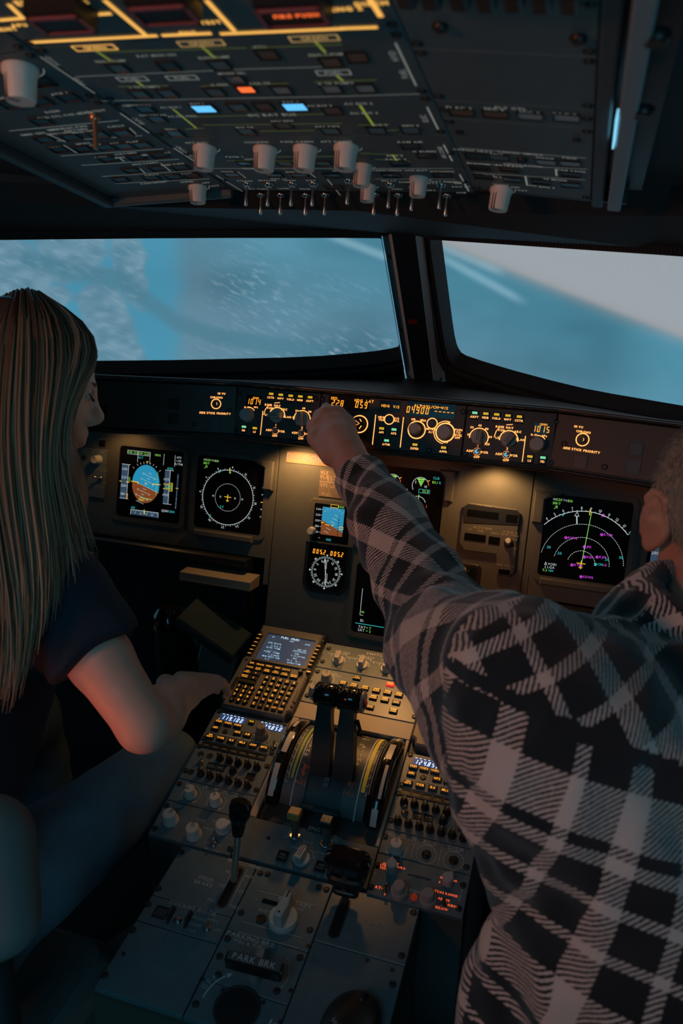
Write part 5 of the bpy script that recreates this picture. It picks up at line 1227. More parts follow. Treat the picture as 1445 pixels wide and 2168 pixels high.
master(*K3(395, 1325), '1', mat('amber_cap', (.55, .30, .07), .4), 'orange-capped engine one lever'); master(*K3(648, 1392), '2', KE, 'black engine two lever')  # engine one's cap has an orange base colour, engine two's is black
selector(p, *K6(605, 125), .0135, .021, -12)
x, y = p.L(*K6(605, 120)); arcm(p, x, y, .0185, a0=20, a1=90)
for q, t in (((475, 105), '1'), ((735, 178), '2')): pb(p, *K6(*q), .0150, .0150, BLACK, leg='FIRE|FAULT', lm=DIMW, lh=.003); p.txt(t, *K6(q[0]-18, q[1]+62), .005, DIMW)
for t, x, y, h, K in (('ENG', 552, 1277, .0066, K3), ('MODE', 650, 15, .004, K6), ('NORM', 645, 40, .004, K6), ('CRANK', 565, 48, .004, K6), ('IGN START', 715, 80, .004, K6), ('OFF', 695, 1432, .004, K3), ('ON', 715, 1365, .004, K3), ('MASTER 1', 445, 1275, .0034, K3), ('MASTER 2', 705, 1335, .0034, K3), ('OFF', 330, 1340, .004, K3)): p.txt(t, *K(x, y), h, DIMW)
for q in ((182, 1346),): 
    x, y = p.L(*K3(*q)); b = MB(); b.lathe([(.003, 0), (.003, .001)], 10); p.part('hole_plug', b, BLACK, x, y)
p.done()
# --- throttle quadrant: drum with markings, two levers, two trim wheels
thr = thing('throttle_quadrant', 'black twin throttle levers on a curved quadrant marked A/THR and REV', 'throttle', PF.mat(0, -.002, 0))
DRUM = mat('quadrant_drum', (.05, .062, .068), .45, bump=.1, scale=500, var=.15); TRACK = mat('quadrant_track', (.028, .036, .04), .5)
QR, QZ = .112, -.073
def cpt(x, s_, r=QR): return (x, r*sin(s_/QR), r*cos(s_/QR)+QZ)
def cyl(px, py, r=QR):
    d = ray(px, py); o = EYE-PF.pt(0, -.002, 0); dx, dy, dz = d@PF.ex, d@PF.ey, d@PF.ez; ox, oy, oz = o@PF.ex, o@PF.ey, o@PF.ez-QZ
    a = dy*dy+dz*dz; bq = oy*dy+oz*dz; c = oy*oy+oz*oz-r*r; k = (-bq-sqrt(max(0, bq*bq-a*c)))/a
    return ox+k*dx, atan2(oy+k*dy, oz+k*dz)*QR
def curved(b, x0, x1, s0, s1, r, m=0, n=24, th=.0):
    vs = []
    for i in range(n+1): q = s0+(s1-s0)*i/n; vs += [cpt(x0, q, r), cpt(x1, q, r)]
    b.add(vs, [(2*i, 2*i+1, 2*i+3, 2*i+2) for i in range(n)], m, True)
    if th:
        for k in (0, 1):
            e = []
            for i in range(n+1): q = s0+(s1-s0)*i/n; t_ = cpt((x0, x1)[k], q, r-th); e += [cpt((x0, x1)[k], q, r), (t_[0], t_[1], max(.0006, t_[2]))]
            b.add(e, [(2*i, 2*i+2, 2*i+3, 2*i+1) if k else (2*i, 2*i+1, 2*i+3, 2*i+2) for i in range(n)], m)
SM_ = QR*radians(48.5)
b = MB(); curved(b, -.069, -.029, -SM_, SM_, QR, th=.03); obj('scale_drum', b, DRUM, thr)
b = MB(); curved(b, .034, .074, -SM_, SM_, QR, th=.03); obj('scale_drum', b, DRUM, thr)
b = MB(); curved(b, -.029, .034, -SM_, SM_, QR-.004); obj('lever_track', b, TRACK, thr)
b = MB(); flat = {}
def cm(mm, fn):
    q = MB(); fn(q); flat.setdefault(mm.name, (mm, MB())); t = flat[mm.name][1]
    t.add([cpt(v[0], v[1], QR+.0004+v[2]) for v in q.v], q.f)
GRNP = mat('green_print', (.32, .50, .06), .5); YELP = mat('yellow_print', (.75, .68, .07), .5); ORP = mat('orange_print', (.72, .16, .04), .5); TICK = mat('track_tick', (.10, .14, .16), .5)
for mm, pts, w_ in ((GRNP, [(664, 1537), (652, 1556), (640, 1585), (628, 1620), (618, 1645)], .0042), (WHITEP, [(669, 1540), (656, 1562), (642, 1600), (628, 1650), (613, 1705)], .0016), (YELP, [(808, 1562), (797, 1585), (784, 1620), (769, 1676)], .0062), (WHITEP, [(799, 1561), (787, 1583), (770, 1640), (757, 1700), (751, 1740)], .0018), (WHITEP, [(818, 1570), (806, 1595), (792, 1640), (778, 1682)], .0008), (WHITEP, [(652, 1545), (638, 1570), (622, 1608), (608, 1645)], .0008)):
    c = [cyl(*q) for q in pts]; P_ = [(np.interp(k, range(len(c)), [q[0] for q in c]), np.interp(k, range(len(c)), [q[1] for q in c])) for k in np.linspace(0, len(c)-1, 16)]
    xm = sum(q[0] for q in P_)/len(P_); P_ = [(xm, q[1]) for q in P_]
    cm(mm, lambda q: q.line(P_, w_))
def ct(t, x, y, h, mm, **k): u, v = cyl(x, y); cm(mm, lambda q: q.text(t, u, v, h, 0, bold=.03, **k))
for i, ch in enumerate('A/THR'): ct(ch, 665-4.5*i, 1563+8.6*i, .0062, WHITEP); ct(ch, 770-3.2*i, 1582+9*i, .0062, WHITEP)
ct('0', 651, 1598, .004, WHITEP); ct('0', 752, 1619, .004, WHITEP); ct('CL', 766, 1577, .0045, WHITEP); ct('FLX', 773, 1560, .0036, WHITEP); ct('MCT', 774, 1566, .0036, WHITEP); ct('TO GA', 776, 1549, .0032, WHITEP)
for i, ch in enumerate('REV'): ct(ch, 646-2.5*i, 1623+8*i, .0066, ORP); ct(ch, 743-2*i, 1645+8*i, .0066, ORP)
ct('FULL', 637, 1657, .0055, ORP); ct('FULL', 738, 1681, .0055, ORP)
for x, y in ((640, 1612), (650, 1619), (636, 1628), (632, 1640), (747, 1636), (752, 1640), (750, 1655), (746, 1666)): 
    a = cyl(x, y); c = cyl(x+9 if x < 700 else x-8, y+12); cm(ORP, lambda q: q.line([a, c], .0009))
a = cyl(653, 1623); c = cyl(644, 1653); cm(ORP, lambda q: q.line([a, c], .0009))
for k in range(10): cm(TICK, lambda q: q.quad(-.002, -.055+.009*k, .0075, -.048+.009*k))
for k in range(9):
    s_ = -.06+.014*k; cm(WHITEP, lambda q: q.quad(-.0655, s_, -.0615, s_+.0009)); cm(WHITEP, lambda q: q.quad(.0700, s_+.006, .0735, s_+.0069)); cm(WHITEP, lambda q: q.text(str(abs(4-k)), -.0665, s_+.003, .0034)); cm(WHITEP, lambda q: q.text(str(abs(4-k)), .0725, s_+.010, .0036))
for mm, q in flat.values(): obj('scale_stripe' if mm in (GRNP, YELP, TICK) else 'lettering', q, mm, thr)
b = MB(); b.box(-.030, -.088, .0005, .036, -.078, .010, ch=.002); obj('stop_bar', b, mat('stop_bar', (.03, .055, .065), .5), thr)
# trim wheels
WR_ = .119
def trimwheel(x, marks):
    b = MB(); n = 40; prof = [(WR_-.020, -.011), (WR_-.004, -.012), (WR_, -.007), (WR_, .007), (WR_-.004, .012), (WR_-.020, .011)]
    vs = []
    aa = [radians(-51+102*i/n) for i in range(n+1)]
    for a in aa:
        for r, h in prof: vs.append((h, r*sin(a), max(.0006, r*cos(a)+QZ)))
    k = len(prof); b.add(vs, [(i*k+j, i*k+j+1, (i+1)*k+j+1, (i+1)*k+j) for i in range(n) for j in range(k-1)], 0, True)
    o = obj('trim_wheel', b, GLOSS, thr, Matrix.Translation((x, 0, 0)))
    WM = mat('wheel_mark', (.48, .48, .46), .4)
    for a0, a1, h0, h1 in marks:
        c = MB(); n = 8; vs = []
        for i in range(n+1): a = radians(a0+(a1-a0)*i/n); r = WR_+.0006; vs += [(h0, r*sin(a), r*cos(a)+QZ), (h1, r*sin(a), r*cos(a)+QZ)]
        c.add(vs, [(2*i, 2*i+1, 2*i+3, 2*i+2) for i in range(n)], 0, True); obj('wheel_mark', c, WM, o)
trimwheel(-.083, [(-44, -18, -.006, .0035), (-8, 14, -.0035, .0065), (22, 34, -.006, .0)]); trimwheel(.092, [(-49, -36, -.0045, .006), (-28, 0, .001, .0065), (6, 26, -.004, .0062), (34, 46, 0, .006)])
# levers
p0 = V3(0, -.030, .045); p1 = V3(0, .062, .116); dirv = nrm(p1-p0); pn = V3(0, -dirv[2], dirv[1])
for x0, x1, s in ((-.0435, -.0085, -1), (-.0035, .0315, 1)):
    lv = bpy.data.objects.new('throttle_lever', None); COL.objects.link(lv); lv.parent = thr; xm = (x0+x1)/2
    b = MB()
    def frame(q, hx, hz): return [(xm-hx, *(q-pn*hz)[1:]), (xm+hx, *(q-pn*hz)[1:]), (xm+hx, *(q+pn*hz)[1:]), (xm-hx, *(q+pn*hz)[1:])]
    rows = [frame(p0-dirv*.012, .0165, .010), frame(p0+dirv*.01, .0165, .012), frame(p0+dirv*.05, .0155, .013), frame(p1-dirv*.03, .0125, .012), frame(p1, .012, .012)]
    rows = [[(q[0]+dx, q[1], q[2]) for q in r] for r, dx in zip(rows, (.017, .015, .010, .005, .002))]
    for r0, r1 in zip(rows[:-1], rows[1:]): b.add(r0+r1, [(i, (i+1) % 4, 4+(i+1) % 4, 4+i) for i in range(4)])
    b.add(rows[0], [(3, 2, 1, 0)]); b.add(rows[-1], [(0, 1, 2, 3)]); obj('arm', b, mat('lever_black', (.006, .006, .007), .42, spec=.2), lv)
    b = MB(); R_ = .0205; b.lathe([(R_-.004, -.0205), (R_, -.0165), (R_, .0165), (R_-.004, .0205)], 24, cap=True); b.lathe([(R_-.004, -.0205), (0.0001, -.0205)], 24, cap=False)
    o = obj('grip', b, GLOSS, lv); o.matrix_local = Matrix.Translation((-.0245 if s < 0 else .0175, *p1[1:]))@Matrix.Rotation(pi/2, 4, 'Y')
    b = MB(); b.box(-.0016, -.004, 0, .0016, .004, .0011, ch=.0004)
    for k in range(4): o2 = obj('grip_rib', shared('gr', lambda: b.mesh('rib', BLACK)), None, lv, Matrix.Translation(((-.0245 if s < 0 else .0175)-.012+.008*k, p1[1], p1[2]+R_)))
    if s > 0:
        b = MB(); b.lathe([(.0185, 0), (.0185, .003), (.0165, .0045)], 24); o = obj('end_cap', b, mat('cap_grey', (.22, .23, .24), .35), lv); o.matrix_local = Matrix.Translation((.038, *p1[1:]))@Matrix.Rotation(pi/2, 4, 'Y')
        b = MB(); b.lathe([(.0075, 0), (.0075, .003), (.006, .004)], 18); q = obj('disconnect_button', b, mat('red_disconnect', (.45, .02, .02), .35), lv); q.matrix_local = Matrix.Translation((.0425, p1[1]-.003, p1[2]-.002))@Matrix.Rotation(pi/2, 4, 'Y')
        b = MB(); b.tube([(.034, p1[1]-.02, p1[2]-.024), (.040, p1[1]-.028, p1[2]-.038), (.036, p1[1]-.03, p1[2]-.05)], [.003, .0035, .002], 8); obj('reverser_latch', b, DSTEEL, lv)
# ------------------------------------------------------------------ aft pedestal panels
K7 = lambda x, y: (180+x*.30450, 1750+y*.30450)
va = lambda x, y: PA.uv(x, y)[1]
aT = va(512, 1812)-.0
aT = min(aT, va(590, 1841)); aX0, aX1 = PA.uv(487, 2000)[0]*.0-.0632, .0610
s1 = va(418, 1921); s2 = va(384, 1976); s3 = va(305, 2123)
AP = mat('aft_panel_paint', (.09, .15, .175), .34, bump=.12, scale=900, var=.2)
p = Pnl('speed_brake_panel', 'speed brake panel with a slotted lever, nearest the pedestal step', 'panel', PA, -PAX, s1, aX0-.0004, aT, th=.009, m=AP)
def slot(p, x0, y0, x1, y1, w):
    a = V3(*p.L(x0, y0)); c = V3(*p.L(x1, y1)); ym = sorted((a[1], c[1])); xm = (a[0]+c[0])/2
    b = MB(); b.prism(rrect(xm-w/2, ym[0], xm+w/2, ym[1], w/2), -.0, .0006); p.part('lever_slot', b, mat('slot_black', (.002, .002, .002), .9)); 
    b = MB(); o = rrect(xm-w/2-.002, ym[0]-.002, xm+w/2+.002, ym[1]+.002, w/2+.002); i = rrect(xm-w/2, ym[0], xm+w/2, ym[1], w/2); n = len(o)
    b.add([(*q, .0008) for q in o]+[(*q, .0008) for q in i], [(k, (k+1) % n, n+(k+1) % n, n+k) for k in range(n)]); p.part('slot_rim', b, TRIM); return xm
for q in ((668, 178), (510, 432), (1218, 325), (1085, 597)): screw(p, *K7(*q))
xm = slot(p, *K7(1075, 290), *K7(945, 560), .012)
y1 = p.L(*K7(1060, 385))[1]
b = MB(); b.tube([(xm, y1, 0), (xm, y1+.012, .035), (xm, y1+.026, .075)], [.0055, .0052, .005], 12, 0); obj('lever_rod', b, mat('rod_steel', (.45, .42, .38), .3, metal=.8), p.root)
b = MB(); e = V3(xm, y1+.024, .070); f = nrm((0, .016, .045)); rows = []
for t, hx, hy in ((0, .009, .008), (.008, .0105, .010), (.020, .0125, .011), (.030, .0175, .014), (.046, .0185, .015), (.052, .0165, .013), (.054, .012, .009)):
    c = e+f*t; rows.append([(c[0]+hx*cos(2*pi*k/16)*(1 if abs(cos(2*pi*k/16)) < .75 else .92), c[1]+hy*sin(2*pi*k/16), c[2]-hy*sin(2*pi*k/16)*.3) for k in range(16)])
for r0, r1 in zip(rows[:-1], rows[1:]): b.add(r0+r1, [(i, (i+1) % 16, 16+(i+1) % 16, 16+i) for i in range(16)], 0, True)
b.add(rows[-1], [tuple(range(16))]); b.add(rows[0], [tuple(range(15, -1, -1))]); o = obj('lever_grip', b, GLOSS, p.root)
for t, x, y, h in (('SPEED', 840, 365, .0062), ('BRAKE', 822, 398, .0062), ('RET', 1005, 318, .0046), ('RET', 1142, 352, .0046), ('1/2', 952, 412, .0046), ('1/2', 1085, 452, .0046), ('FULL', 885, 515, .0046), ('FULL', 1038, 560, .0046), ('GND SPLRS ARMED', 1106, 262, .0042)): p.txt(t, *K7(x, y), h, DIMW)
for s_ in (((1040, 280), (920, 525)), ((1130, 295), (1005, 545))): p.mb(DIMW).line([p.L(*K7(*q)) for q in s_], .0007, .0005)
a = [p.L(*K7(*q)) for q in ((1006, 228), (1210, 282), (1203, 298), (1000, 244))]; p.mb(DIMW).line(a+a[:1], .0006, .0005); p.done()
p = Pnl('cockpit_door_panel', 'cockpit door panel with two steel toggles between blank panels', 'panel', PA, -PAX, s2, aX0-.0004, s1, th=.009, m=AP)
for q in ((440, 540), (990, 780)): screw(p, *K7(*q))
pb(p, *K7(527, 598), .0185, .0165, mat('dark_pane', (.03, .045, .05), .3), leg='OPEN|FAULT', lm=mat('faint2', (.12, .15, .16), .6))
toggle(p, *K7(645, 652), .018, -28); toggle(p, *K7(848, 705), .016, -22)
for q in ((598, 625), (718, 660)): x, y = p.L(*K7(*q)); b = MB(); b.prism([(-.013, 0), (.013, 0), (.009, .013), (-.007, .013)], -.0016, .0016); o = p.part('switch_guard', b, TRIM, x, y); o.matrix_local = Matrix(((0, 0, 1, x), (1, 0, 0, y), (0, 1, 0, 0), (0, 0, 0, 1)))
for t, x, y, h in (('COCKPIT DOOR', 748, 570, .0064), ('UNLOCK', 790, 640, .0042), ('NORM', 760, 684, .0042), ('LOCK', 735, 724, .0042), ('VIDEO', 890, 655, .0040), ('OFF', 925, 722, .004)): p.txt(t, *K7(x, y), h, DIMW)
p.done()
p = Pnl('blanking_plate', 'blank cover panel at the aft left corner of the pedestal', 'panel', PA, -PAX, pa_e, aX0-.0004, s2, th=.009, m=AP)
for q in ((330, 720), (135, 1035), (935, 902), (768, 1235)): screw(p, *K7(*q))
for q in ((268, 885), (812, 1058)): x, y = p.L(*K7(*q)); b = MB(); b.lathe([(.003, 0), (.003, .0006)], 10); p.part('rivet', b, DSTEEL, x, y)
tB = va(566, 1991); pB = va(518, 2100)
p = Pnl('rudder_trim_panel', 'rudder trim panel with one large pointed ivory knob', 'panel', PA, aX0, tB, aX1-.0004, aT, th=.009, m=AP)
for q in ((372, 228), (722, 318)): screw(p, *K6(*q))
x, y = p.L(*K6(480, 545)); b = MB(); b.lathe([(.0215, 0), (.0215, .008), (.0200, .010)], 28)
b.bev([(-.0062, -.019), (.0062, -.019), (.0075, .004), (.0045, .024), (-.0045, .024), (-.0075, .004)], .010, .034, .002); b.box(-.0012, .013, .0338, .0012, .024, .0342, 1); b.disc(0, -.0125, .0018, .0342, 1); p.part('trim_knob', b, [KNOB, KNOBD], x, y, rot=radians(-3))
a = p.L(*K6(345, 392)); c = p.L(*K6(432, 446)); b = MB(); b.box(a[0], c[1], 0, c[0], a[1], .0012, ch=.0004); p.part('trim_window', b, GLASSB)
x, y = p.L(*K6(330, 533)); b = MB(); b.lathe([(.0078, 0), (.0078, .0012), (.006, .0016), (.0055, .0008)], 18); p.part('reset_button', b, BLACK, x, y)
for t, x, y, h in (('RUD TRIM', 555, 422, .0070), ('NOSE L', 455, 440, .0042), ('NOSE', 583, 466, .0042), ('R', 578, 488, .0042), ('RESET', 355, 480, .0046), ('L', 300, 398, .004)): p.txt(t, *K6(x, y), h, DIMW)
for s_ in (((302, 340), (700, 442)), ((200, 552), (608, 662))): p.mb(DIMW).line([p.L(*K6(*q)) for q in s_], .0008, .0005)
p.done()
p = Pnl('parking_brake_panel', 'parking brake panel with a black handle reading PARK BRK', 'panel', PA, aX0, pB, aX1-.0004, tB, th=.009, m=AP)
for q in ((40, 910), (435, 1022)): screw(p, *K6(*q))
x, y = p.L(*K6(290, 940)); 
b = MB(); b.lathe([(.0085, 0), (.0075, .020)], 16, cap=False); b.bev([(-.004, -.002), (.004, -.002), (.004, .012), (-.004, .012)], .0, .022, .001); hnd = p.part('brake_handle', b, mat('handle_stem', (.22, .21, .2), .35), x, y, rot=radians(2))
b = MB(); b.bev([(-.0065, .004), (.0065, .004), (.005, .026), (0, .029), (-.005, .026)], .010, .030, .004); obj('pointer', b, mat('handle_pointer', (.4, .37, .34), .3, metal=.5), hnd)
b = MB(); b.bev(rrect(-.040, -.009, .040, .009, .004), .020, .036, .003); obj('grip', b, GLOSS, hnd)
b = MB(); b.quad(-.037, -.0062, .037, .0062, .0362); obj('label_strip', b, mat('label_strip', (.06, .09, .10), .4), hnd); b = MB(); b.text('PARK BRK', 0, 0, .0090, .0365, sx=.92); obj('lettering', b, mat('strip_print', (.5, .56, .56), .5), hnd)
for t, x, y, h in (('PARKING BRK', 262, 670, .0074), ('PULL & TURN', 250, 705, .0048), ('OFF', 385, 722, .0046)): p.txt(t, *K6(x, y), h, DIMW)
p.mb(DIMW).line([p.L(*K6(168, 620)), p.L(*K6(580, 732))], .0008, .0005); x, y = p.L(*K6(320, 880)); arcm(p, x, y, .040, a0=-20, a1=45); p.done()
p = Pnl('gravity_gear_panel', 'panel with a round dark recess between two curved GEAR arrows', 'panel', PA, aX0, pa_e, aX1-.0004, pB, th=.009, m=AP)
x, y = p.L(*K6(165, 1140)); b = MB(); b.lathe([(.031, 0), (.031, .0012), (.0285, .0012), (.027, .0004)], 32); b.disc(0, 0, .0275, .0006, 1, 28); p.part('crank_recess', b, [TRIM, mat('recess_black', (.006, .008, .009), .6)], x, y)
for s_ in (-1, 1):
    a0 = 150 if s_ < 0 else -30; p.mb(DIMW).ring(x, y, .047, .0495, .0005, a0-(18 if s_ < 0 else 22), a0+30, n=12)
    e = radians(a0-(20 if s_ < 0 else 24)) if s_ > 0 else radians(a0-20); ex, ey = x+.048*cos(e), y+.048*sin(e); tx, ty = sin(e), -cos(e); p.mb(DIMW).poly([(ex+.004*cos(e), ey+.004*sin(e)), (ex-.004*cos(e), ey-.004*sin(e)), (ex+tx*.008, ey+ty*.008)], .0005)
    for i, ch in enumerate('GEAR'): q = radians(a0+24-i*9 if s_ > 0 else a0-12+(3-i)*9); p.txt(ch, x+.0555*cos(q), y+.0555*sin(q), .0062, DIMW, px=False, rot=q-pi/2 if s_ > 0 else q+pi/2*-1+pi*0)
for q in ((70, 1015), (345, 1098), (460, 1232)): 
    x, y = p.L(*K6(*q)); b = MB(); b.lathe([(.003, 0), (.003, .0006)], 10); p.part('rivet', b, DSTEEL, x, y)
p.done()
fB_ = va(746, 2014)
p = Pnl('flap_panel', 'flap panel with a black lever in a long slot, right of the rudder trim', 'panel', PA, aX1, fB_, PAX, aT, th=.009, m=AP)
for q in ((772, 333), (660, 608), (1365, 490), (1283, 782)): screw(p, *K6(*q))
xm = slot(p, *K6(905, 395), *K6(815, 658), .0135); y1 = p.L(*K6(905, 420))[1]
b = MB(); b.box(xm-.004, y1-.004, 0, xm+.004, y1+.006, .055); obj('lever_rod', b, mat('rod_dark', (.12, .10, .09), .4, metal=.5), p.root)
def ell(rows, name, m):
    b = MB(); k = 20; R_ = []
    for z, hx, hy, cy in rows:
        R_.append([(xm+hx*np.sign(cos(2*pi*i/k))*abs(cos(2*pi*i/k))**.6, y1+cy+hy*np.sign(sin(2*pi*i/k))*abs(sin(2*pi*i/k))**.6, z) for i in range(k)])
    for r0, r1 in zip(R_[:-1], R_[1:]): b.add(r0+r1, [(i, (i+1) % k, k+(i+1) % k, k+i) for i in range(k)], 0, True)
    b.add(R_[-1], [tuple(range(k))]); b.add(R_[0], [tuple(range(k-1, -1, -1))]); return obj(name, b, m, p.root)
ell([(.016, .018, .008, .004), (.018, .020, .010, .004), (.024, .020, .010, .004), (.026, .017, .008, .004)], 'collar', BLACK); ell([(.030, .012, .008, .006), (.034, .026, .012, .006), (.046, .030, .014, .008), (.050, .024, .011, .008)], 'finger_bar', BLACK)
ell([(.056, .030, .013, .012), (.060, .034, .018, .013), (.072, .035, .019, .015), (.078, .032, .016, .016), (.080, .026, .012, .016)], 'lever_grip', GLOSS)
for t, x, y, h in (('FLAPS', 1102, 562, .0074), ('FULL', 762, 608, .0044), ('FULL', 890, 645, .0044), ('3', 800, 560, .0044), ('2', 825, 500, .0044), ('1', 850, 450, .0044), ('1', 960, 470, .0044), ('2', 935, 525, .0044)): p.txt(t, *K6(x, y), h, mat('faint3', (.26, .32, .33), .6))
p.done()
p = Pnl('blanking_plate', 'blank cover panel under the computer mouse', 'panel', PA, aX1, pa_e, PAX, fB_, th=.009, m=AP)
for q in ((592, 795), (1222, 978)): screw(p, *K6(*q))
for q in ((648, 716), (530, 1018), (1220, 878), (1050, 812)): x, y = p.L(*K6(*q)); b = MB(); b.lathe([(.003, 0), (.003, .0006)], 10); p.part('rivet', b, DSTEEL, x, y)
# computer mouse
mu = PA.uv(735, 2172); ms = thing('computer_mouse', 'dark wireless computer mouse at the aft right corner of the pedestal', 'mouse', PA.mat(mu[0]+.004, mu[1]-.01, .0006)@Matrix.Rotation(radians(75), 4, 'Z'))
MOUSE = mat('mouse_shell', (.022, .02, .017), .38, bump=.05, scale=500)
def mouse_z(x, y): return .040*sqrt(max(0, 1-(x/.056)**2*.9-(y/.036)**2*.75))*(1-.25*x/.056)
b = MB(); n, k = 28, 12; vs = [(0, 0, mouse_z(0, 0))]
for j in range(1, k+1):
    for i in range(n):
        a = 2*pi*i/n; x = .056*cos(a)*j/k; y = (.034+.004*cos(a))*sin(a)*j/k; vs.append((x, y, mouse_z(x, y) if j < k else 0))
b.add(vs, [(0, 1+i, 1+(i+1) % n) for i in range(n)]+[(1+(j-1)*n+i, 1+j*n+i, 1+j*n+(i+1) % n, 1+(j-1)*n+(i+1) % n) for j in range(1, k) for i in range(n)], 0, True)
obj('shell', b, MOUSE, ms)
b = MB(); b.lathe([(.0105, -.003), (.0115, 0), (.0105, .003)], 18); o = obj('scroll_wheel', b, BLACK, ms); o.matrix_local = Matrix.Translation((.034, 0, mouse_z(.034, 0)-.006))@Matrix.Rotation(pi/2, 4, 'X')
b = MB(); b.line([(.016, 0), (.024, 0)], .0012, 0); b = MB(); b.box(.010, -.0005, mouse_z(.017, 0)+.0002, .024, .0005, mouse_z(.017, 0)+.0006); obj('button_seam', b, BLACK, ms)
b = MB(); b.text('logi', 0, 0, .0062, 0, bold=.02); b.ring(0.0085, .0012, .0008, .0013, 0); o = obj('logo', b, mat('logo_print', (.33, .33, .32), .5), ms); o.matrix_local = Matrix.Translation((-.018, .004, mouse_z(-.018, .004)+.0012))@Matrix.Rotation(radians(-75-25), 4, 'Z')@Matrix.Rotation(radians(0), 4, 'X')
# ------------------------------------------------------------------ overhead panel
O1 = lambda x, y: (x*.50035, y*.50035)
O2 = lambda x, y: (723+x*.49965, y*.49965)
OV = lambda x, y: OC.uv(x, y)[1]
OKNOB = mat('overhead_knob', (.85, .78, .70), .45, bump=.05, scale=500, var=.06)
OW = .1672; OSW = .150
GLO = mat('dim_glass_key', (.15, .26, .29), .25, coat=.2); GLD = mat('dark_glass_key', (.045, .10, .12), .25); GLR = mat('brown_glass_key', (.17, .12, .10), .3); GLP = mat('pale_glass_key', (.36, .43, .45), .3)
OYEL = glow('fire_panel_light', (1., .50, .10), 1.0); FLOW = glow('flow_line', (.5, .62, .12), .13); OWH = glow('overhead_print', (.75, .80, .72), .20)
OBLU = glow('blue_key_light', (.12, .55, 1.), 1.1); OORG = glow('orange_key_light', (1., .15, .03), 1.2)
ovt = V3(*EYE)
def opn(name, label, pl, u0, u1, y0, y1):
    return Pnl(name, label, 'panel', pl, u0, y0, u1, y1, th=.012, m=OHP)
def okey(p, q, w=.0190, h=.0185, m=None, leg=None, dy=.0145):
    x, y = p.L(*q); o = pb(p, x, y, w, h, m or GLO, px=False, name='pushbutton')
    if leg: p.txt(leg, x-.002, y+dy, .0036, OWH, px=False, bold=.02)
    return o
def okn(p, q, r=.0115, h=.024, ang=28, m=None): 
    x, y = p.L(*q); o = knob(p, x, y, r, h, ang, m=m or OKNOB, px=False, z=.0004)
    p.mb(OWH).ring(x, y, r*1.35, r*1.42, .0006, 200, 340, n=14); return o
def flow(p, pts, m=None, w=.0011): p.mb(m or FLOW).line([p.L(*q) for q in pts], w, .0006)
def box_(p, q, w, h, m=None, t=.0009): x, y = p.L(*q); p.mb(m or OWH).line([(x-w/2, y-h/2), (x+w/2, y-h/2), (x+w/2, y+h/2), (x-w/2, y+h/2), (x-w/2, y-h/2)], t, .0006)
def otxt(p, t, q, h=.0036, m=None): p.txt(t, *q, h, m or OWH, bold=.02)
y0, y1, y2, y3, y4, y5 = [OV(600, k) for k in (404, 358, 288, 208, 74, -70)]
def oscrew(p, n=2):
    W, H = p.w/2, p.h/2
    for sx in (-1, 1):
        for sy in ((-1, 1) if n == 2 else (0,)): screw(p, sx*(W-.007), sy*(H-.008), px=False)
# fire panel
p = opn('engine_fire_panel', 'overhead panel with glowing yellow bars and three guarded fire switches, at the top edge', OC, -OW, OW, y4, y5); z = .0007
for a, c in (((135, 176), (660, 148)), ((690, 147), (888, 138)), ((937, 140), (1445, 118)), ((1447, 117), (1590, 112)), ((445, 0), (612, 142)), ((875, 0), (990, 126)), ((310, 12), (372, 60)), ((372, 60), (465, 54)), ((0, 82), (95, 74)), ((40, 18), (95, 72))):
    p.mb(OYEL).line([p.L(*O1(*a)), p.L(*O1(*c))], .0042, z)
p.mb(OYEL).line([p.L(*O2(118, -10)), p.L(*O2(165, 65))], .0045, z)
for t, q, h in (('APU', O1(80, 104), .0045), ('ENG 1', O1(130, 8), .0065), ('FIRE', O1(330, 6), .005), ('ENG', O1(795, 136), .0045), ('TEST', O1(890, 92), .0045), ('AGENT', O1(8, 122), .005), ('ENG 2', O2(20, 35), .005), ('DISCH', O2(125, 12), .005)): p.txt(t, *q, h, OYEL, bold=.05)
for k, (q, w_) in enumerate((((131, 58), .046), ((347, 38), .048), ((620, 43), .050))):
    x, y = p.L(*q, .016); h_ = .026; b = MB()
    b.box(-w_/2, -h_/2, .0, w_/2, h_/2+.004, .014, 0, ch=.001)
    o = p.part('fire_handle_guard', b, BLACK, x, y)
    b = MB()
    for x0_, y0_, x1_, y1_ in ((-w_/2, -h_/2, w_/2, -h_/2+.003), (-w_/2, h_/2-.003, w_/2, h_/2), (-w_/2, -h_/2, -w_/2+.003, h_/2), (w_/2-.003, -h_/2, w_/2, h_/2)): b.box(x0_, y0_, .0141, x1_, y1_, .016)
    obj('guard_frame', b, mat('red_guard', (.34, .09, .10), .4), o)
    b = MB(); b.box(-w_/2+.005, -h_/2+.005, .0142, w_/2-.005, h_/2-.005, .0152); obj('fire_switch', b, BLACK, o)
    if k == 2: b = MB(); b.text('FIRE PUSH', .004, .005, .0042, .0156, bold=.05); obj('lettering', b, OORG, o)
oscrew(p); p.done()
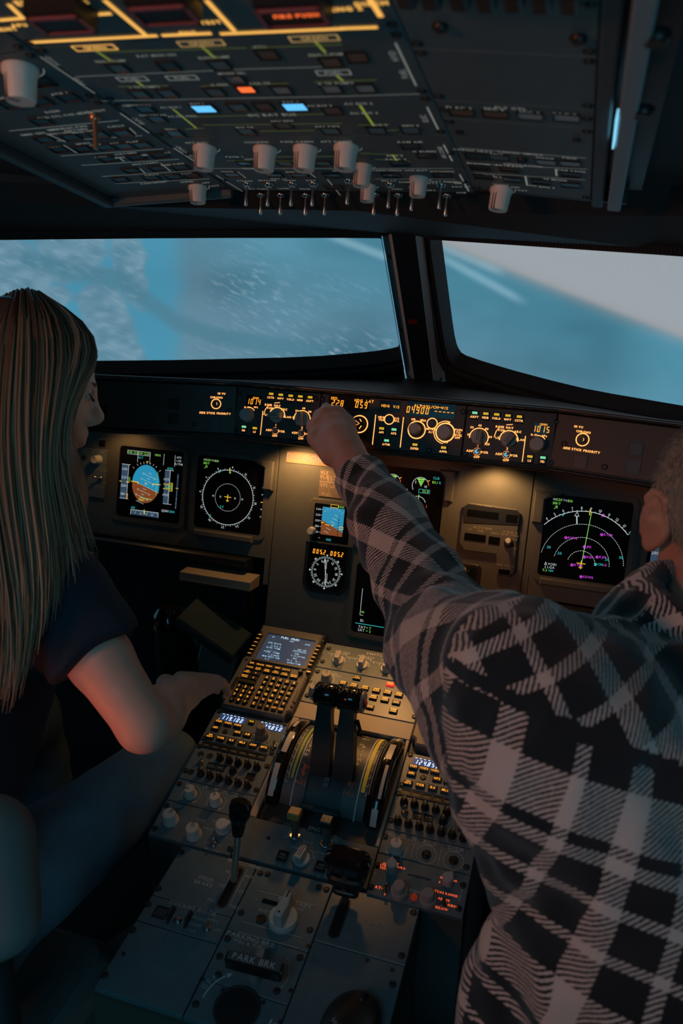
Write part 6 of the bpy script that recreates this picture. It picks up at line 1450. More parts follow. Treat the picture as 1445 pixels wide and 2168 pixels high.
# hydraulic and fuel panel
p = opn('hydraulic_fuel_panel', 'overhead panel with green flow lines and rows of dim keys under the yellow bars', OC, -OW, OW, y3, y4)
for q, m in (((500, 287), GLO), ((712, 278), GLD), ((927, 272), GLO), ((1130, 228), GLR), ((1398, 260), GLR), ((590, 397), GLO), ((706, 393), GLO), ((908, 388), GLO), ((992, 334), GLO), ((1190, 379), GLP), ((1402, 374), GLP)): okey(p, O1(*q), .0165, .0165, m)
for q, m in (((65, 240), GLR), ((100, 372), GLP)): okey(p, O2(*q), .0165, .0165, m)
x, y = p.L(*O1(1040, 374)); o = pb(p, x, y, .0165, .0165, GLD, px=False); b = MB(); b.box(-.007, -.006, .0007, .007, .004, .0014); obj('lit_face', b, OORG, o)
for q, m in (((400, 200), OYEL), ((850, 181), mat('warm_print', (.75, .55, .2), .6, emit=(1, .6, .2), es=.35)), ((1328, 160), mat('warm_print', (.75, .55, .2), .6)), ((560, 332), OWH), ((770, 327), OWH), ((1410, 305), OWH)):
    box_(p, O1(*q), .040 if m is not OWH else .030, .009, m, .0013); otxt(p, 'FUEL' if m is OWH else 'GREEN', O1(*q), .0045, m)
for s_ in (((405, 212), (465, 252)), ((855, 195), (905, 240)), ((1335, 175), (1375, 218)), ((575, 340), (605, 362)), ((1425, 318), (1450, 340))): flow(p, [O1(*q) for q in s_], glow('bright_flow', (.5, .62, .08), .35), .0022)
for s_ in (((430, 218), (1040, 200)), ((1060, 200), (1445, 185)), ((410, 262), (530, 256)), ((845, 247), (970, 240)), ((1305, 235), (1445, 228)), ((500, 364), (710, 360)), ((850, 362), (1220, 350)), ((1330, 345), (1590, 335))): flow(p, [O1(*q) for q in s_])
flow(p, [O1(325, 322), O1(1040, 290), O1(1445, 278)], OWH, .0008); flow(p, [O1(430, 425), O1(1440, 405), O2(335, 395)], OWH, .0008)
for t, q in (('ENG 1 PUMP', (468, 256)), ('RAT MAN ON', (660, 232)), ('ELEC PUMP', (905, 240)), ('PTU', (1100, 196)), ('ENG 2 PUMP', (1385, 228)), ('L TK PUMPS', (610, 366)), ('X FEED', (930, 356)), ('CTR TK', (1100, 350)), ('MODE SEL', (980, 308)), ('R TK PUMPS', (1420, 350))): otxt(p, t, O1(*q))
flow(p, [O1(172, 238), O1(400, 392)], OWH, .0016); flow(p, [O2(228, 180), O2(315, 360)], OWH, .0016); oscrew(p)
for t, q in (('HYD', O1(220, 255)), ('FUEL', O1(330, 340)), ('HYD', O2(220, 235)), ('FUEL', O2(262, 310))): p.txt(t, *q, .0055, OWH, rot=pi/2)
p.done()
# electrical panel
p = opn('electrical_panel', 'overhead panel with two bright blue lit keys', OC, -OW, OW, y2, y3)
for q, m in (((612, 460), GLO), ((662, 502), GLO), ((738, 563), GLO), ((1005, 452), GLO), ((1115, 449), GLR), ((1195, 528), GLR), ((1040, 554), GLO), ((1396, 552), GLO)): okey(p, O1(*q), .0175, .0175, m)
for q, m in (((-40, 467), GLR), ((147, 551), GLO), ((290, 549), GLO)): okey(p, O2(*q), .0175, .0175, m)
for q in ((862, 457), (1247, 449)):
    x, y = p.L(*O1(*q)); o = pb(p, x, y, .024, .0185, GLD, px=False, label='bright blue lit key'); b = MB(); b.box(-.0105, -.0075, .0007, .0105, .0075, .0014); obj('lit_face', b, OBLU, o)
for t, q in (('COMMERCIAL', (570, 444)), ('GALY&CAB', (645, 485)), ('BAT 1', (832, 437)), ('BAT 2', (1230, 430)), ('AC BUS 1', (720, 452)), ('AC ESS FEED', (770, 490)), ('APU GEN', (1190, 510)), ('BUS TIE', (1035, 537)), ('EXT PWR', (1385, 533)), ('AC BUS 2', (1350, 445)), ('GEN 1', (720, 545))): otxt(p, t, O1(*q))
for t, q in (('AC BUS 2', (70, 437)), ('DC BUS 2', (95, 477)), ('IDG 2', (160, 527)), ('GEN 2', (290, 530))): otxt(p, t, O2(*q), .004)
otxt(p, 'DC BAT BUS', O1(1150, 484), .0055); flow(p, [O1(732, 460), O1(830, 540)], glow('bright_flow', (.5, .62, .08), .35), .0018); flow(p, [O2(78, 445), O2(135, 530)], glow('bright_flow', (.5, .62, .08), .35), .0026)
for s_ in (((820, 492), (1080, 486)), ((1215, 484), (1445, 478)), ((785, 545), (860, 540)), ((860, 527), (1445, 520)), ((1100, 553), (1330, 550))): flow(p, [O1(*q) for q in s_])
flow(p, [O2(70, 528), O2(200, 525)]); flow(p, [O2(195, 550), O2(240, 549)])
flow(p, [O1(510, 478), O1(630, 560)], OWH, .0018); flow(p, [O2(362, 452), O2(408, 545)], OWH, .0018); oscrew(p)
p.txt('ELEC', *O1(585, 510), .0055, OWH, rot=pi/2); p.txt('ELEC', *O2(350, 500), .0055, OWH, rot=pi/2); p.done()
# air conditioning panel
p = opn('air_conditioning_panel', 'overhead panel with a row of ivory temperature knobs with dark stripes', OC, -OW, OW, y1, y2)
for q in (O1(866, 622), O1(1122, 626), O1(1292, 623), O2(20, 618)): okn(p, q, .0125, .025)
for q, m in (((1035, 690), GLO), ((1205, 690), GLO), ((1365, 690), GLO)): okey(p, O1(*q), .0185, .014, m)
for q, m in (((290, 617), GLD), ((357, 656), GLD), ((243, 690), GLD)): okey(p, O2(*q), .0190, .0165, m)
for t, q in (('AFT ISOL', (830, 602)), ('COCKPIT', (1085, 600)), ('FWD CABIN', (1255, 598)), ('AFT CABIN', (1420, 597)), ('PACK 1', (990, 662)), ('HOT AIR', (1080, 672))): otxt(p, t, O1(*q), .0042)
for t, q in (('RAM AIR', (290, 600)), ('X BLEED', (350, 640)), ('ENG 2', (225, 658)), ('PACK 2', (230, 673))): otxt(p, t, O2(*q), .0042)
for s_ in (((960, 678), (1060, 678)), ((1160, 662), (1240, 661)), ((1300, 660), (1445, 660)), ((1160, 680), (1270, 680))): flow(p, [O1(*q) for q in s_])
flow(p, [O2(80, 647), O2(260, 655)]); flow(p, [O2(140, 673), O2(290, 682)]); flow(p, [O2(215, 655), O2(235, 680)], glow('bright_flow', (.5, .62, .08), .35), .002)
flow(p, [O1(735, 625), O1(860, 705)], OWH, .0018); flow(p, [O2(432, 612), O2(468, 680)], OWH, .0018); oscrew(p, 1); p.txt('AIR COND', *O1(780, 640), .005, OWH, rot=pi/2); p.txt('AIR COND', *O2(425, 645), .005, OWH, rot=pi/2); p.done()
# anti-ice and lights panel
p = opn('light_switch_panel', 'front overhead panel with two rows of steel toggle switches', OC, -OW, OW, y0, y1)
for q, m in (((980, 738), GLD), ((1160, 740), GLD), ((1265, 740), GLD), ((1405, 741), GLD)): okey(p, O1(*q), .021, .014, m)
for q, m in (((208, 741), GLD), ((425, 740), GLD), ((-35, 792), BLACK)): okey(p, O2(*q), .021, .014, m)
TGL = STEEL
for q in ((1045, 775), (1137, 777), (1236, 775), (1326, 774)): toggle(p, *O1(*q), .026, 0)
for q in ((1105, 822), (1188, 822), (1294, 823), (1376, 822)): toggle(p, *O1(*q), .024, -4)
for q in ((205, 778), (303, 790), (421, 780), (30, 762)): toggle(p, *O2(*q), .027, 0)
for q in ((140, 820), (240, 823), (446, 825)): toggle(p, *O2(*q), .024, -4)
okn(p, O2(90, 700), .0105, .024); okn(p, O2(112, 785), .0095, .020); okn(p, O2(328, 752), .0105, .022)
for t, q in (('WING', (960, 725)), ('ENG 1', (1130, 724)), ('ENG 2', (1235, 726)), ('PROBE HEAT', (1085, 712)), ('STROBE', (1035, 764)), ('BEACON', (1130, 762)), ('WING', (1225, 762)), ('NAV', (1315, 762)), ('RWY TURN', (1085, 798)), ('LAND', (1200, 796)), ('NOSE', (1290, 798)), ('EXT LT', (1180, 755))): otxt(p, t, O1(*q), .0038)
for t, q in (('CABIN PRESS', (190, 720)), ('LDG ELEV', (315, 720)), ('DITCHING', (425, 725)), ('INT LT', (200, 765)), ('DOME', (270, 770)), ('ANN LT', (370, 775)), ('SEAT BELTS', (430, 768)), ('SIGNS', (480, 770)), ('STBY', (235, 800)), ('BRT', (380, 805)), ('EMER', (500, 775)), ('EXIT LT', (505, 790)), ('ARM', (505, 815)), ('WIPER', (-10, 722))): otxt(p, t, O2(*q), .0038)
for s_ in (((1005, 725), (1040, 752)), ((1100, 722), (1135, 745)), ((1295, 720), (1335, 750)), ((915, 740), (1025, 808)), ((1385, 758), (1440, 825))): flow(p, [O1(*q) for q in s_], OWH, .0011)
flow(p, [O2(500, 738), O2(538, 808)], OWH, .0018); flow(p, [O1(900, 711), O1(1445, 712), O2(470, 712)], OWH, .0008); flow(p, [O2(140, 757), O2(480, 757)], OWH, .0006)
oscrew(p, 1); p.done()
# left column
def LY(x, y): return OL.uv(x, y)[1]
l0, l1, l2, l3 = LY(380, 409), LY(105, 222), LY(40, 110), LY(0, -30)
p = opn('recorder_panel', 'left overhead panel with rows of dark keys and one ivory wiper knob', OL, -.185, -.0008, l0, l1)
for q, m in (((175, 513), GLD), ((190, 590), GLD), ((300, 580), GLD), ((415, 568), GLO), ((516, 562), GLO), ((250, 632), BLACK), ((350, 630), BLACK), ((445, 622), GLD), ((522, 616), GLO), ((600, 612), GLO), ((455, 673), BLACK), ((575, 665), BLACK), ((672, 656), BLACK), ((556, 721), BLACK), ((666, 712), BLACK), ((762, 708), BLACK), ((510, 760), BLACK), ((735, 748), BLACK), ((810, 742), BLACK), ((640, 752), BLACK)): okey(p, O1(*q), .0195, .0165, m)
for a, c in (((40, 552), (500, 508)), ((160, 600), (600, 572)), ((258, 658), (690, 628)), ((345, 698), (755, 672)), ((432, 745), (830, 720)), ((490, 775), (885, 755))): flow(p, [O1(*a), O1(*c)], OWH, .0010)
for a, c in (((200, 565), (275, 598)), ((270, 613), (325, 645)), ((680, 690), (720, 722)), ((505, 665), (525, 682)), ((592, 712), (612, 730)), ((548, 540), (575, 565))): flow(p, [O1(*a), O1(*c)], OWH, .0014)
for t, q in (('RCDR', (222, 470)), ('GND CTL CVR ERASE', (275, 486)), ('CVR TEST', (390, 470)), ('EVAC', (240, 545)), ('OXYGEN', (320, 548)), ('EMER ELEC PWR', (285, 540)), ('EMER GEN', (140, 565)), ('GEN 1 LINE', (250, 562)), ('MAN ON', (350, 555)), ('CALLS', (490, 532)), ('MECH', (235, 622)), ('GPWS', (350, 606)), ('TERR', (405, 612)), ('SYS', (485, 605)), ('FLAP', (560, 598)), ('RCDR', (430, 664)), ('OXYGEN', (530, 648)), ('MASK MAN ON', (560, 660)), ('CREW SUPPLY', (650, 650)), ('ATT', (510, 752)), ('CALLS', (640, 738)), ('ALL', (715, 740)), ('FWD', (790, 733)), ('RAIN RPLNT', (650, 772)), ('WIPER', (790, 768)), ('OFF', (870, 772)), ('FAST', (905, 785)), ('ENG FADEC', (615, 690)), ('GND PWR', (730, 694))): otxt(p, t, O1(*q), .0042)
okn(p, O1(836, 788), .0115, .022)
x, y = p.L(*O1(400, 488)); b = MB(); b.lathe([(.006, 0), (.006, .004), (.0045, .006)], 12); b.tube([(0, 0, .004), (0, -.001, .02), (0, -.0015, .034)], [.0028, .0025, .0032], 10); p.part('toggle_switch', b, mat('copper_toggle', (.55, .28, .16), .3, metal=.7), x, y)
oscrew(p); p.done()
p = opn('inertial_panel', 'left overhead panel piece with a large ivory rotary knob at the picture edge', OL, -.185, -.0008, l1, l2)
okn(p, O1(85, 285), .0150, .030); 
for q, m in (((45, 440), GLD), ((170, 428), GLD), ((290, 412), GLD), ((180, 345), BLACK)): okey(p, O1(*q), .0195, .0175, m)
for t, q in (('ADIRS', (10, 412)), ('IR 1', (105, 402)), ('ADR 1', (250, 395)), ('ON BAT', (20, 428))): otxt(p, t, O1(*q), .0045)
oscrew(p); p.done()
p = opn('inertial_panel', 'left overhead panel piece behind the glowing fire panel, at the top left corner', OL, -.185, -.0008, l2, l3); oscrew(p); p.done()
# right column
def RY(x, y): return OR_.uv(x, y)[1]
r0, r1, r2, r3, r4, r5 = RY(1120, 411), RY(1080, 260), RY(1080, 221), RY(1070, 111), RY(1060, -10), RY(1060, -90)
RX = OR_.uv(1258, 300)[0]
p = opn('cargo_heat_panel', 'right overhead panel with three short rows of keys and one ivory knob', OR_, .0008, RX, r0, r1)
for q, m in (((565, 660), GLD), ((665, 665), GLO), ((865, 686), GLP), ((967, 692), GLP), ((585, 708), BLACK), ((710, 715), BLACK), ((968, 738), BLACK), ((600, 747), BLACK), ((722, 760), GLD), ((845, 770), BLACK), ((968, 783), GLD)): okey(p, O2(*q), .0205, .016, m)
x, y = p.L(*O2(765, 676)); b = MB(); b.lathe([(.006, 0), (.006, .003), (.004, .004)], 14); p.part('push_button', b, BLACK, x, y)
for t, q in (('CARGO HEAT', (555, 636)), ('TEST', (655, 652)), ('CARGO SMOKE', (755, 648)), ('DISCH', (860, 668)), ('FWD', (965, 668)), ('VENTILATION', (765, 698)), ('BLOWER', (580, 692)), ('EXTRACT', (710, 702)), ('CAB FANS', (970, 722)), ('ENG', (625, 740)), ('MAN START', (675, 750)), ('N1 MODE', (905, 760)), ('ENG 1', (810, 785)), ('ENG 2', (870, 792)), ('WIPER', (675, 782)), ('OFF', (735, 792)), ('FAST', (760, 805))): otxt(p, t, O2(*q), .0040)
for a, c in (((500, 625), (1035, 668)), ((530, 690), (1040, 715)), ((560, 730), (1030, 760))): flow(p, [O2(*a), O2(*c)], OWH, .0008)
for a, c in (((907, 715), (910, 742)), ((778, 745), (785, 780))): flow(p, [O2(*a), O2(*c)], OWH, .0022)
okn(p, O2(678, 798), .0125, .026); oscrew(p); 
for q in ((500, 558), (995, 593)): x, y = p.L(*O2(*q)); b = MB(); b.lathe([(.004, 0), (.004, .002)], 12); p.part('rivet', b, BLACK, x, y)
p.done()
p = opn('flight_control_panel', 'narrow right overhead strip with four pale keys', OR_, .0008, RX, r1, r2)
for q, m in (((507, 473), GLR), ((650, 482), GLR), ((798, 490), GLP), ((952, 497), GLP)): okey(p, O2(*q), .0225, .0150, m)
for t, q in (('ELAC 2', (497, 455)), ('SEC 2', (645, 460)), ('FLT CTL', (715, 457)), ('SEC 3', (795, 475)), ('FAC 2', (945, 482))): otxt(p, t, O2(*q), .0046)
oscrew(p, 1); p.done()
p = opn('blank_overhead_panel', 'plain right overhead panel with corner screws only', OR_, .0008, RX, r2, r3); oscrew(p); p.done()
p = opn('breaker_panel', 'right overhead panel with a row of black breakers at the top edge', OR_, .0008, RX, r3, r4); oscrew(p)
for q in ((265, 22), (370, 27), (493, 32), (603, 35), (722, 38), (837, 42), (957, 45)):
    x, y = p.L(*O2(q[0], q[1]), .018); b = MB(); b.bev([(-.0065, -.008), (.0065, -.008), (.0065, .014), (-.0065, .014)], 0, .018, .002); p.part('breaker', shared('brk', lambda: b.mesh('breaker', BLACK)), None, x, y)
for q in ((420, 107), (1005, 155)): x, y = p.L(*O2(*q)); b = MB(); b.lathe([(.006, 0), (.006, .004), (.004, .005)], 12); p.part('rivet', b, BLACK, x, y)
p.done()
# frame round the overhead panel
FR = mat('overhead_frame', (.05, .06, .065), .5, bump=.1, scale=300, var=.15); RAIL = mat('frame_rail', (.23, .27, .29), .45, var=.1)
fr = thing('overhead_frame', 'dark frame around the overhead panels with a pale rail on its right side', 'frame', OC.mat(0, 0, 0))
FRI = OC.mat(0, 0, 0).inverted()
def fchild(name, b, m, pl, label=None):
    o = obj(name, b, m, fr, label=label); o.matrix_local = FRI@pl.mat(0, 0, 0); return o
b = MB(); b.box(-.206, l0-.012, -.015, -.1865, l3, .010, ch=.003); fchild('side_rail', b, FR, OL)
b = MB(); b.box(RX+.0005, r0-.01, -.015, RX+.014, r5, .006, ch=.002); fchild('side_rail', b, FR, OR_)
a = OR_.uv(1320, 20, .012)[0]; c = OR_.uv(1374, 20, .012)[0]
b = MB(); b.box(RX+.020, r0+.004, -.010, RX+.020+(c-a), r5, .012, ch=.002); fchild('pale_rail', b, RAIL, OR_)  # pale rail colour holds the window light that falls on it
b = MB(); b.box(-.19, l0-.010, -.012, -.001, l0-.0015, .010, ch=.003); fchild('front_rail', b, mat('front_rail', (.10, .14, .15), .4), OL)  # left rail's lighter teal colour stands in for the light on it
b = MB(); b.box(-OW, y0-.010, -.012, OW, y0-.0015, -.002, ch=.002); fchild('front_rail', b, FR, OC)
b = MB(); b.box(.001, r0-.010, -.012, RX+.04, r0-.0015, -.0005, ch=.001); fchild('front_rail', b, FR, OR_)
b = MB(); b.box(-.21, l0, -.03, .0, l3, -.016); fchild('backing', b, BLACK, OL); b = MB(); b.box(.0, r0, -.03, .2, r5, -.016); fchild('backing', b, BLACK, OR_); b = MB(); b.box(-OW, y0, -.03, OW, y5, -.016); fchild('backing', b, BLACK, OC)
a = OR_.uv(1279, 247, .0125); c = OR_.uv(1275, 317, .0125); b = MB(); b.box(RX+.0178, c[1]+.004, .004, RX+.0196, a[1]-.004, .0125); o = obj('light_strip', b, glow('strip_light', (.25, .72, 1.), 1.0)); o.matrix_world = OR_.mat(0, 0, 0); tag(o, 'thin glowing pale blue light strip on the right overhead rail', 'light')  # thin pale blue strip with its own emission
for q in ((1392, 55), (1362, 217)):
    b = MB(); b.lathe([(.010, 0), (.010, .006), (.007, .008)], 14); u = OR_.uv(*q, .0); o = obj('ceiling_stud', b, BLACK); o.matrix_world = OR_.mat(u[0], u[1], .004); tag(o, 'black ceiling stud right of the pale rail, '+('upper one' if q[1] < 100 else 'lower one'), 'stud', 'ceiling studs')
# ------------------------------------------------------------------ people: distance fields meshed with surface nets
def PT(x, y, k): return EYE+ray(x, y)*k
class Field:
    def __init__(s, lo, hi, h):
        s.lo = np.array(lo, float); s.h = h; s.n = np.ceil((np.array(hi)-s.lo)/h).astype(int)+1
        s.F = np.full(s.n, .5, np.float32)
    def sub(s, lo, hi):
        a = np.clip(np.floor((np.array(lo)-s.lo)/s.h).astype(int), 0, s.n); b = np.clip(np.ceil((np.array(hi)-s.lo)/s.h).astype(int)+1, 0, s.n)
        if np.any(b <= a): return None, None
        sl = tuple(slice(i, j) for i, j in zip(a, b))
        g = [(s.lo[i]+s.h*np.arange(a[i], b[i])).astype(np.float32) for i in range(3)]
        return sl, (g[0][:, None, None], g[1][None, :, None], g[2][None, None, :])
    def put(s, sl, d, k, op='+'):
        A = s.F[sl]
        if op == '-': s.F[sl] = np.maximum(A, -d); return
        if k < 1e-5: s.F[sl] = np.minimum(A, d); return
        h = np.clip(.5+.5*(A-d)/k, 0, 1); s.F[sl] = A+(d-A)*h-k*h*(1-h)
    def cone(s, a, b, r0, r1, k=.012, op='+', cut=None):
        a = np.asarray(a, float); b = np.asarray(b, float); R = max(r0, r1)+k*1.2+.012
        sl, g = s.sub(np.minimum(a, b)-R, np.maximum(a, b)+R)
        if sl is None: return s
        d = b-a; L = d@d+1e-12
        x, y, z = g[0]-a[0], g[1]-a[1], g[2]-a[2]
        t = np.clip((x*d[0]+y*d[1]+z*d[2])/L, 0, 1)
        D = np.sqrt((x-t*d[0])**2+(y-t*d[1])**2+(z-t*d[2])**2)-(r0+(r1-r0)*t)
        if cut is not None:
            p_, n_ = cut; n_ = nrm(n_); D = np.maximum(D, (g[0]-p_[0])*n_[0]+(g[1]-p_[1])*n_[1]+(g[2]-p_[2])*n_[2])
        s.put(sl, D.astype(np.float32), k, op); return s
    def chain(s, pts, rs, k=.012):
        for i in range(len(pts)-1): s.cone(pts[i], pts[i+1], rs[i], rs[i+1], k)
        return s
    def ell(s, c, r, axes=None, k=.012, op='+'):
        c = np.asarray(c, float); A = np.eye(3) if axes is None else np.array(axes, float); r = np.array(r, float)
        R = max(r)+k*1.2+.012; sl, g = s.sub(c-R, c+R)
        if sl is None: return s
        x, y, z = g[0]-c[0], g[1]-c[1], g[2]-c[2]
        q = [x*A[i][0]+y*A[i][1]+z*A[i][2] for i in range(3)]
        k0 = np.sqrt(sum((q[i]/r[i])**2 for i in range(3))); k1 = np.sqrt(sum((q[i]/r[i]**2)**2 for i in range(3)))+1e-6
        D = np.where(k1 > 1e-5, k0*(k0-1)/k1, -min(r)); s.put(sl, D.astype(np.float32), k, op); return s
    def half(s, p, n, lo, hi):
        """cut away the side n of plane p, inside a box"""
        sl, g = s.sub(lo, hi)
        if sl is None: return s
        n = nrm(n); D = (g[0]-p[0])*n[0]+(g[1]-p[1])*n[1]+(g[2]-p[2])*n[2]
        s.F[sl] = np.maximum(s.F[sl], D.astype(np.float32)); return s
    def ripple(s, amp, scale, seed=1, stretch=(1, 1, 1)):
        r = np.random.default_rng(seed).random((32, 32, 32)).astype(np.float32)*2-1
        m = np.abs(s.F) < .03; idx = np.nonzero(m); p = [(s.lo[i]+s.h*idx[i])/scale/stretch[i] for i in range(3)]
        fi = [np.floor(q).astype(int) for q in p]; fr = [q-f for q, f in zip(p, fi)]; fr = [f*f*(3-2*f) for f in fr]; v = 0
        for dx in (0, 1):
            for dy in (0, 1):
                for dz in (0, 1):
                    w = (fr[0] if dx else 1-fr[0])*(fr[1] if dy else 1-fr[1])*(fr[2] if dz else 1-fr[2]); v = v+w*r[(fi[0]+dx) % 32, (fi[1]+dy) % 32, (fi[2]+dz) % 32]
        s.F[m] += (amp*v).astype(np.float32); return s
    def nets(s):
        F = s.F; I = F < 0; n = np.array(F.shape)
        c = np.zeros(n-1, np.uint8)
        for dx in (0, 1):
            for dy in (0, 1):
                for dz in (0, 1): c += I[dx:n[0]-1+dx, dy:n[1]-1+dy, dz:n[2]-1+dz]
        cell = (c > 0) & (c < 8); ci = np.argwhere(cell); vid = np.full(n-1, -1, np.int32); vid[cell] = np.arange(len(ci))
        acc = np.zeros((len(ci), 3)); cnt = np.zeros(len(ci))
        cor = [(0, 0, 0), (1, 0, 0), (0, 1, 0), (1, 1, 0), (0, 0, 1), (1, 0, 1), (0, 1, 1), (1, 1, 1)]
        V = [F[ci[:, 0]+a, ci[:, 1]+b, ci[:, 2]+d] for a, b, d in cor]
        for i in range(8):
            for j in range(i+1, 8):
                df = np.array(cor[j])-np.array(cor[i])
                if np.abs(df).sum() != 1: continue
                m = (V[i] < 0) != (V[j] < 0); t = np.where(m, V[i]/np.where(m, V[i]-V[j], 1), 0)
                acc += np.where(m[:, None], np.array(cor[i])+t[:, None]*df, 0); cnt += m
        vs = s.lo+s.h*(ci+acc/cnt[:, None]); quads = []
        for ax in range(3):
            sl0 = [slice(1, -1)]*3; sl0[ax] = slice(0, -1); sl1 = [slice(1, -1)]*3; sl1[ax] = slice(1, None)
            a = I[tuple(sl0)]; b = I[tuple(sl1)]; e = np.argwhere(a != b); 
            if not len(e): continue
            off = np.array([1, 1, 1]); off[ax] = 0; e = e+off
            u, w = [(1, 2), (2, 0), (0, 1)][ax]; E1 = np.eye(3, dtype=int)[u]; E2 = np.eye(3, dtype=int)[w]
            q = np.stack([vid[tuple((e-E1-E2).T)], vid[tuple((e-E2).T)], vid[tuple(e.T)], vid[tuple((e-E1).T)]], 1)
            ins = I[tuple(e.T)]; q[ins] = q[ins][:, ::-1]
            quads.append(q)
        q = np.concatenate(quads); q = q[(q >= 0).all(1)]
        return vs, q[:, ::-1]
def nmesh(name, fld, mats, parent=None, label=None, smooth_it=1):
    vs, q = fld.nets()
    me = bpy.data.meshes.new(name); me.vertices.add(len(vs)); me.vertices.foreach_set('co', vs.astype(np.float32).ravel())
    me.loops.add(len(q)*4); me.loops.foreach_set('vertex_index', q.astype(np.int32).ravel()); me.polygons.add(len(q))
    me.polygons.foreach_set('loop_start', np.arange(0, len(q)*4, 4, dtype=np.int32))
    me.polygons.foreach_set('use_smooth', np.ones(len(q), bool)); me.update(calc_edges=True); me.validate()
    for m in (mats if isinstance(mats, list) else [mats]): me.materials.append(m)
    o = obj(name, me, None, parent, label=label)
    if parent is not None: o.matrix_parent_inverse = parent.matrix_world.inverted()
    if smooth_it: md = o.modifiers.new('smooth', 'SMOOTH'); md.factor = .5; md.iterations = smooth_it
    return o, vs, q
def skin(name, col, red=.4):
    m = mat(name, col, .5, bump=.18, scale=600, var=.12); b = m.node_tree.nodes['Principled BSDF']
    b.inputs['Subsurface Weight'].default_value = red; b.inputs['Subsurface Radius'].default_value = (1., .25, .12); b.inputs['Subsurface Scale'].default_value = .008; return m
SKIN = skin('skin', (.50, .27, .19)); SKINW = skin('skin_fair', (.72, .43, .33))
EYEW = mat('eye_white', (.6, .58, .55), .2); EYED = mat('eye_iris', (.06, .05, .04), .15)

class HeadFrame:
    def __init__(s, c, fwd, up=(0, 0, 1), roll=0.):
        s.c = np.asarray(c, float); s.y = nrm(fwd); s.x = nrm(np.cross(s.y, up)); s.z = np.cross(s.x, s.y)
        if roll: x, z = s.x, s.z; s.x = x*cos(roll)+z*sin(roll); s.z = -x*sin(roll)+z*cos(roll)
        s.ax = (s.x, s.y, s.z)
    def p(s, x, y, z): return s.c+s.x*x+s.y*y+s.z*z
def head(f, H, k=1., neck=None, ears=True):
    """skull, jaw, brow, nose, lips, chin and ears in head frame H"""
    e = lambda x, y, z, r, kk=.015, op='+', ax=None: f.ell(H.p(x*k, y*k, z*k), np.array(r)*k, ax or H.ax, kk, op)
    c = lambda a, b, r0, r1, kk=.012: f.cone(H.p(*(np.array(a)*k)), H.p(*(np.array(b)*k)), r0*k, r1*k, kk)
    e(0, -.012, .030, (.075, .096, .083)); e(0, .030, -.015, (.058, .062, .085), .03)
    c((-.045, .005, -.055), (-.012, .066, -.098), .022, .018, .03); c((.045, .005, -.055), (.012, .066, -.098), .022, .018, .03); c((-.008, .070, -.098), (.008, .070, -.098), .017, .017, .02)
    for s in (-1, 1):
        e(s*.036, .058, -.022, (.024, .022, .022), .02); c((s*.012, .086, .018), (s*.040, .074, .017), .009, .010, .012)
        e(s*.031, .089, .004, (.014, .010, .009), .004, '-'); e(s*.031, .076, .003, (.0125, .0125, .0118), .002)
    c((0, .088, .014), (0, .106, -.018), .008, .0095, .010); c((0, .106, -.020), (0, .098, -.030), .0105, .008, .008)
    for s in (-1, 1): c((s*.006, .100, -.026), (s*.013, .090, -.027), .0065, .006, .006)
    c((-.020, .081, -.052), (0, .093, -.050), .005, .0065, .008); c((.020, .081, -.052), (0, .093, -.050), .005, .0065, .008)
    c((-.018, .081, -.062), (0, .091, -.064), .005, .0075, .008); c((.018, .081, -.062), (0, .091, -.064), .005, .0075, .008)
    if ears:
        for s in (-1, 1):
            n = nrm(H.x*s*.80-H.y*.60); a = nrm(H.z+H.y*-.18); b = np.cross(n, a)
            cc = H.p(s*.084*k, -.010*k, -.004*k)
            f.ell(cc, (.0065*k, .021*k, .034*k), (n, b, a), .005)
            pts = [cc+a*.031*k*cos(t)+b*s*.019*k*sin(t)*1.0+n*.004*k for t in np.linspace(-.9, pi*.95, 9)]
            f.chain(pts, [.0048*k]*9, .003); f.ell(cc-a*.030*k+n*.001, (.008*k, .010*k, .011*k), (n, b, a), .004)
            f.ell(cc+n*.009*k+b*-s*.0*k, (.005*k, .010*k, .017*k), (n, b, a), .002, '-'); f.cone(cc-n*.014*k, cc, .018*k, .014*k, .006)
def hand(f, W, mcps, tips, bends, thumb, r=.0092):
    for m in mcps: f.cone(W, m, .021, .0125, .012)
    for a, b in zip(mcps[:-1], mcps[1:]): f.cone(a, b, .0115, .0115, .008)
    for m, t, bd in zip(mcps, tips, bends):
        m, t, bd = map(np.asarray, (m, t, bd)); p1 = m*.55+t*.45+bd*.9; p1 = m+(p1-m)*1.0; p2 = m*.2+t*.8+bd*.7
        f.chain([m, p1, p2, t], [r*1.14, r*1.04, r*.94, r*.82], .004)
    f.chain([np.asarray(q) for q in thumb], [.017, .0135, .0115, .0095], .007)

# ================================================================== the man
SEATF = mat('seat_fabric', (.10, .115, .115), .9, bump=.4, scale=260, var=.2)
man = thing('person', 'man in black and white checked jacket seen from behind, pointing at the glareshield', 'person', Matrix.Translation((.5, .45, .5)))
W0, EL, SH = PT(757, 1000, 1.22), PT(945, 1345, .955), V3(.318, .690, 1.118)
HM = HeadFrame(PT(1543, 1100, .90), (-.22, .95, -.16), roll=radians(-2))
NK = PT(1535, 1330, .855); PEL = V3(.50, .40, .60); CH = PT(1560, 1560, .84); RSH = V3(.70, .62, 1.10)
f = Field((-.16, .20, .04), (.93, 1.42, 1.42), .0042)
head(f, HM, 1.0); f.cone(HM.p(0, -.030, -.05), NK, .056, .062, .03); f.cone(NK, CH, .060, .07, .03)
f.cone(CH, PEL, .125, .13, .06); f.cone(CH+V3(-.09, 0, 0), PEL+V3(-.06, 0, .05), .09, .11, .05); f.cone(CH+V3(.09, 0, 0), PEL+V3(.06, 0, .05), .09, .11, .05)
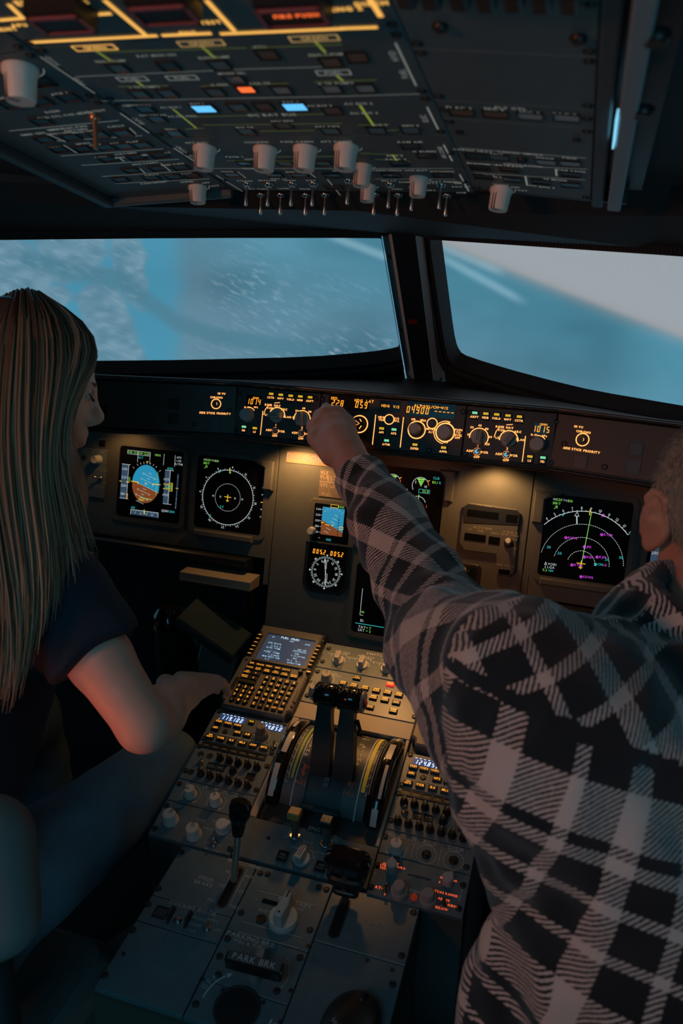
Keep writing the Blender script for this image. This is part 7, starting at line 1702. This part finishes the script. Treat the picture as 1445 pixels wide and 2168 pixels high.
f.cone(NK+V3(0, -.01, -.11), SH, .05, .052, .03); f.cone(NK+V3(0, -.01, -.11), RSH, .05, .052, .03)
f.chain([SH, EL, W0+(EL-W0)*.45, W0], [.050, .042, .038, .027], .02)
REL, RWR = V3(.80, .62, .82), V3(.72, .86, .68)
f.chain([RSH, REL, RWR], [.050, .042, .028], .02)
hand(f, RWR, [RWR+V3(-.03+.02*i, .085, -.01) for i in range(4)], [RWR+V3(-.03+.02*i, .155, -.045) for i in range(4)], [V3(0, 0, .012)]*4, [RWR+V3(-.012, .01, 0), RWR+V3(-.045, .05, 0), RWR+V3(-.055, .08, -.01), RWR+V3(-.05, .105, -.02)])
# pointing hand: thumb and index close on the speed knob
m4 = [PT(672, 902, 1.322), PT(690, 878, 1.330), PT(713, 876, 1.332), PT(736, 896, 1.325)]
tip = [PT(679, 884, 1.402), PT(692, 893, 1.405), PT(711, 907, 1.395), PT(729, 922, 1.385)]
bd = [nrm(V3(0, -.2, 1))*.014, nrm(V3(0, -.1, 1))*.018, nrm(V3(.1, -.1, 1))*.018, nrm(V3(.2, -.1, 1))*.014]
hand(f, PT(745, 985, 1.235), m4, tip, bd, [PT(700, 965, 1.262), PT(668, 928, 1.305), PT(663, 903, 1.355), PT(674, 889, 1.398)], .0096)
f.cone(W0, PT(712, 930, 1.285), .027, .022, .015); f.cone(PT(735, 960, 1.255), PT(705, 900, 1.318), .024, .017, .012)
for s in (-1, 1):
    kn = V3(.5+s*.12, .93, .60); f.chain([PEL+V3(s*.085, .02, -.02), kn, V3(.5+s*.12, 1.02, .13), V3(.5+s*.12, 1.13, .09)], [.085, .058, .045, .04], .03)
nmesh('body', f, SKIN, man)
for s in (-1, 1):
    b = MB(); b.lathe([(.0004, -.0112), (.006, -.0095), (.0105, -.004), (.0112, 0), (.0105, .004), (.006, .0095)], 16, 0); b.disc(0, 0, .006, .0096, 1)
    o = obj('eye', b, [EYEW, EYED], man); c = HM.p(s*.031, .078, .003)
    o.matrix_parent_inverse = man.matrix_world.inverted(); o.matrix_local = man.matrix_world.inverted()@Matrix([[HM.x[i], HM.z[i]*-1 if False else -HM.z[i]*-1, HM.y[i], c[i]] for i in range(3)]+[[0, 0, 0, 1]]) if False else Matrix.Translation(Vector(c)-man.matrix_world.translation)@Matrix([[HM.x[i], HM.z[i], HM.y[i], 0] for i in range(3)]+[[0, 0, 0, 1]]); o.matrix_parent_inverse = Matrix.Identity(4)
# short hair
f = Field(HM.c-.14, HM.c+.15, .0032)
f.ell(HM.p(0, -.014, .033), (.0845, .1045, .0925), HM.ax, .01); f.cone(HM.p(0, -.072, .0), HM.p(0, -.066, -.060), .048, .042, .03); f.ripple(.0022, .010, 3); f.ripple(.0014, .005, 4)
f.half(HM.p(0, .050, .03), HM.y+HM.z*-.75, HM.c-.2, HM.c+.2); f.half(HM.p(0, -.005, -.070), -HM.z+HM.y*-.25, HM.c-.2, HM.c+.2); f.half(HM.p(0, .0, -.012), nrm(-HM.z+HM.y*.9), HM.c-.2, HM.c+.2)
HAIRM = mat('short_fair_hair', (.28, .255, .21), .75, bump=.9, scale=420, var=.35)
_, hv0, hq0 = nmesh('hair', f, HAIRM, man)
hb = MB(); rg = np.random.default_rng(3)
for i in rg.integers(0, len(hq0), 5200):
    p_ = hv0[hq0[i]].mean(0); n_ = nrm(p_-HM.p(0, -.014, .02)); t_ = -HM.z*.8-HM.y*.55+rg.normal(0, .35, 3); t_ = nrm(t_-n_*(t_@n_)+n_*.32); w_ = nrm(np.cross(t_, n_))*.0006; l_ = rg.uniform(.007, .013)
    hb.add([p_-w_, p_+w_, p_+t_*l_*.6+w_*.6+n_*.0006, p_+t_*l_], [(0, 1, 2), (0, 2, 3)])
ho = obj('hair_strands', hb, HAIRM, man); ho.matrix_parent_inverse = man.matrix_world.inverted(); ho['kind'] = 'stuff'
# checked wool jacket
def plaid_mat():
    m = bpy.data.materials.new('checked_wool'); N, L, b = nt(m); b.inputs['Roughness'].default_value = .95; b.inputs['Specular IOR Level'].default_value = .1
    b.inputs['Sheen Weight'].default_value = .25; b.inputs['Sheen Roughness'].default_value = .6
    at = N.new('ShaderNodeAttribute'); at.attribute_name = 'weave'
    tc = N.new('ShaderNodeTexCoord'); nz = N.new('ShaderNodeTexNoise'); nz.inputs['Scale'].default_value = 420; nz.inputs['Detail'].default_value = 2; L.new(tc.outputs['Object'], nz.inputs['Vector'])
    vs = N.new('ShaderNodeVectorMath'); vs.operation = 'MULTIPLY_ADD'; vs.inputs[1].default_value = (.0022, .0022, 0); L.new(nz.outputs['Color'], vs.inputs[0]); L.new(at.outputs['Vector'], vs.inputs[2])
    sp = N.new('ShaderNodeSeparateXYZ'); L.new(vs.outputs[0], sp.inputs[0])
    def math_(op, a, c=None, v=None):
        q = N.new('ShaderNodeMath'); q.operation = op; L.new(a, q.inputs[0])
        if c is not None: L.new(c, q.inputs[1])
        if v is not None: q.inputs[1].default_value = v
        return q.outputs[0]
    def bands(src, period, stops):
        fr = math_('FRACT', math_('MULTIPLY', src, v=1/period)); r = N.new('ShaderNodeValToRGB'); r.color_ramp.interpolation = 'CONSTANT'; L.new(fr, r.inputs[0]); e = r.color_ramp.elements
        tot = sum(w for w, c in stops); x = 0
        for i, (w, c) in enumerate(stops):
            el = e[0] if i == 0 else (e[1] if i == 1 else e.new(x)); el.position = x; el.color = (c, c, c, 1); x += w/tot
        return r.outputs['Color']
    A = bands(sp.outputs[0], .125, [(44, 0), (14, 1), (42, 0), (25, 1)]); B = bands(sp.outputs[1], .205, [(38, 0), (52, 1), (12, 0), (14, 1), (30, 0), (11, 1), (36, 0), (12, 1)])
    T = math_('GREATER_THAN', math_('FRACT', math_('MULTIPLY', math_('ADD', sp.outputs[0], sp.outputs[1]), v=1/.0064)), v=.5)
    ab = math_('MULTIPLY', A, B); sm = math_('SUBTRACT', math_('ADD', A, B), math_('MULTIPLY', ab, v=2.)); val = math_('ADD', ab, math_('MULTIPLY', sm, T))
    mx = N.new('ShaderNodeMix'); mx.data_type = 'RGBA'; mx.inputs[6].default_value = (.010, .015, .019, 1); mx.inputs[7].default_value = (.54, .49, .455, 1); L.new(val, mx.inputs[0]); L.new(mx.outputs[2], b.inputs['Base Color'])
    bp = N.new('ShaderNodeBump'); bp.inputs['Strength'].default_value = .5; bp.inputs['Distance'].default_value = .0012
    hh = math_('ADD', nz.outputs['Fac'], math_('MULTIPLY', T, v=.35)); L.new(hh, bp.inputs['Height']); L.new(bp.outputs['Normal'], b.inputs['Normal'])
    return m
PLAID = plaid_mat()
f = Field((-.06, .16, .58), (.96, 1.24, 1.24), .0052)
arm = [W0+(EL-W0)*.06, W0+(EL-W0)*.35, W0+(EL-W0)*.75, EL, EL+(SH-EL)*.5, SH]
f.chain(arm, [.0385, .046, .054, .063, .072, .078], .02)
f.cone(EL+nrm(EL-SH)*.0+V3(0, -.01, -.02), EL+(SH-EL)*.7+V3(.0, .0, -.045), .058, .082, .05)
f.cone(SH, NK+V3(-.06, .01, -.085), .079, .062, .03); f.cone(SH+V3(.03, -.03, -.06), CH+V3(-.10, -.03, -.05), .095, .11, .05)
BKL = PT(1278, 2168, .74)
f.cone(SH+V3(.06, -.02, -.06), BKL+V3(.04, .0, .0), .105, .115, .06); f.cone(CH+V3(-.03, -.03, 0), V3(.52, .40, .60), .13, .145, .06); f.cone(CH+V3(.10, -.03, 0), V3(.62, .42, .60), .11, .13, .06)
f.cone(BKL+V3(.04, 0, 0), V3(.43, .44, .62), .115, .11, .05)
f.cone(NK+V3(.04, -.01, -.085), RSH, .062, .079, .04); f.chain([RSH, REL, RWR+(REL-RWR)*.1], [.08, .066, .042], .03); f.cone(RSH+V3(-.05, -.03, -.05), V3(.66, .42, .62), .11, .12, .06)
# hem skirt flaring at the lower left
f.cone(PT(1110, 2090, .78), PT(1085, 2500, .72), .055, .075, .05)
f.ripple(.010, .060, 5, (1, 1, 1.4)); f.ripple(.0058, .028, 6); 
ad = nrm(EL-W0)
f.half(W0+ad*.012, -ad, W0-.09, W0+.09)
f.cone(W0+ad*.016, W0+ad*.026, .041, .042, .006)
f.half(W0+ad*.009, -ad, W0-.09, W0+.09)
# collar fold round the neck
cn = nrm(V3(0, -.25, 1)); c0 = NK+V3(-.004, -.012, .012)
ringf = lambda r, z, tilt: [c0+V3(cos(t)*r, sin(t)*r*.94, z+tilt*sin(t)) for t in np.linspace(pi*.70, pi*2.30, 14)]
f.chain(ringf(.098, -.030, .012), [.032]*14, .02); f.chain(ringf(.092, .004, .006), [.022]*14, .008); f.chain(ringf(.080, .026, .004), [.014]*14, .012)
jk, vs, q = nmesh('checked_jacket', f, PLAID, man)
# weave coordinates: arm, shoulder yoke and back are cut from the cloth in different directions
cen = vs[q].mean(1)
ap = np.array([W0-ad*.05, EL, SH]); 
def armco(p):
    best = None
    acc = 0
    for i in range(2):
        a, b = ap[i], ap[i+1]; d = b-a; L_ = np.linalg.norm(d); t = np.clip(((p-a)@d)/L_**2, 0, 1); e = p-a-t[:, None]*d; r = np.linalg.norm(e, axis=1)
        dn = d/L_; x1 = nrm(np.cross(dn, (0, 0, 1))); x2 = np.cross(dn, x1); ang = np.arctan2(e@x2, e@x1)
        if best is None: best = [r, acc+t*L_, ang]
        else:
            m = r < best[0]
            for k_, v_ in enumerate((r, acc+t*L_, ang)): best[k_] = np.where(m, v_, best[k_])
        acc += L_
    return best
r_, s_, a_ = armco(cen)
tot = np.linalg.norm(ap[1]-ap[0])+np.linalg.norm(ap[2]-ap[1])
isarm = ((cen-SH)@nrm(EL-SH) > .022) & (r_ < .17)
ny = -CR*.37-CU*.93; sd_ = (cen-PT(1120, 1480, .72))@ny; isback = (sd_ > 0) & ~isarm; seam = (np.abs(sd_) < .0065) & ~isarm
def co(p, reg):
    if reg == 0: r, s, a = armco(p); u = a*.060; return np.stack([(u*.80+s*.45)*1.12+.02, (s*.85-u*.55)*1.12, 0*u], 1)
    if reg == 1: e1, e2 = CR*.94+CU*.34, CR*.45-CU*.90
    else: e1, e2 = CR*.955-CU*.29, -CR*.28-CU*.96
    d = p-PT(1190, 1560, .70); return np.stack([(d@e1)*1.2+.052+1., (d@e2)*1.2+.02+1.025, 0*(d@e1)], 1)
reg = np.where(isarm, 0, np.where(isback, 2, 1)); W = np.zeros((len(q), 4, 3), np.float32)
for r in (0, 1, 2):
    m = reg == r
    for k_ in range(4): W[m, k_] = co(vs[q[m][:, k_]], r)
W[seam] = (1.01, 1.035, 0); jm = jk.data; at = jm.attributes.new('weave', 'FLOAT_VECTOR', 'CORNER')
li = np.zeros(len(jm.loops), np.int32); jm.loops.foreach_get('vertex_index', li)
if len(li) == len(q)*4 and (li.reshape(-1, 4) == q).all(): at.data.foreach_set('vector', W.reshape(-1))
else:
    print('WEAVE FALLBACK')
# trousers and shoes (mostly below the frame)
f = Field((.25, .25, .05), (.78, 1.2, .80), .009)
f.cone(PEL+V3(-.07, 0, -.02), PEL+V3(.07, 0, -.02), .13, .13, .05)
for s in (-1, 1): f.chain([PEL+V3(s*.085, .02, -.02), V3(.5+s*.12, .93, .60), V3(.5+s*.12, 1.02, .16)], [.105, .075, .06], .03)
nmesh('trousers', f, mat('dark_trousers', (.02, .022, .028), .9), man)
for s in (-1, 1):
    f = Field((.5+s*.12-.09, .92, 0), (.5+s*.12+.09, 1.30, .2), .008); f.cone((.5+s*.12, 1.00, .062), (.5+s*.12, 1.20, .045), .055, .042, .02); f.half((0, 0, .012), (0, 0, -1), (0, .5, -1), (1, 2, 1)); nmesh('shoe', f, BLACK, man)

# ================================================================== the woman
wom = thing('person', 'woman with long fair hair and navy t-shirt in the captain seat, at the left', 'person', Matrix.Translation((-.50, .6, .5)))
WF = nrm(CR*.90+CF*.36-CU*.24); HW = HeadFrame(PT(60, 815, 1.16), WF, up=CU*1.0+V3(0, 0, .0), roll=radians(6))
WN = HW.p(-.0, -.035, -.15); WPEL = V3(-.53, .62, .58); WSR = PT(122, 1262, 1.10); WSL = WSR+nrm(-CR*.9+CF*.3)*.34; WCH = (WSR+WSL)/2+V3(0, .0, -.06)
WE, WW = PT(305, 1535, 1.06), PT(388, 1468, 1.22)
f = Field((-1.0, .35, .04), (-.02, 1.45, 1.50), .0046)
head(f, HW, .97, ears=False); f.cone(HW.p(0, -.025, -.06), WN, .050, .052, .03); f.cone(WN, WCH+V3(0, 0, .02), .05, .075, .04)
f.cone(WCH, WPEL, .105, .12, .06); f.cone(WCH+(WSR-WCH)*.4, WPEL+V3(.06, 0, .03), .08, .10, .05); f.cone(WCH+(WSL-WCH)*.4, WPEL+V3(-.06, 0, .03), .08, .10, .05); f.cone(WN, WSR, .045, .046, .05); f.cone(WN, WSL, .045, .046, .05)
f.chain([WSR, WSR+(WE-WSR)*.5, WE, WE+(WW-WE)*.35, WW], [.049, .043, .035, .037, .025], .012)
hd = nrm(WW-WE); hs = nrm(np.cross(hd, (0, 0, 1))); hu = np.cross(hs, hd)
hand(f, WW, [WW+hd*.075+hs*(.03-.02*i) for i in range(4)], [WW+hd*(.150-.01*abs(i-1))+hs*(.034-.022*i)-hu*.035 for i in range(4)], [hu*.010]*4, [WW+hd*.012-hs*.012, WW+hd*.045-hs*.045, WW+hd*.075-hs*.055-hu*.01, WW+hd*.100-hs*.05-hu*.02], .0082)
f.chain([WSL, WSL+V3(-.10, .10, -.25), WSL+V3(.02, .30, -.32)], [.048, .04, .028], .02)
L0 = WSL+V3(.02, .30, -.32); hand(f, L0, [L0+V3(-.03+.02*i, .07, -.01) for i in range(4)], [L0+V3(-.03+.02*i, .135, -.045) for i in range(4)], [V3(0, 0, .012)]*4, [L0+V3(.012, .01, 0), L0+V3(.04, .05, 0), L0+V3(.05, .075, -.01), L0+V3(.045, .095, -.02)], .0082)
KR_, KL_ = PT(345, 1625, 1.48), V3(-.66, 1.12, .60)
for kn, s in ((KR_, 1), (KL_, -1)): f.chain([WPEL+V3(s*.08, .02, -.02), kn, kn+V3(.02, .06, -.42), kn+V3(.02, .17, -.46)], [.08, .052, .04, .034], .03)
nmesh('body', f, SKINW, wom)
for s in (-1, 1):
    b = MB(); b.lathe([(.0004, -.0112), (.006, -.0095), (.0105, -.004), (.0112, 0), (.0105, .004), (.006, .0095)], 16, 0); b.disc(0, 0, .006, .0096, 1)
    o = obj('eye', b, [EYEW, EYED], wom); c = HW.p(s*.030, .076, .003); o.matrix_local = Matrix.Translation(Vector(c)-wom.matrix_world.translation)@Matrix([[HW.x[i], HW.z[i], HW.y[i], 0] for i in range(3)]+[[0, 0, 0, 1]])
    b = MB(); b.tube([HW.p(s*.014, .087, .017), HW.p(s*.028, .0885, .0215), HW.p(s*.044, .078, .017)], [.0016, .0026, .0012], 8); o = obj('eyebrow', b, mat('brow_brown', (.12, .08, .05), .8), wom); o.matrix_parent_inverse = wom.matrix_world.inverted()
    b = MB(); b.tube([HW.p(s*.018, .0895, .0015), HW.p(s*.031, .0915, -.0035), HW.p(s*.044, .083, .001)], [.001, .0022, .001], 8); o = obj('eyelash', b, KNOBD, wom); o.matrix_parent_inverse = wom.matrix_world.inverted()
# t-shirt
NAVYT = mat('navy_cotton', (.012, .024, .042), .9, bump=.3, scale=500, var=.2)
f = Field((-1.0, .35, .50), (-.02, 1.25, 1.24), .006)
UE = WSR+(WE-WSR)*.52
f.cone(WCH, WPEL+V3(0, 0, .04), .122, .135, .06); f.cone(WCH+(WSR-WCH)*.4, WPEL+V3(.06, 0, .06), .098, .115, .05); f.cone(WCH+(WSL-WCH)*.4, WPEL+V3(-.06, 0, .06), .098, .115, .05)
f.cone(WN+V3(0, 0, -.035), WSR, .062, .064, .05); f.cone(WN+V3(0, 0, -.035), WSL, .062, .064, .05); f.cone(WSR, UE, .066, .070, .03, cut=(UE-nrm(WE-WSR)*.012, WE-WSR)); f.cone(WSL, WSL+V3(-.05, .05, -.125), .064, .062, .03)
f.ripple(.006, .055, 8); f.half(WN+V3(0, 0, -.012), (0, 0, 1), WN-.1, WN+.1)
nmesh('t_shirt', f, NAVYT, wom)
# jeans
JEAN = mat('blue_jeans', (.09, .15, .20), .9, bump=.35, scale=380, var=.25)
f = Field((-.95, .40, .05), (-.15, 1.5, .85), .008)
f.cone(WPEL+V3(-.07, 0, -.02), WPEL+V3(.07, 0, -.02), .13, .13, .05)
for kn, s in ((KR_, 1), (KL_, -1)): f.chain([WPEL+V3(s*.08, .02, -.02), kn, kn+V3(.02, .06, -.42)], [.100, .068, .055], .03)
f.ripple(.006, .05, 9); nmesh('jeans', f, JEAN, wom)
for kn in (KR_, KL_):
    a = kn+V3(.02, .06, -.50); f = Field(a-V3(.09, .12, .12), a+V3(.09, .30, .12), .008); f.cone(a+V3(0, -.02, .05), a+V3(0, .16, .035), .052, .04, .02); nmesh('shoe', f, BLACK, wom)
# long fair hair: scalp layer and many locks
def hairmat():
    m = bpy.data.materials.new('long_fair_hair'); N, L, b = nt(m); b.inputs['Roughness'].default_value = .38; b.inputs['Specular IOR Level'].default_value = .35
    at = N.new('ShaderNodeAttribute'); at.attribute_name = 'tone'; r = N.new('ShaderNodeValToRGB'); e = r.color_ramp.elements
    e[0].color = (.095, .06, .038, 1); e[1].color = (.40, .29, .19, 1); L.new(at.outputs['Fac'], r.inputs[0]); L.new(r.outputs[0], b.inputs['Base Color']); return m
HAIRW = hairmat()
guides = [
 [(92, 628, 1.175), (155, 662, 1.15), (200, 712, 1.125), (206, 758, 1.115), (182, 795, 1.09), (152, 830, 1.075), (132, 885, 1.07), (132, 960, 1.075), (145, 1025, 1.075), (166, 1090, 1.07), (184, 1165, 1.065)],
 [(80, 622, 1.165), (135, 655, 1.12), (170, 710, 1.09), (165, 765, 1.075), (140, 825, 1.060), (120, 900, 1.055), (116, 960, 1.055), (124, 1020, 1.05), (148, 1100, 1.045), (168, 1200, 1.04)],
 [(70, 620, 1.16), (105, 660, 1.085), (120, 740, 1.055), (108, 830, 1.045), (96, 930, 1.035), (92, 1010, 1.03), (106, 1090, 1.025), (128, 1190, 1.02), (112, 1290, 1.02)],
 [(56, 616, 1.155), (64, 665, 1.07), (66, 770, 1.045), (56, 900, 1.03), (62, 1030, 1.015), (84, 1150, 1.00), (86, 1290, .99), (60, 1400, .99)],
 [(34, 618, 1.155), (20, 668, 1.06), (8, 790, 1.04), (0, 930, 1.02), (16, 1080, 1.0), (44, 1230, .985), (44, 1380, .975), (20, 1480, .975)],
 [(12, 628, 1.16), (-26, 690, 1.075), (-52, 810, 1.05), (-58, 960, 1.02), (-34, 1120, .99), (-6, 1270, .975), (0, 1420, .965), (-10, 1500, .965)],
 [(-10, 640, 1.17), (-70, 720, 1.11), (-105, 850, 1.08), (-110, 1000, 1.045), (-85, 1150, 1.01), (-50, 1300, .99), (-40, 1440, .98), (-40, 1500, .98)],
 [(-25, 645, 1.19), (-105, 740, 1.16), (-148, 870, 1.13), (-150, 1010, 1.10), (-125, 1160, 1.06), (-95, 1310, 1.03), (-80, 1450, 1.01), (-75, 1500, 1.01)],
 [(-30, 650, 1.21), (-125, 760, 1.22), (-175, 890, 1.20), (-180, 1030, 1.17), (-155, 1180, 1.12), (-125, 1320, 1.08), (-110, 1440, 1.06), (-105, 1490, 1.06)],
 [(-20, 650, 1.23), (-110, 760, 1.28), (-165, 890, 1.28), (-175, 1020, 1.25), (-160, 1150, 1.20), (-145, 1270, 1.16), (-130, 1380, 1.13), (-125, 1430, 1.13)]]
GU = []
for g in guides:
    P_ = np.array([PT(*q) for q in g]); t = np.linspace(0, 1, len(g)); tt = np.linspace(0, 1, 15)
    GU.append(np.stack([np.interp(tt, t, P_[:, i]) for i in range(3)], 1))
GU = np.array(GU)
for _ in range(2): GU[:, 1:-1] = GU[:, 1:-1]*.5+(GU[:, :-2]+GU[:, 2:])*.25
cam_d = nrm(EYE-HW.c)
f = Field(HW.c-V3(.35, .32, .52), HW.c+V3(.22, .25, .16), .006)
f.ell(HW.p(0, -.016, .036), (.080, .104, .088), HW.ax, .01)
f.half(HW.p(0, .066, .03), HW.y+HW.z*-.62, HW.c-.3, HW.c+.3)
for gi, g in enumerate(GU):
    i0 = 10 if gi < 2 else (7 if gi == 2 else 4)
    for a, b in zip(g[i0:-3:2], g[i0+2:-1:2]): f.cone(a-cam_d*.046, b-cam_d*.046, .020 if gi else .012, .020 if gi else .014, .045)
f.ripple(.002, .02, 11, (1, 1, 6)); ho, hv_, hq = nmesh('hair', f, HAIRW, wom)
at = ho.data.attributes.new('tone', 'FLOAT', 'POINT'); at.data.foreach_set('value', np.full(len(hv_), .16, np.float32))
hb = MB(); tone = []; rg = np.random.default_rng(5)
for i in range(1400):
    x = rg.random()*(len(GU)-1); k_ = min(int(x), len(GU)-2); w_ = x-k_
    p = GU[k_]*(1-w_)+GU[k_+1]*w_; jit = rg.normal(0, 1, 3); dep = rg.uniform(-.020, .003)
    wob = np.sin(np.linspace(0, rg.uniform(2, 6), 15)+rg.uniform(0, 6))[:, None]*rg.normal(0, .0028, 3)
    env = np.linspace(.25, 1, 15)[:, None]
    p = p+jit*.0065*env+cam_d*dep+wob*env
    n_ = 15-int(rg.integers(0, 4)); p = p[:n_]
    r0 = rg.uniform(.0011, .0027); rad = r0*np.interp(np.linspace(0, 1, n_), [0, .15, .7, 1], [.7, 1, .85, .12])
    c0_ = len(hb.v); hb.tube(list(p), rad, 5, cap=False); t0 = np.clip(rg.normal(.48, .26), 0, 1); k2 = len(hb.v)-c0_
    tone += list(np.clip(t0+np.repeat(np.linspace(-.20, .22, n_), 5)[:k2], 0, 1))
lo_ = obj('hair_locks', hb, HAIRW, wom); lo_.matrix_parent_inverse = wom.matrix_world.inverted(); lo_['kind'] = 'stuff'
at = lo_.data.attributes.new('tone', 'FLOAT', 'POINT'); at.data.foreach_set('value', np.array(tone, np.float32))

# ------------------------------------------------------------------ seats, pedals and floor fittings
def seat(x, lab, by):
    t = thing('pilot_seat', lab, 'seat', Matrix.Translation((x, .45, 0)))
    b = MB(); b.bev(rrect(-.23, -.02, .23, .46, .06, 5), .30, .375, .03); obj('seat_cushion', b, SEATF, t)
    b = MB(); b.bev(rrect(-.22, -.40, .22, .12, .05, 4), -.06, .06, .03); o = obj('backrest', b, SEATF, t); o.matrix_local = Matrix.Translation((0, by, .80))@Matrix.Rotation(radians(80), 4, 'X')
    b = MB(); b.box(-.16, .05, .0, .16, .40, .30); obj('pedestal_base', b, TRIM, t)
    b = MB(); b.box(-.24, -.05, 0, -.18, .52, .04); obj('rail', b, DSTEEL, t); b = MB(); b.box(.18, -.05, 0, .24, .52, .04); obj('rail', b, DSTEEL, t)
    return t
st = seat(-.53, 'grey cloth pilot seat under the woman', -.24); seat(.52, 'grey cloth pilot seat under the man', -.37)
a = PT(-25, 1880, .86); f = Field(a-V3(.16, .2, .22), a+V3(.16, .2, .22), .006); f.cone(PT(-40, 1790, .87), PT(-30, 1930, .86), .052, .050, .03); f.cone(PT(-10, 1770, .87), PT(18, 1950, .85), .031, .028, .03); nmesh('side_bolster', f, mat('bolster_cloth', (.14, .155, .15), .9, bump=.4, scale=300, var=.12), st)
b = MB(); b.tube([(a[0], a[1], a[2]-.04), (a[0], a[1], .40), (-.34, .55, .35)], .015, 10); o = obj('bolster_post', b, TRIM, st); o.matrix_parent_inverse = st.matrix_world.inverted()
# rudder pedals and foot well pieces, left of the pedestal
def pedal(x, lab):
    c = PT(*x); t = thing('rudder_pedal', lab, 'pedal', Matrix.Translation((c[0], c[1], 0)))
    b = MB(); b.bev(rrect(-.045, -.06, .045, .06, .015), 0, .018, .004); o = obj('foot_plate', b, mat('pedal_metal', (.20, .22, .23), .45, metal=.3), t); o.matrix_local = Matrix.Translation((0, 0, c[2]))@Matrix.Rotation(radians(52), 4, 'X')
    b = MB(); b.tube([(0, .03, c[2]-.03), (0, .06, c[2]*.5), (0, .05, .0)], .012, 10); obj('pedal_arm', b, DSTEEL, t)
pedal((462, 1400, 1.80), 'pale rudder pedal nearest the pedestal, in the left foot well'); pedal((400, 1330, 1.86), 'rudder pedal in the left foot well beside the steering column')
a = PT(452, 1332, 1.64); b = MB(); b.bev([(-.07, -.04), (.07, -.04), (.07, .04), (-.07, .04)], -.012, .012, .004); o = obj('pedal_cover', b, mat('cover_grey', (.03, .05, .058), .9, var=.15, spec=.08)); o.matrix_world = Matrix.Translation(a)@Matrix.Rotation(radians(28), 4, 'Y')@Matrix.Rotation(radians(15), 4, 'X'); tag(o, 'sloping pale cover plate above the left rudder pedals', 'cover')
a = PT(372, 1335, 1.70); t = thing('control_column', 'round black column beside the pale cover plate in the left foot well', 'column', Matrix.Translation((a[0], a[1], 0)))
b = MB(); b.tube([(0, 0, 0), (0, 0, a[2]-.05), (0, -.03, a[2]+.03)], [.05, .045, .03], 16); obj('column_tube', b, BLACK, t)
b = MB(); b.lathe([(.028, 0), (.032, .02), (.020, .04)], 16); obj('column_cap', b, GLOSS, t, Matrix.Translation((0, -.03, a[2]+.03)))
# floor rail and bolts at the lower left
a = PT(-60, 2240, 1.50); c = PT(120, 1995, 1.60); a[2] = c[2] = 0
t = thing('floor_rail', 'floor rail edge in the lower left corner', 'rail', Matrix.Translation((0, 0, 0)))
d = nrm(c-a); nn = V3(-d[1], d[0], 0); b = MB(); P_ = [a-nn*.02-d*.3, a+nn*.02-d*.3, c+nn*.02+d*.2, c-nn*.02+d*.2]; b.prism([tuple(p[:2]) for p in P_], .0, .05); obj('profile', b, mat('rail_metal', (.09, .17, .18), .35, metal=.5), t)
for q in ((88, 2082), (123, 2080), (45, 2135)):
    d_ = ray(*q); k_ = -EYE[2]/d_[2]; p = EYE+d_*k_; b = MB(); b.lathe([(.014, 0), (.014, .006), (.009, .012), (.004, .013)], 14); o = obj('bolt', b, mat('brass_bolt', (.25, .2, .12), .3, metal=.8), t, Matrix.Translation((p[0], p[1], 0.0005)))
